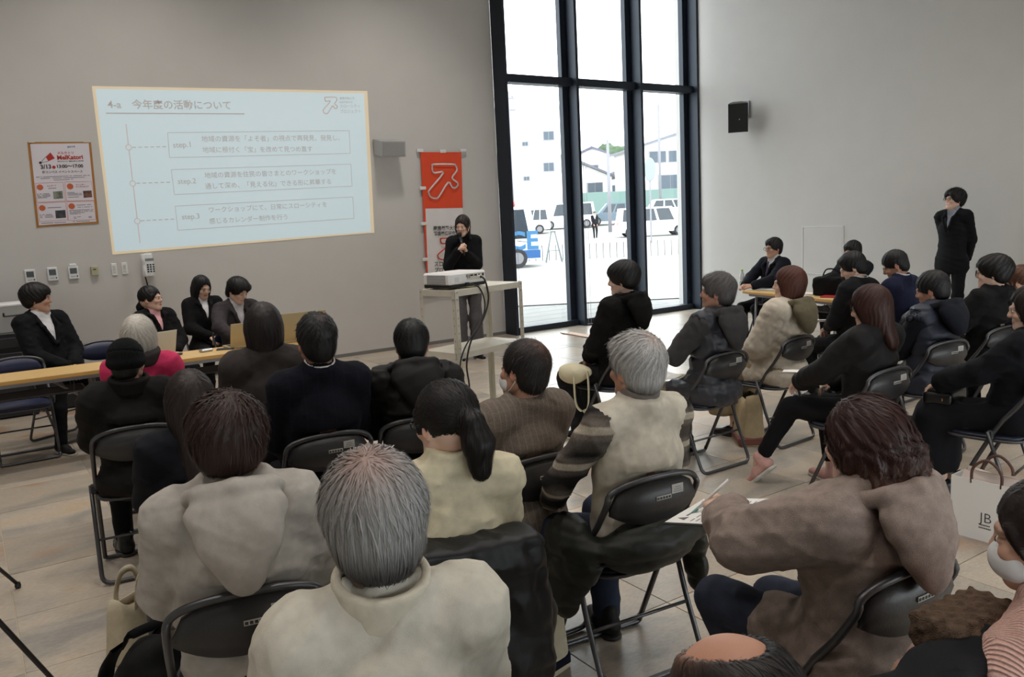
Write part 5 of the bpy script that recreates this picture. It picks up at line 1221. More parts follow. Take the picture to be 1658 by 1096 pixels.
person('s3', dict(top=HT['s3'], face=178, fem=1, w=.90, lean=.04, slump=.08, head=(.25, .28, 0), skin=SKF, arms='lapin', h=.010,
    hair=hr('long', (20, 18, 20), t=.011, len=.10, mess=.08, seed=65), strands=1300, wear=suit((24, 24, 28), (-.02, .046)),
    label='person with long black hair in a black suit and white blouse, looking down'))
person('s4', dict(top=HT['s4'], face=172, w=1.04, lean=.16, slump=.14, head=(.35, .42, 0), skin=SKF, h=.010, armR=((.22, .44, .765), (.9, -.4, -.2)), armL=((-.20, .42, .765), (-.9, -.4, -.2)), handR=((-.4, .9, -.1), (0, -.1, -1), .4), handL=((.4, .9, -.1), (0, -.1, -1), .4),
    hair=hr('wavytop', (22, 20, 20), t=.012, len=.05, mess=.4, seed=67), strands=1500, wear=suit((70, 66, 68), (-.04, .055), (206, 204, 210), collar=False) + [collar_g('turtleneck', (206, 204, 210), .058, .008, .034, .035, -.3)],
    label='person with black quiff in a grey blazer and white turtleneck, typing at a laptop'))
person('pres', dict(top=HT['pres'], face=196, stand=True, fem=1, w=.98, lean=.0, slump=.02, head=(-.62, .14, 0), skin=SKF, h=.010, finehand=1, armR=((.13, .22, 1.36), (.35, -.25, -1.)), armL=((.03, .25, 1.33), (-.45, -.25, -1.)),
    handR=((-.35, .55, .75), (-.85, .1, -.4), 1.1), handL=((.55, .4, .7), (.6, .6, -.5), .6), pants=(92, 90, 94), wide=.045, shoe=(36, 34, 36), solew=1,
    hair=hr('tucked', (40, 30, 28), t=.011, len=.08, mess=.12, seed=69), strands=1500, wear=[top_g('blazer', (26, 27, 34), .028, amp=.004, vcut=(.04, .040), lapel=True, hem=.16, up=.052, lo=.042), top_g('turtleneck', (18, 18, 20), .010, amp=.002, sleeves=False, low=False), collar_g('neck_roll', (18, 18, 20), .056, .010, .038, .04, -.25)],
    label='person standing with a microphone in a black blazer and wide grey trousers'))
person('tabman', dict(top=(8.43, 6.64, 1.335), face=-86, w=1.0, lean=.10, slump=.06, head=(-.15, .0, 0), skin=SK, h=.010, armL=((-.06, .40, .77), (-.9, -.4, -.3)), armR=((.07, .42, .77), (.9, -.4, -.3)), handL=((.3, .9, .0), (.6, 0, -.8), .5), handR=((-.3, .9, .0), (-.6, 0, -.8), .5),
    hair=hr('short', (24, 22, 23), t=.014, len=.05, mess=.3, seed=71), strands=1300, wear=suit((30, 34, 52), (-.02, .056)) + [tie_g((84, 78, 96)), acc(lambda k, r: glasses(k, r))],
    label='person with glasses in a navy suit and purple grey tie, hands on the right-hand table'))
person('tabman2', dict(top=(8.53, 5.64, 1.285), face=-86, w=1.0, lean=.14, slump=.12, head=(.0, .20, 0), skin=SK, h=.012, armL=((.02, .36, .80), (-.9, -.3, -.3)), armR=((.0, .40, .78), (.9, -.3, -.3)),
    hair=hr('short', (24, 22, 24), t=.014, len=.05, mess=.3, seed=73), strands=900, wear=suit((34, 38, 52), (-.02, .055)),
    label='person with black hair leaning over the right-hand table behind a black bag'))
person('stand', dict(top=(10.18, 5.32, 1.818), face=-88, stand=True, w=.98, lean=-.05, slump=.02, head=(-.30, -.16, 0), skin=SKF, h=.010, arms='back', pants=(22, 23, 28),
    hair=hr('mop', (22, 20, 21), t=.018, len=.06, mess=.5, seed=75, groove=16, amp=.006), strands=1800, wear=suit((26, 27, 33), (.0, .055), (150, 156, 168), hem=.20) + [acc(lambda k, r: glasses(k, r))],
    label='person standing against the right-hand wall in a black suit with hands behind the back'))
person('walker', dict(top=(32.59, 39.03, 1.93), gz=.26, face=205, stand=True, w=1.0, lean=.02, slump=.02, head=(0, .05, 0), skin=SK, h=.02, hh=.012, legL=((-.10, .10, .50), (-.10, .02, .085)), legR=((.10, .16, .50), (.10, .22, .085)),
    hair=hr('short', (40, 38, 40), t=.012, seed=77), hairh=.014, strands=0, pants=(28, 28, 36), wear=suit((26, 27, 36), (-.02, .09), hem=.2), facebits=0,
    label='person in a dark suit walking outside across the paved square'))
# chairs under the seated people
CL = dict(hoodie='folding chair under the pale grey hoodie wearer', gray='folding chair under the grey haired person in beige', vest='folding chair under the person in cream vest, its A shaped legs clear',
    pony='folding chair draped with a black padded coat', tweed='folding chair under the tweed jacket', blackj='folding chair behind the black shell jacket near projector cart', navysuit='folding chair with stickers behind the navy checked suit',
    bob='folding chair under the bobbed person in charcoal', white='folding chair under the pink sweater', beanie='folding chair under the knit cap wearer, worn pale backrest', long='folding chair under the navy denim jacket',
    blackh='folding chair nearest the window, under black hoodie', grayh='folding chair under the shiny puffer vest', quilt='folding chair under the cream quilted coat', dsuit='folding chair under the dark suit reader', nsuit='folding chair under the bright navy suit',
    brown='folding chair under the long reddish brown hair', puffer='folding chair under the navy puffer vest', glasses='folding chair under the black zip jacket and glasses', pony2='folding chair under the light brown ponytail', skirt='folding chair under the long dark skirt by the shopping bag',
    curly='folding chair under the taupe wool coat', mask='folding chair under the pink knit sweater', bald='folding chair under the bald topped person')
for n, l in CL.items(): seat(n, l)
for n, l in dict(s1='blue folding chair under the thick haired student by the wall', s2='blue folding chair under the tied back hair, at the laptop table', s3='blue folding chair under the long haired student in black', s4='blue folding chair under the grey blazer', tabman='blue folding chair under the navy suit with tie', tabman2='blue folding chair behind the black bag on the right-hand table').items(): seat(n, l, True, group='blue folding chairs at the tables')
chair(.30, 7.55, 180, 'empty blue folding chair tucked under the table end, frame feet towards the audience', True, 'blue folding chairs at the tables')
chair(1.02, 8.05, 176, 'empty blue folding chair behind the table, next to the thick haired student', True, 'blue folding chairs at the tables')
# ================================================================== PROPS
# projector cart: bolted angle-iron rack
CT, CA = (3.13, 5.44), math.radians(15)
cart = tag(empty('projector_cart', (CT[0], CT[1], 0), CA), 'cream steel angle rack with two shelves holding the projector', 'cart')
CW, CD, CH = .80, .40, 1.20
for x, y, name in ((0, 0, 'post'), (CW, 0, 'post'), (0, CD, 'post'), (CW, CD, 'post')):
    q = MB(); sx = 1 if x == 0 else -1; sy = 1 if y == 0 else -1
    q.box((x + sx * .02, y + sy * .0015, CH / 2), (.04, .003, CH)); q.box((x + sx * .0015, y + sy * .02, CH / 2), (.003, .04, CH)); po_ = q.build(name, M['cream'], cart)
    q = MB()
    for z in np.arange(.08, CH - .1, .06): q.box((x + sx * .022, y - sy * .0012, z), (.008, .0012, .016)); q.box((x - sx * .0012, y + sy * .022, z), (.0012, .008, .016))
    q.build('slot_row', M['creamdark'], po_)
    q = MB()
    for z in (CH - .02, CH - .075, .70, .66): q.tube([(x + sx * .02, y - sy * .001, z), (x + sx * .02, y - sy * .009, z)], .007, 8); q.tube([(x - sx * .001, y + sy * .02, z), (x - sx * .009, y + sy * .02, z)], .007, 8)
    q.build('bolt', M['silver'], po_)
for z in (CH - .03, .68):
    q = MB(); q.box((CW / 2, CD / 2, z + .022), (CW - .008, CD - .008, .006)); q.box((CW / 2, .005, z), (CW - .01, .004, .045)); q.box((CW / 2, CD - .005, z), (CW - .01, .004, .045)); q.box((.005, CD / 2, z), (.004, CD - .01, .045)); q.box((CW - .005, CD / 2, z), (.004, CD - .01, .045))
    q.build('shelf', M['cream'], cart)
pj = tag(empty('projector', (CT[0], CT[1], CH), CA), 'white video projector with black base on the cream steel cart', 'projector')
px0, px1, py0, py1 = .02, .44, .07, .375
q = MB(); q.box(((px0 + px1) / 2, (py0 + py1) / 2, .076), (px1 - px0, py1 - py0, .095), .014); q.build('housing', M['white'], pj)
q = MB(); q.box(((px0 + px1) / 2, (py0 + py1) / 2, .020), (px1 - px0 - .012, py1 - py0 - .012, .03), .006); q.build('base', M['black'], pj)
for x in (px0 + .05, px1 - .05): q = MB(); q.lathe([(.012, 0), (.012, .008)], 10, (x, py0 + .05, -.001)); q.build('foot', M['black'], pj)
q = MB()
for i in range(14):
    for j in range(6): q.box((px0 - .0005, py0 + .05 + i * .015, .042 + j * .0125), (.002, .0085, .007))
q.build('vent_grille', M['darkmetal'], pj)
q = MB(); q.box((px1 - .125, py0 - .0005, .082), (.20, .002, .05)); q.build('port_panel', M['offwhite'], pj)
for i, (x, z, w, h) in enumerate(((.27, .092, .03, .012), (.315, .092, .03, .012), (.355, .092, .022, .010), (.40, .09, .020, .020), (.37, .068, .014, .014), (.245, .085, .006, .028), (.225, .085, .006, .028), (.21, .09, .006, .02))):
    q = MB(); q.box((x, py0 - .002, z), (w, .003, h), .001); q.build('port', M['black'], pj)
q = MB(); q.box((.10, py0 - .0005, .07), (.05, .002, .04), .0005); q.build('speaker_mesh', mat('pj_mesh', (206, 206, 206), .6), pj)
q = MB(); q.box((.345, py0 - .012, .080), (.03, .022, .016), .003); q.build('plug', M['white'], pj)
q = MB(); q.box((.21, py0 - .008, .030), (.03, .02, .02), .003); q.build('power_plug', M['black'], pj)
q = MB(); q.lathe([(.028, 0), (.028, .01), (.02, .012)], 16, mx=Matrix.Translation((.15, py1 - .004, .078)) @ Matrix.Rotation(-PI / 2, 4, 'X')); q.build('lens', M['black'], pj)
def wpt(x, y, z): v = Matrix.Rotation(CA, 4, 'Z') @ Vector((x, y, z)); return (v.x + CT[0], v.y + CT[1], z)
q = MB(); q.tube(smooth_path([wpt(.345, .045, 1.28), wpt(.35, .0, 1.24), wpt(.345, -.03, 1.10), wpt(.25, -.05, .95), wpt(.09, -.06, .80), wpt(.035, -.05, .62), wpt(.06, -.04, .45), wpt(.07, -.03, .2), wpt(.09, -.1, .012), wpt(.3, -.5, .012)], 8), .007, 8)
tag(q.build('cable', M['black'], None, True), 'black video cable hanging from the projector plug down the cart', 'cable')
q = MB(); q.tube(smooth_path([wpt(.21, .05, 1.23), wpt(.28, .0, 1.19), wpt(.30, -.03, 1.06), wpt(.22, -.05, .93), wpt(.02, -.06, .76), wpt(-.04, -.05, .60), wpt(-.01, -.05, .40), wpt(.0, -.05, .15), wpt(-.1, -.08, .012), wpt(-.3, -.45, .012)], 8), .006, 8)
tag(q.build('cable', M['black'], None, True), 'black power cable leaving the projector base and looping beside the cart post', 'cable')
q = MB(); q.box((0, 0, .003), (.21, .29, .004)); o = q.build('folder', mat('yellow_paper', (206, 202, 150), .8)); o.location = (*wpt(.20, .2, 0)[:2], CH + .0005); o.rotation_euler = (0, 0, CA + 1.3); tag(o, 'pale yellow folder lying under the projector', 'folder')

# laptops, phones, papers on the tables
def laptop(label, x, y, rz, w=.31, d=.22, m='champagne', tilt=108, z=.7215):
    o = tag(empty('laptop', (x, y, z), rz), label, 'laptop', 'laptops on the table')
    q = MB(); q.box((0, 0, .008), (w, d, .014), .004); q.build('base', M[m], o)
    q = MB(); q.box((0, -.02, .0155), (w * .86, d * .45, .002)); q.build('keyboard', M['black'], o)
    mx = Matrix.Translation((0, d / 2, .014)) @ Matrix.Rotation(math.radians(90 - tilt), 4, 'X')
    q = MB(); q.box((0, 0, d / 2), (w, .006, d), .002, mx=mx); ld = q.build('lid', M[m], o)
    q = MB(); q.box((0, -.0035, d / 2), (w * .93, .001, d * .9), mx=mx); q.build('screen', M['screen'], ld); return o
# students sit on the wall side, so the lids show their backs to the hall
laptop('champagne laptop in front of the grey blazer', 2.02, 7.30, PI + .05)
laptop('large champagne laptop standing at the table end behind the bob hair', 2.52, 7.26, PI - .1, .40, .27)
laptop('pale laptop partly hidden behind the white haired head', 1.25, 7.30, PI + .3, .31, .22, 'offwhite')
def phone(label, x, y, rz, m='black', z=.7215, th=.010):
    q = MB(); q.box((0, 0, th / 2), (.075, .15, th), .004); o = q.build('smartphone', M[m]); o.location = (x, y, z); o.rotation_euler = (0, 0, rz)
    q = MB(); q.box((0, 0, th + .0003), (.068, .14, .001)); q.build('display', M['black'], o); tag(o, label, 'phone', 'phones on the tables'); return o
phone('black smartphone beside the champagne laptop', 1.84, 7.22, 1.2); phone('black smartphone beside the pale laptop', 1.42, 7.28, 1.3)
phone('dark smartphone on the right-hand table behind the reddish bob', 7.78, 5.95, .4)
q = MB(); q.box((0, 0, .012), (.10, .065, .024), .006); o = q.build('mouse', M['silver']); o.location = (1.68, 7.24, .7215); o.rotation_euler = (0, 0, .3); tag(o, 'small silver device on the table left of the phone and laptop', 'mouse')
def sheet_obj(name, label, x, y, z, rz, tilt=(0, 0), m='paper', w=.21, h=.297, bend=.01, lines=0, cat='paper'):
    V = []; n = 8
    for j in range(n + 1):
        for i in range(n + 1): u, v = i / n - .5, j / n - .5; V.append((u * w, v * h, bend * (u * u * 6 + math.sin(v * 4) * .3)))
    F = [(j * (n + 1) + i, j * (n + 1) + i + 1, (j + 1) * (n + 1) + i + 1, (j + 1) * (n + 1) + i) for j in range(n) for i in range(n)]
    b_ = len(V); V += [(a, c, d - .0012) for a, c, d in V]; F += [tuple(b_ + i for i in f)[::-1] for f in F]
    o = from_arrays(name, V, F, [M[m]]); o.location = (x, y, z); o.rotation_euler = (tilt[0], tilt[1], rz); tag(o, label, cat)
    if lines:
        q = MB(); zz = lambda u, v: bend * (u * u * 6 + math.sin(v * 4) * .3) + .0006
        for k in range(lines):
            v = .36 - k * .72 / lines
            for i in range(7):
                u0 = -.4 + i * .11; u1 = u0 + random.uniform(.05, .1)
                if i < 3 + (k * 5) % 5: q.add([(u0 * w, v * h, zz(u0, v)), (u1 * w, v * h, zz(u1, v)), (u1 * w, v * h + .004, zz(u1, v)), (u0 * w, v * h + .004, zz(u0, v))], [(0, 1, 2, 3)])
        q.build('print_line', M['greymetal'], o)
    return o
sheet_obj('paper_sheet', 'printed sheet hanging out beside the black hoodie on the window side', 3.90, 4.86, .795, .5, (.10, .12), 'pinkpaper', .21, .297, .012, 8)
kc = PEOPLE['curly']
def pl(k, x, y, z): a = k['a']; return (k['loc'][0] + x * math.cos(a) + y * math.sin(a), k['loc'][1] - x * math.sin(a) + y * math.cos(a), z)
cl_ = empty('clipboard', (1.80, 1.60, .83), .35); cl_.rotation_euler = (-.22, -.10, .12); tag(cl_, 'white questionnaire on a board under the taupe coat wearer\'s hand', 'clipboard')
q = MB(); q.box((0, 0, -.004), (.225, .31, .005), .002); q.build('board', M['darkmetal'], cl_)
q = MB(); q.box((0, 0, 0), (.21, .297, .0016)); q.build('sheet', M['paper'], cl_)
q = MB()
for k in range(9):
    for i in range(6):
        if (i * 7 + k * 3) % 5 < 4: q.box((-.08 + i * .03, .06 - k * .02, .0012), (.02, .004, .0006))
q.prism([(-.085, .09), (-.06, .09), (-.07, .125)], .0008, .0014, 'z'); q.box((-.01, .105, .0012), (.08, .008, .0006)); q.build('print_line', M['greymetal'], cl_)
hw_ = kc['W' + 'L']
hc_ = hw_ + A3(.026, .060, .035); q = MB(); a_ = pl(kc, *(hc_ + A3(.03, -.02, .055))); b2 = pl(kc, *(hc_ + A3(-.045, .035, -.035))); q.tube([a_, b2], .0045, 8); pe = tag(q.build('pen', M['white'], None, True), 'white pen in the hand of the taupe coat wearer', 'pen')
q = MB(); q.tube([b2, tuple(np.array(b2) + (np.array(b2) - np.array(a_)) * .22)], .005, 8); q.build('pen_cap', mat('green_pen', (110, 160, 150), .4), pe, True)
for n, l in (('brown', 'folded white leaflet on the lap of the long reddish brown haired person'), ('dsuit', 'white programme sheet in the dark suit reader\'s lap'), ('nsuit', 'white programme sheet in the bright navy suit\'s lap'), ('navysuit', 'white sheet on the lap of the navy checked suit')):
    k = PEOPLE[n]; p = pl(k, *((k['WL'] + k['WR']) / 2 + A3(-.03, .13, .03))); sheet_obj('paper_sheet', l, *p, -k['a'] + .3, (-.1, .1), 'paper', .19, .26, .012)
k = PEOPLE['grayh']; p = pl(k, -.12, .40, .585); sheet_obj('paper_sheet', 'white sheet lying on the knees of the shiny puffer vest wearer', *p, -k['a'], (0, 0), 'paper', .2, .28, .01)
sheet_obj('paper_sheet', 'white papers on the right-hand table before the purple grey tie', 8.07, 6.42, .7235, .3, (0, 0), 'paper', .24, .32, .003)
sheet_obj('paper_sheet', 'white paper on the right-hand table beside the black bag', 7.90, 5.72, .7235, .1, (0, 0), 'paper', .2, .28, .003)
q = MB(); q.box((0, 0, .008), (.22, .30, .016), .004); o = q.build('folder', mat('red_folder', (170, 34, 40), .5)); o.location = (7.76, 5.30, .7215); o.rotation_euler = (0, 0, .3); tag(o, 'red folder on the right-hand table beside the black bag', 'folder')
kb = tag(empty('handbag', (7.86, 5.46, .722), .2), 'black soft handbag standing on the right-hand table', 'bag')
sdf_obj('bag_body', [rbox((0, 0, .10), (.09, .13, .075), I3, .03), ell((0, -.03, .19), (.07, .09, .06), k=.05), plane((0, 0, -1), 0)], .012, M['blackcloth'], kb, folds(5, .008))
q = MB(); q.tube(smooth_path([(0, -.09, .19), (.02, -.07, .27), (.02, .05, .28), (0, .09, .18)]), .008, 6); q.build('bag_handle', M['blackcloth'], kb, True)
bt = tag(empty('water_bottle', (8.22, 6.98, .722)), 'clear plastic water bottle with green cap on the right-hand table end', 'bottle')
pb = mat('clear_plastic', (214, 222, 224), .15, alpha=.55)
q = MB(); q.lathe([(.028, 0), (.033, .008), (.033, .05), (.031, .06), (.033, .07), (.033, .13), (.026, .165), (.014, .185), (.013, .20)], 16); q.build('bottle_body', pb, bt, True)
q = MB(); q.lathe([(.0155, .198), (.0155, .218)], 14); q.build('cap', mat('green_cap', (150, 200, 70), .4), bt)
q = MB(); q.lathe([(.0335, .072), (.0335, .125)], 16); q.build('wrap', mat('bottle_label', (220, 228, 226), .5), bt)
# microphone in the presenter's hands
k = PEOPLE['pres']; m0 = (k['WR'] + k['WL']) / 2 + A3(.0, .04, .03); mo = hx(k, (.0, .125, -.075))
d_ = unit(mo - m0); mic = tag(empty('microphone'), 'black handheld microphone held by the presenter', 'microphone')
q = MB(); q.tube([pl(k, *p)[:2] + (p[2],) for p in (m0 - d_ * .07, m0 + d_ * .10, mo - d_ * .045)], [.012, .015, .019], 10); q.build('handle', M['black'], mic, True)
q = MB(); c_ = pl(k, *mo); q.lathe([(.004, -.03), (.018, -.025), (.025, -.008), (.025, .008), (.018, .022), (.004, .027)], 12, c_); q.build('grille', M['speaker'], mic, True)
# wrist watch
k = PEOPLE['tabman']; w0, w1 = k['WL'], k['EL']; d_ = unit(w0 - w1); fr = frame(d_, A3(0, 0, 1)); q = MB(); c_ = w0 - d_ * .0
q.tube([pl(k, *(c_ + (fr[0] * math.cos(a) + fr[1] * math.sin(a)) * .036)) for a in np.linspace(0, 2 * PI, 13)[:-1]], .006, 6, closed=True); tag(q.build('wrist_watch', M['gold'], None, True), 'gold watch on the wrist of the navy suited person with tie', 'watch')
# blue cuff of the long-haired woman
k = PEOPLE['brown']; sdf_obj('sleeve_cuff', [cone(k['WL'] - unit(k['WL'] - k['EL']) * .05, k['WL'] + unit(k['WL'] - k['EL']) * .02, .048, .042, .01)], .008, cloth((92, 88, 170)), k['root'])

# bags and coats
def strap(pts, w, m, name, parent=None, th=.003):
    q = MB(); P = smooth_path(pts, 6); V = []
    for i, p in enumerate(P):
        t = (P[min(i + 1, len(P) - 1)] - P[max(i - 1, 0)]).normalized(); s_ = t.cross(Vector((.3, -.9, .2))).normalized(); n_ = t.cross(s_).normalized()
        V += [p + s_ * w / 2 + n_ * th / 2, p - s_ * w / 2 + n_ * th / 2, p - s_ * w / 2 - n_ * th / 2, p + s_ * w / 2 - n_ * th / 2]
    F = [(4 * i + j, 4 * i + (j + 1) % 4, 4 * i + 4 + (j + 1) % 4, 4 * i + 4 + j) for i in range(len(P) - 1) for j in range(4)]
    q.add(V, F); return q.build(name, m, parent, True)
# backpack next to the hoodie
bp = tag(empty('backpack', (.36, 2.66, 0), .25), 'black backpack standing on the floor beside the pale grey hoodie wearer\'s chair', 'backpack')
sdf_obj('pack_body', [rbox((0, 0, .17), (.10, .05, .12), I3, .06), ell((0, 0, .36), (.10, .085, .12), k=.08), ell((-.02, -.10, .17), (.12, .06, .13), k=.03), plane((0, 0, -1), 0)], .011, cloth((18, 18, 20), .75), bp, folds(31, .008))
strap([(-.05, .07, .45), (-.05, .02, .50), (.05, .02, .50), (.05, .07, .44)], .03, M['blackcloth'], 'grab_loop', bp)
for s in (-1, 1): strap([(s * .06, .10, .44), (s * .08, .17, .34), (s * .10, .17, .18), (s * .11, .11, .06)], .055, M['blackcloth'], 'shoulder_strap', bp, .012)
q = MB(); q.tube(smooth_path([(-.12, -.09, .06), (-.125, -.10, .22), (-.06, -.135, .31), (.05, -.14, .31), (.10, -.11, .22)]), .004, 5); q.build('zip', M['darkmetal'], bp, True)
q = MB(); q.tube(smooth_path([(.14, -.02, .5), (.15, -.04, .42), (.145, -.05, .35)]), .006, 5); q.build('zip_pull', M['red'], bp, True)
# canvas tote behind it
def tote(name, label, loc, rz, w, d, h, mats, cat='bag', straps=True, inner=None):
    t = tag(empty(name, loc, rz), label, cat); q = MB(); V = []; F = []; n = 20; lv = [0, .02, .3, .55, .8, 1.0]
    for L, z in enumerate(lv):
        for i in range(n):
            a = 2 * PI * i / n; cx_, sy_ = math.cos(a), math.sin(a); k = 1 - .12 * z; dd = d * (1 - .45 * z)
            x = w / 2 * k * np.sign(cx_) * abs(cx_) ** .4; y = dd / 2 * np.sign(sy_) * abs(sy_) ** .4; wob = .012 * math.sin(3 * a + 5 * z) * z
            V.append((x + wob, y + wob, z * h + .018 * z * math.sin(2 * a + 1)))
    for L in range(len(lv) - 1):
        for i in range(n): F.append((L * n + i, L * n + (i + 1) % n, (L + 1) * n + (i + 1) % n, (L + 1) * n + i))
    F.append(tuple(range(n))[::-1]); q.add(V, F); o = q.build('bag_body', mats[0], t, True)
    m_ = o.modifiers.new('s', 'SOLIDIFY'); m_.thickness = .004
    if len(mats) > 1: q = MB(); q.box((0, 0, h * .11), (w * 1.02, d * 1.0, h * .22), .02); q.build('bag_bottom', mats[1], t)
    if inner: q = MB(); q.box((0, 0, h * .80), (w * .7, d * .4, h * .02), .005); q.build('lining', inner, t)
    if straps:
        for s in (-1, 1): strap([(-w * .2, s * d * .27, h * .8), (-w * .2, s * d * .34, h * 1.0), (-w * .1, s * d * .3, h * 1.32), (w * .1, s * d * .3, h * 1.32), (w * .2, s * d * .34, h * 1.0), (w * .2, s * d * .27, h * .8)], .028, mats[0], 'bag_handle', t)
    return t
tote('tote_bag', 'crumpled beige canvas tote bag on the floor beside the backpack', (.46, 3.58, 0), .5, .28, .19, .26, [M['canvas']], inner=mat('brown_lining', (110, 70, 50), .8))
tote('tote_bag', 'cream tote bag with navy bottom under the chair with the padded coat', (1.67, 2.40, 0), .2, .22, .13, .30, [M['canvas'], M['canvas_navy']])
tote('tote_bag', 'tan tote bag with reddish edge on the floor by the cream quilted coat', (4.74, 3.98, 0), .9, .42, .22, .36, [mat('tan_canvas', (170, 152, 120), .9, noise=.08, bump=.2), mat('maroon_trim', (120, 70, 62), .8)], straps=False, inner=M['blackcloth'])
# cream bag hanging at the black hoodie's chair
k = PEOPLE['blackh']; hb = tag(empty('shoulder_bag', pl(k, -.27, .16, 0), -k['a']), 'cream canvas shoulder bag hanging beside the black hoodie', 'bag')
sdf_obj('bag_body', [ell((.03, .08, .565), (.075, .15, .060), k=.03), ell((.0, .10, .53), (.05, .11, .06), k=.05)], .011, mat('cream_cloth', (214, 206, 176), .9, bump=.2), hb, folds(41, .003))
strap([(.0, -.06, .58), (-.03, -.09, .48), (-.03, -.08, .34), (-.03, -.03, .28), (-.05, .02, .34), (-.05, .03, .54)], .035, mat('cream_strap', (214, 206, 176), .9), 'strap', hb)
# padded coat over the ponytail woman's chair
k = PEOPLE['pony']; ct = tag(empty('padded_coat', k['loc'], -k['a']), 'black padded coat hung over the chair back behind the cream turtleneck', 'coat')
sdf_obj('coat_shell', [rbox((-.02, -.175, .50), (.16, .008, .24), I3, .028, .05), rbox((-.01, -.130, .775), (.19, .045, .03), I3, .030, .04), rbox((.17, -.12, .48), (.03, .05, .28), I3, .035, .04), ell((.12, -.19, .30), (.07, .04, .18), k=.04), ell((-.03, -.20, .72), (.07, .03, .03), k=.03), plane((0, 0, -1), -.14)], .010, cloth((20, 21, 26), .45, spec=.5), ct, addf(folds(44, .010), folds(45, .004, 2.2), lambda X, Y, Z: -.008 * (np.abs(np.sin(PI * Z / .06)) ** .5 - .6) * (X > .12)))
sdf_obj('coat_sleeve', [cone((.21, -.08, .68), (.25, -.03, .50), .05, .055, .03), cone((.25, -.03, .50), (.26, .0, .36), .055, .045, .03)], .010, cloth((20, 21, 26), .45, spec=.5), ct, puff(.006, .07, 3))
# dark green coat bunched round the knit vest's seat
k = PEOPLE['vest']; gc = tag(empty('padded_coat', k['loc'], -k['a']), 'dark olive padded coat bunched round the seat of the cream knit vest wearer', 'coat')
sdf_obj('coat_shell', [ell((0, -.10, .54), (.225, .085, .10), k=.05), ell((-.24, .06, .50), (.075, .16, .14), k=.05), ell((-.26, .10, .36), (.06, .10, .12), k=.05), ell((.24, .04, .50), (.06, .16, .10), k=.05), ell((.27, -.02, .38), (.03, .06, .14), k=.04)], .011, cloth((42, 46, 36), .5, spec=.4), gc, puff(.012, .10, 7))
# shopping bag
sb = tag(empty('shopping_bag', (4.16, 1.96, 0), math.radians(-88)), 'white paper shopping bag with brown handles and a small monogram on the floor', 'bag')
bw, bd, bh = .34, .12, .31
for i, (c, d) in enumerate((((0, -bd / 2, bh / 2), (bw, .003, bh)), ((0, bd / 2, bh / 2), (bw, .003, bh)), ((-bw / 2, 0, bh / 2), (.003, bd, bh)), ((bw / 2, 0, bh / 2), (.003, bd, bh)), ((0, 0, .004), (bw, bd, .004)))):
    q = MB(); q.box(c, d); q.build('side_panel' if i < 4 else 'bottom_panel', M['paper'] if i < 4 else M['ink'], sb)
q = MB(); q.prism([(-.12, -.02), (.12, -.02), (.13, .05), (.06, .03), (0, .055), (-.07, .04), (-.12, .055)], bh - .03, bh + .04, 'z') if False else None
q.add([(-.15, -.03, bh - .05), (.15, -.02, bh - .05), (.14, -.01, bh + .03), (.02, -.03, bh + .045), (-.13, -.01, bh + .03), (-.15, .03, bh - .05), (.15, .035, bh - .05), (.14, .03, bh + .035), (0, .04, bh + .02), (-.13, .03, bh + .04)], [(0, 1, 2, 3, 4), (5, 6, 7, 8, 9)]); q.build('tissue_paper', M['pinkpaper'], sb)
for s in (-1, 1): strap([(-.07, s * bd / 2, bh - .02), (-.065, s * bd / 2, bh + .06), (0, s * bd / 2, bh + .11), (.065, s * bd / 2, bh + .06), (.07, s * bd / 2, bh - .02)], .014, mat('brown_ribbon', (90, 62, 54), .6), 'bag_handle', sb)
q = MB(); text_flat(q, 'JB', (-.03, .10), (.03, .10), lambda a, c: (a, -bd / 2 - .0025, c), -.01)
text_flat(q, '●', (-.03, .13), (.0, .13), lambda a, c: (a, -bd / 2 - .0025, c)) if False else None
for z_, w_ in ((.085, .05), (.07, .06)):
    for i in range(7): q.box((-w_ / 2 + (i + .5) * w_ / 7, -bd / 2 - .0025, z_), (w_ / 10, .001, .006))
q.build('monogram', M['ink'], sb)
# small handbag with gold ring on the navy skirt
k = PEOPLE['skirt']; pb2 = tag(empty('handbag', pl(k, 0, .36, .60), -k['a']), 'small black handbag with gold ring held on the dark skirt', 'bag')
sdf_obj('bag_body', [rbox((0, 0, .0), (.11, .06, .02), I3, .02)], .010, M['leather'], pb2)
q = MB(); q.tube([(-.10 + .028 * math.cos(a), -.03 + .0 * a, .0 + .028 * math.sin(a)) for a in np.linspace(0, 2 * PI, 16)[:-1]], .004, 6, closed=True); q.tube([(-.10, -.035, -.03), (-.105, -.04, -.09)], .006, 6); q.tube([(-.105 + .013 * math.cos(a), -.04, -.105 + .018 * math.sin(a)) for a in np.linspace(0, 2 * PI, 12)[:-1]], .004, 6, closed=True); q.build('gold_ring', M['gold'], pb2, True)
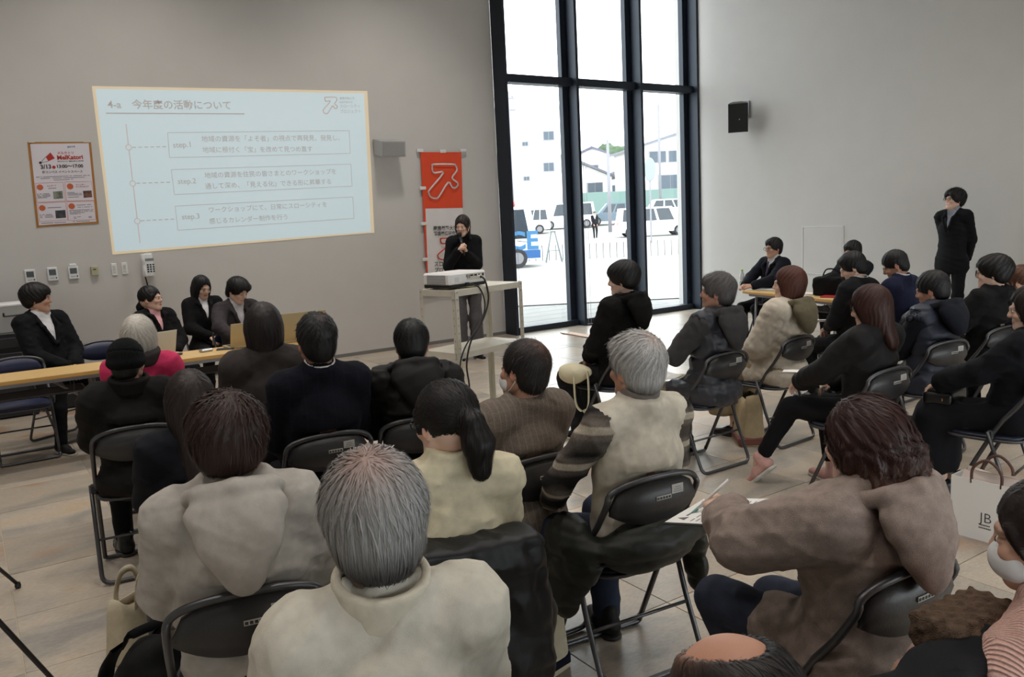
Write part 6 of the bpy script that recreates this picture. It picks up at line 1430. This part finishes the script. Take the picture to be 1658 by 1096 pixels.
# empty chair beside the masked woman with a black coat and a fleece over its back
chair(1.44, .96, 2, 'empty folding chair under the draped black coat at the bottom edge')
lc = tag(empty('coat', (1.44, .96, 0), -.03), 'black coat draped over the empty chair back at the bottom edge', 'coat')
sdf_obj('coat_shell', [rbox((0, -.22, .735), (.21, .030, .12), I3, .03, .04), rbox((0, -.26, .54), (.22, .012, .16), I3, .025, .05), rbox((-.17, -.20, .52), (.05, .06, .20), I3, .03, .05), plane((0, 0, -1), -.25)], .011, cloth((22, 24, 30), .8), lc, folds(61, .008))
fl = tag(empty('fleece_scarf', (1.60, .80, 0), -.1), 'brown fleece lying over the draped black coat', 'scarf')
sdf_obj('fleece', [rbox((0, -.0, .865), (.085, .035, .02), I3, .018, .03), rbox((.02, -.05, .81), (.07, .012, .06), I3, .015, .03)], .006, cloth((96, 78, 64), 1, .3, 60, .9, 300), fl, lambda X, Y, Z: .005 * np.sin(160 * X + 2 * np.sin(90 * Z)) * np.sin(150 * Y + 60 * Z))
# black bag under the glasses wearer's chair
k = PEOPLE['glasses']; fb_ = tag(empty('handbag', pl(k, .33, .05, 0), .4), 'black bag on the floor beside the glasses wearer\'s chair', 'bag')
sdf_obj('bag_body', [rbox((0, 0, .13), (.13, .05, .10), I3, .03), plane((0, 0, -1), 0)], .012, M['leather'], fb_, folds(71, .008)); strap([(-.08, 0, .24), (-.06, 0, .36), (.06, 0, .36), (.08, 0, .24)], .02, M['leather'], 'bag_handle', fb_)
# camera tripod at the left edge
tp = tag(empty('tripod', (-.62, 4.10, 0)), 'black tripod, only two slim legs reaching into the left-hand edge', 'tripod')
for x, y in ((.06, 4.68), (.13, 3.46), (-1.5, 4.0)):
    q = MB(); a_ = Vector((x + .62, y - 4.10, .02)); t_ = Vector((0, 0, 1.25)); q.tube([a_, a_ * .5 + t_ * .5, t_], [.009, .012, .016], 8); lg = q.build('leg', M['black'], tp, True); q = MB(); q.lathe([(.012, 0), (.015, .012), (.012, .03)], 10, (a_.x, a_.y, 0)); q.build('rubber_foot', M['black'], lg)
q = MB(); q.tube([(0, 0, .9), (0, 0, 1.42)], .016, 10); q.build('column', M['black'], tp, True); q = MB(); q.box((0, 0, 1.45), (.09, .12, .05), .01); q.build('tripod_head', M['black'], tp)
# equipment box and plastic container at the left wall
eq = tag(empty('equipment_rack', (.12, 9.72, 0)), 'black equipment case standing against the wall at the left-hand edge', 'case')
q = MB(); q.box((0, 0, .43), (.80, .62, .84), .012); q.build('case_shell', M['black'], eq)
for z in (.30, .45, .60, .75): q = MB(); q.box((0, -.312, z), (.66, .012, .10), .003); q.build('rack_unit', M['darkmetal'], eq)
q = MB(); q.box((.18, -.322, .60), (.03, .006, .02), .002); q.build('blue_lamp', glow('blue_led', (40, 40, 90), (.08, .10, .9)), eq)
for x in (-.12, .08): q = MB(); q.box((x, -.322, .31), (.02, .006, .014), .002); q.build('amber_lamp', glow('amber_led', (90, 80, 40), (.8, .6, .12)), eq)
bx = tag(empty('storage_box', (.30, 9.62, .852), .15), 'clear plastic storage box with white lid on the black equipment case', 'box')
cp = mat('cloudy_plastic', (222, 222, 220), .3, alpha=.55)
q = MB(); q.prism([(-.20, 0), (.20, 0), (.23, .25), (-.23, .25)], -.15, .15, 'y'); q.build('tub', cp, bx)
q = MB(); q.box((0, 0, .265), (.50, .36, .03), .008); q.build('lid', M['white'], bx)
q = MB(); q.box((.08, -.165, .16), (.16, .02, .014), .004); q.box((.0, -.165, .175), (.014, .02, .04), .004); q.build('latch', M['black'], bx)
for i, (c, d, rgb) in enumerate((((-.08, 0, .06), (.12, .16, .10), (196, 176, 120)), ((.07, .02, .05), (.12, .18, .08), (110, 120, 150)))): q = MB(); q.box(c, d, .01); q.build('stored_item', mat('stored_%d' % i, rgb, .7), bx)
q = MB(); q.tube(smooth_path([(.62, 9.4, .93), (.68, 9.35, 1.0), (.80, 9.33, .98), (.86, 9.36, .90)]), .012, 6)
cs = tag(empty('equipment_case', (.78, 9.75, 0)), 'low black case against the wall behind the empty blue chair', 'case'); q = MB(); q.box((0, 0, .35), (.40, .55, .70), .02); q.build('case_shell', M['black'], cs); strap([(-.1, -.2, .70), (-.06, -.22, .80), (.10, -.22, .80), (.14, -.2, .70)], .03, M['blackcloth'], 'case_handle', cs)

# ================================================================== OUTSIDE
DF = Vector((CF.x, CF.y, 0)).normalized(); DR = Vector((DF.y, -DF.x, 0))
def gz(d): return float(np.interp(d, [12, 25, 35, 50, 65, 90, 160, 300], [-.02, .12, .2, .28, 1.0, 2.6, 9, 22]))
def op(u, d, z=None):  # u metres to the right of the view axis, d metres ahead
    p = DF * d + DR * u; return Vector((p.x, p.y, gz(d) if z is None else z))
q = MB(); V = []; F = []; ds = [16, 20, 25, 30, 35, 42, 50, 58, 65, 78, 90, 120]; us = np.linspace(-60, 90, 16)
for d in ds:
    for u in us: V.append(op(u, d))
for j in range(len(ds) - 1):
    for i in range(15): a = j * 16 + i; F.append((a, a + 1, a + 17, a + 16))
q.add(V, F); struct('ground_outside', q, mat('pale_asphalt', (150, 149, 146), .9, noise=.05, scale=.6))
pz = MB(); pz.box((14, YW + .28 + 8, -.06), (44, 16, .08)); plaza = struct('plaza_paving', pz, mat('plaza_stone', (96, 96, 94), .9))
pv0 = None
for i in range(22):  # long paving courses of the square
    for j in range(3):
        if pv0 is None: q = MB(); q.box((0, 0, -.012), (5.98, .485, .024), .004); pv0 = q.build('paver', mat('paver_stone', (128, 128, 126), .85, noise=.05, scale=3), plaza); o = pv0
        else: o = pv0.copy(); COL.objects.link(o)
        o.location = (6.5 + j * 6 + (i % 2) * 1.5, YW + .60 + i * .5, .004)
q = MB(); q.box((12, YW + 3.2, .007), (22, .32, .006)); q.build('tactile_strip', mat('tactile_yellow', (150, 128, 84), .8), plaza)
q = MB(); q.box(((6.7 + XR) / 2, YW + .14, -.01), (XR - 6.7, .26, .02)); struct('trim_2', q, M['frame'])
# railing
fa, fb2 = op(-3.6, 30), op(9.5, 29.2); fn = tag(empty('railing', (0, 0, 0)), 'low thin bar railing along the far side of the paved square', 'fence')
L_ = (fb2 - fa).length; nb = int(L_ / .24); dv = (fb2 - fa) / nb; dark = mat('railing_grey', (60, 60, 64), .6)
q = MB(); q.tube([Vector((0, 0, 0)), Vector((0, 0, .55))], .013, 6); bar = q.build('bar', dark, fn)
for i in range(nb + 1):
    o = bar if i == 0 else bar.copy()
    if i: COL.objects.link(o)
    o.location = fa + dv * i
q = MB(); q.tube([fa + Vector((0, 0, .08)), fb2 + Vector((0, 0, .08))], .010, 6); q.build('rail', mat('rail_pale', (200, 200, 200), .6), fn)
# cars
def car(label, u, d, heading, rgb, L=4.2, H=1.55, W=1.68, van=False, name='car', boxy=False):
    p = op(u, d); c = tag(empty(name, p, heading), label, 'car'); pt = mat('car_paint', rgb, .35); gl = mat('car_glass', (46, 54, 62), .15); ty = mat('tyre', (36, 36, 38), .8); hb = mat('hub', (120, 120, 124), .5)
    q = MB(); prof = [(-L / 2, .35), (-L / 2 + .05, .28), (L / 2 - .08, .28), (L / 2, .42), (L / 2 - .04, .72), (L / 2 - .9, .88), (-L / 2 + .1, .92), (-L / 2, .75)]
    q.prism(prof, -W / 2, W / 2, 'y'); q.build('car_body', pt, c)
    r0, r1, r2, r3 = (-L / 2 + .08, -L / 2 + .22, L / 2 - 1.15 + .0, L / 2 - .78) if van else (-L / 2 + .15, -L / 2 + .6, L * .12, L / 2 - .95)
    if boxy: r2, r3 = L / 2 - .32, L / 2 - .12
    q = MB(); V = [(r0, -W / 2 + .03, .88), (r3, -W / 2 + .03, .88), (r2, -W / 2 + .16, H), (r1, -W / 2 + .16, H)]; V += [(x, -y, z) for x, y, z in V]
    q.add(V, [(0, 1, 2, 3), (4, 7, 6, 5), (0, 3, 7, 4), (1, 5, 6, 2), (2, 6, 7, 3), (0, 4, 5, 1)]); q.build('cabin', pt, c)
    def side(x0, x1, s):
        def e(x, z): t = (z - .88) / (H - .88); return (x, s * (W / 2 - .025 - .13 * t), z)
        a = lambda x, t: (r0 + (r1 - r0) * t) * (1 - x) + (r3 + (r2 - r3) * t) * x
        q = MB(); z0, z1 = .93, H - .09; t0_, t1_ = (z0 - .88) / (H - .88), (z1 - .88) / (H - .88)
        P = [e(a(x0, t0_), z0), e(a(x1, t0_), z0), e(a(x1, t1_), z1), e(a(x0, t1_), z1)]; q.add(P + [(x, y - s * .02, z) for x, y, z in P], [(0, 1, 2, 3), (4, 7, 6, 5), (0, 4, 5, 1), (1, 5, 6, 2), (2, 6, 7, 3), (3, 7, 4, 0)]); q.build('window', gl, c)
    for s in (-1, 1):
        for x0, x1 in ((.06, .34), (.38, .64), (.68, .93)): side(x0, x1, s)
        for x in (-L / 2 + .75, L / 2 - .78):
            q = MB(); q.lathe([(.0, -.09), (.30, -.09), (.31, -.06), (.31, .06), (.30, .09), (0, .09)], 16, mx=Matrix.Translation((x, s * (W / 2 - .06), .31)) @ Matrix.Rotation(PI / 2, 4, 'X')); w_ = q.build('wheel', ty, c); q = MB(); q.lathe([(0, -.1), (.19, -.1), (.19, .1), (0, .1)], 12, mx=Matrix.Translation((x, s * (W / 2 - .06), .31)) @ Matrix.Rotation(PI / 2, 4, 'X')); q.build('hub_cap', hb, w_)
    for s in (-1, 1):
        q = MB(); q.box((L / 2 - .04, s * (W / 2 - .25), .66), (.08, .3, .12), .02); q.build('headlamp', hb, c); q = MB(); q.box((-L / 2 + .02, s * (W / 2 - .14), .78), (.06, .16, .2), .02); q.build('tail_lamp', mat('tail_red', (180, 60, 60), .4), c)
    return c
HD = math.atan2(DR.y, DR.x)
car('silver blue minivan parked beyond the walking person', 8.2, 63, HD + PI, (92, 108, 120), 4.3, 1.62)
car('white minivan parked with front towards the right-hand window frame', 8.75, 49.5, HD, (226, 228, 232), 4.4, 1.72, 1.7, True)
car('white car far behind the white minivan', 13.3, 66, HD, (214, 222, 226), 4.2, 1.6)
tk = car('white light truck parked outside beyond the railing', 1.7, 57, HD + PI, (228, 228, 228), 2.6, 1.7, 1.5, True, 'light_truck')
car('white van cropped by the first window mullion', 4.5, 61, HD + PI, (230, 230, 232), 4.2, 1.85, 1.7, True)
# police minivan by the left jamb
pv = car('white and blue police van with red roof lamp outside the window', -.70, 27.2, HD, (230, 232, 236), 3.6, 1.95, 1.6, True, 'police_van', True)
q = MB(); q.box((0, -.806, .43), (3.5, .02, .26), .004); q.build('blue_side', mat('police_blue', (30, 84, 140), .5), pv)
q = MB(); text_flat(q, 'POLICE', (-.9, .60), (1.70, .60), lambda a, c: (a, -.83, c), .03); q.build('lettering', mat('police_letter', (50, 106, 150), .5), pv)
q = MB(); q.lathe([(.10, 0), (.12, .06), (.09, .2), (.03, .25)], 12, (.9, -.3, 1.95)); q.build('roof_lamp', mat('lamp_red', (130, 24, 26), .4), pv, True)
q = MB(); q.box((.5, -.2, 2.0), (.5, .3, .1), .03); q.build('roof_box', pv.children[0].data.materials[0], pv)
# A-shaped stand in front of the railing
st = tag(empty('a_frame_stand', op(1.6, 28.6), HD), 'pale A shaped folding stand by the railing', 'stand'); sm_ = mat('stand_pale', (110, 118, 120), .6)
for s in (-1, 1):
    for v in (-1, 1): q = MB(); q.tube([(s * .28, v * .22, 0), (s * .06, v * .03, 1.05)], .02, 6); q.build('leg', sm_, st)
q = MB(); q.box((0, 0, 1.06), (.18, .12, .05), .01); q.build('cap', sm_, st); q = MB(); q.tube([(-.2, .1, .4), (.2, .1, .4)], .012, 6); q.build('cross_bar', sm_, st)
# buildings
WL = mat('white_render', (236, 234, 230), .9, noise=.02, scale=.5)
def building(label, u, d, w, dep, h, turn, wins, roof=None, rgb=None, name='house', z=None):
    p = op(u, d) if z is None else op(u, d, z); b_ = tag(empty(name, p, HD + turn), label, 'building'); wm = mat('facade', rgb, .9, noise=.02, scale=.4) if rgb else WL; gm = mat('far_glass', (72, 84, 96), .3)
    q = MB(); q.box((0, dep / 2, h / 2 - 1), (w, dep, h + 2), .03); q.build('wall', wm, b_)
    if roof == 'flat': q = MB(); q.box((0, dep / 2, h + .1), (w + .3, dep + .3, .25), .03); q.build('roof_edge', wm, b_)
    if isinstance(roof, tuple):
        rh, rr = roof; rm = mat('roof_tile', rr, .8); q = MB(); q.prism([(-w / 2 - .6, h - .1), (0, h + rh), (w / 2 + .6, h - .1), (w / 2 + .6, h - .3), (0, h + rh - .25), (-w / 2 - .6, h - .3)], -.6, dep + .6, 'y'); q.build('roof', rm, b_)
        q = MB(); q.prism([(-w / 2, h - .05), (0, h + rh - .2), (w / 2, h - .05)], .0, dep, 'y'); q.build('gable', wm, b_)
    for x, z_, ww, hh in wins:
        q = MB(); q.box((x, -.03, z_), (ww + .16, .10, hh + .16), .01); f_ = q.build('window', mat('sash', (150, 150, 152), .6), b_)
        q = MB(); q.box((x - ww / 4, -.085, z_), (ww / 2 - .04, .02, hh)); q.build('pane', gm, f_); q = MB(); q.box((x + ww / 4, -.085, z_), (ww / 2 - .04, .02, hh)); q.build('pane', gm, f_)
    return b_
building('large white apartment block filling the left-hand pane', -2.2, 74, 14.6, 9, 9.6, -.02, [(1.0, 4.6, 2.2, 2.3), (6.2, 4.5, .9, .7), (6.3, 7.2, .9, .7), (4.2, 6.6, .5, .3), (4.2, 3.6, .5, .3)], 'flat', name='apartment_block')
building('white house with a pale gable roof behind the walking person', 8.0, 88, 7.0, 8, 3.2, .15, [(-.9, 2.0, 1.2, 1.0), (1.6, 1.9, 1.6, 1.3), (-2.2, .1, 1.4, 1.1)], (1.7, (110, 112, 122)))
building('small house with violet grey roof on the hillside', 11.2, 105, 7, 6, 3.2, -.2, [(0, 2.0, 1.4, .9)], (1.6, (100, 98, 116)), z=5.4)
building('small white house among the trees beside the oval road sign', 13.0, 98, 4.4, 6, 2.0, -.3, [(0, 1.2, 1.2, .9)], (1.3, (124, 124, 132)))
building('white two storey house behind the white minivan', 17.3, 80, 9.5, 8, 5.9, .12, [(-2.6, 4.9, 1.6, 1.0), (-.6, 4.9, 1.8, 1.0), (-1.4, 2.3, 2.3, 1.7), (2.4, 2.5, 2.0, 1.8), (-3.2, .0, 1.4, 1.3), (1.6, .0, 2.0, 1.3), (-.3, .0, .9, .7)], (1.4, (120, 122, 132)))
q = MB(); q.box((0, 0, 1.0), (16, .12, 2.2), .02); sf = q.build('site_fence', mat('pale_green_sheet', (110, 134, 128), .8)); sf.location = op(13, 74); sf.rotation_euler = (0, 0, HD); tag(sf, 'pale green sheet fence in front of the houses', 'fence')
# poles, wires, road sign
pm = mat('pole_grey', (134, 134, 140), .8)
def pole(label, u, d, h, arms=True):
    p = op(u, d); o = tag(empty('utility_pole', p, HD), label, 'pole'); q = MB(); q.tube([(0, 0, 0), (0, 0, h)], [.13, .09], 10); q.build('shaft', pm, o, True)
    if arms:
        for z_ in (h - .5, h - 1.3): q = MB(); q.box((-.5, 0, z_), (2.0, .10, .10), .01); q.build('cross_arm', pm, o)
        for x in (-1.3, -.8, -.3, .3): q = MB(); q.lathe([(.04, 0), (.07, .05), (.04, .2)], 8, (x, 0, h - .45)); q.build('insulator', pm, o)
        q = MB(); q.lathe([(.22, 0), (.25, .1), (.25, .6), (.22, .7)], 10, (-.35, 0, h - 2.6)); q.build('transformer', pm, o)
    return o
pole('tall utility pole with cross arms in the left-hand pane', .55, 60, 9.9); pole('pale utility pole in the middle pane', 6.9, 55, 6.0, False); pole('tall grey utility pole in the right-hand pane', 13.1, 70, 9.2, False)
for i, (z0, z1) in enumerate(((11.6, 16.2), (9.0, 9.6))):
    q = MB(); A_, B_ = op(-3, 58, z0), op(18, 62, z1); q.tube([A_ * (1 - t) + B_ * t - Vector((0, 0, 1.0 * t * (1 - t))) for t in np.linspace(0, 1, 14)], .016, 5); tag(q.build('overhead_wire', pm, None), ('upper' if i == 0 else 'lower') + ' overhead wire crossing the sky behind the window', 'wire')
rs = tag(empty('road_sign', op(7.0, 40), HD), 'pale oval mirror sign on a post in the middle pane', 'sign'); q = MB(); q.tube([(0, 0, 0), (0, 0, 3.4)], .04, 8); q.build('post', pm, rs)
q = MB(); q.lathe([(.0, -.02), (.42, -.02), (.45, 0), (.42, .02), (0, .02)], 20, mx=Matrix.Translation((0, -.06, 3.5)) @ Matrix.Rotation(PI / 2, 4, 'X') @ Matrix.Diagonal((.62, 1.25, 1, 1))); q.build('sign_face', mat('sign_pale', (140, 146, 150), .5), rs)
# wooded hill
q = MB(); V = []; F = []; us = np.linspace(-30, 90, 25); ds = np.linspace(105, 190, 9)
for d in ds:
    for u in us: t = (d - 105) / 85; V.append(op(u, d, 4.5 + t * 7.0 * (1 + .25 * math.sin(u * .13) + .2 * math.sin(u * .37)) - (0 if u > 2 else .25 * (2 - u))))
for j in range(8):
    for i in range(24): a = j * 25 + i; F.append((a, a + 1, a + 26, a + 25))
q.add(V, F); struct('hill_1', q, mat('hill_green', (84, 98, 76), .95, noise=.1, scale=.3))
lf = mat('far_leaves', (70, 88, 64), .95, noise=.3, scale=1.5); tk_ = mat('far_trunk', (70, 60, 50), .9)
rt = np.random.default_rng(12); tmeshes = []
for i in range(4):
    r2 = np.random.default_rng(20 + i); ops = [ell(r2.normal(size=3) * A3(.9, .9, .6) + A3(0, 0, 2.6), r2.uniform(.7, 1.4, 3), k=.3) for _ in range(9)]
    V_t, F_t = solid(ops, .22, lambda X, Y, Z: .16 * np.sin(4.5 * X + 2 * np.sin(3 * Z)) * np.sin(4.1 * Y) * np.sin(4.7 * Z)); tmeshes.append((V_t, F_t))
for i, (u, d, s_) in enumerate([(6.4, 128, 1.1), (8.0, 132, 1.2), (9.4, 126, 1.0), (10.8, 134, 1.3), (12.4, 130, 1.2), (14.2, 128, 1.2), (15.8, 120, 1.3), (14.0, 110, 1.0), (16.4, 112, 1.0), (18.4, 108, 1.1), (12.4, 116, .9), (7.4, 120, .9), (22, 130, 1.2), (24, 128, 1.3), (26, 126, 1.2), (28, 124, 1.3)]):
    zz = 4.5 + (d - 105) / 85 * 7.0 if d > 105 else gz(d) + 1; t_ = tag(empty('tree', op(u, d, zz - .4), rt.uniform(0, 6)), 'hazy green tree on the hill behind the houses', 'tree', 'trees on the hill'); t_.scale = (s_,) * 3
    from_arrays('crown', *tmeshes[i % 4], [lf], t_); q = MB(); q.tube([(0, 0, -.5), (0, 0, 2.2)], [.18, .1], 7); q.build('trunk', tk_, t_)
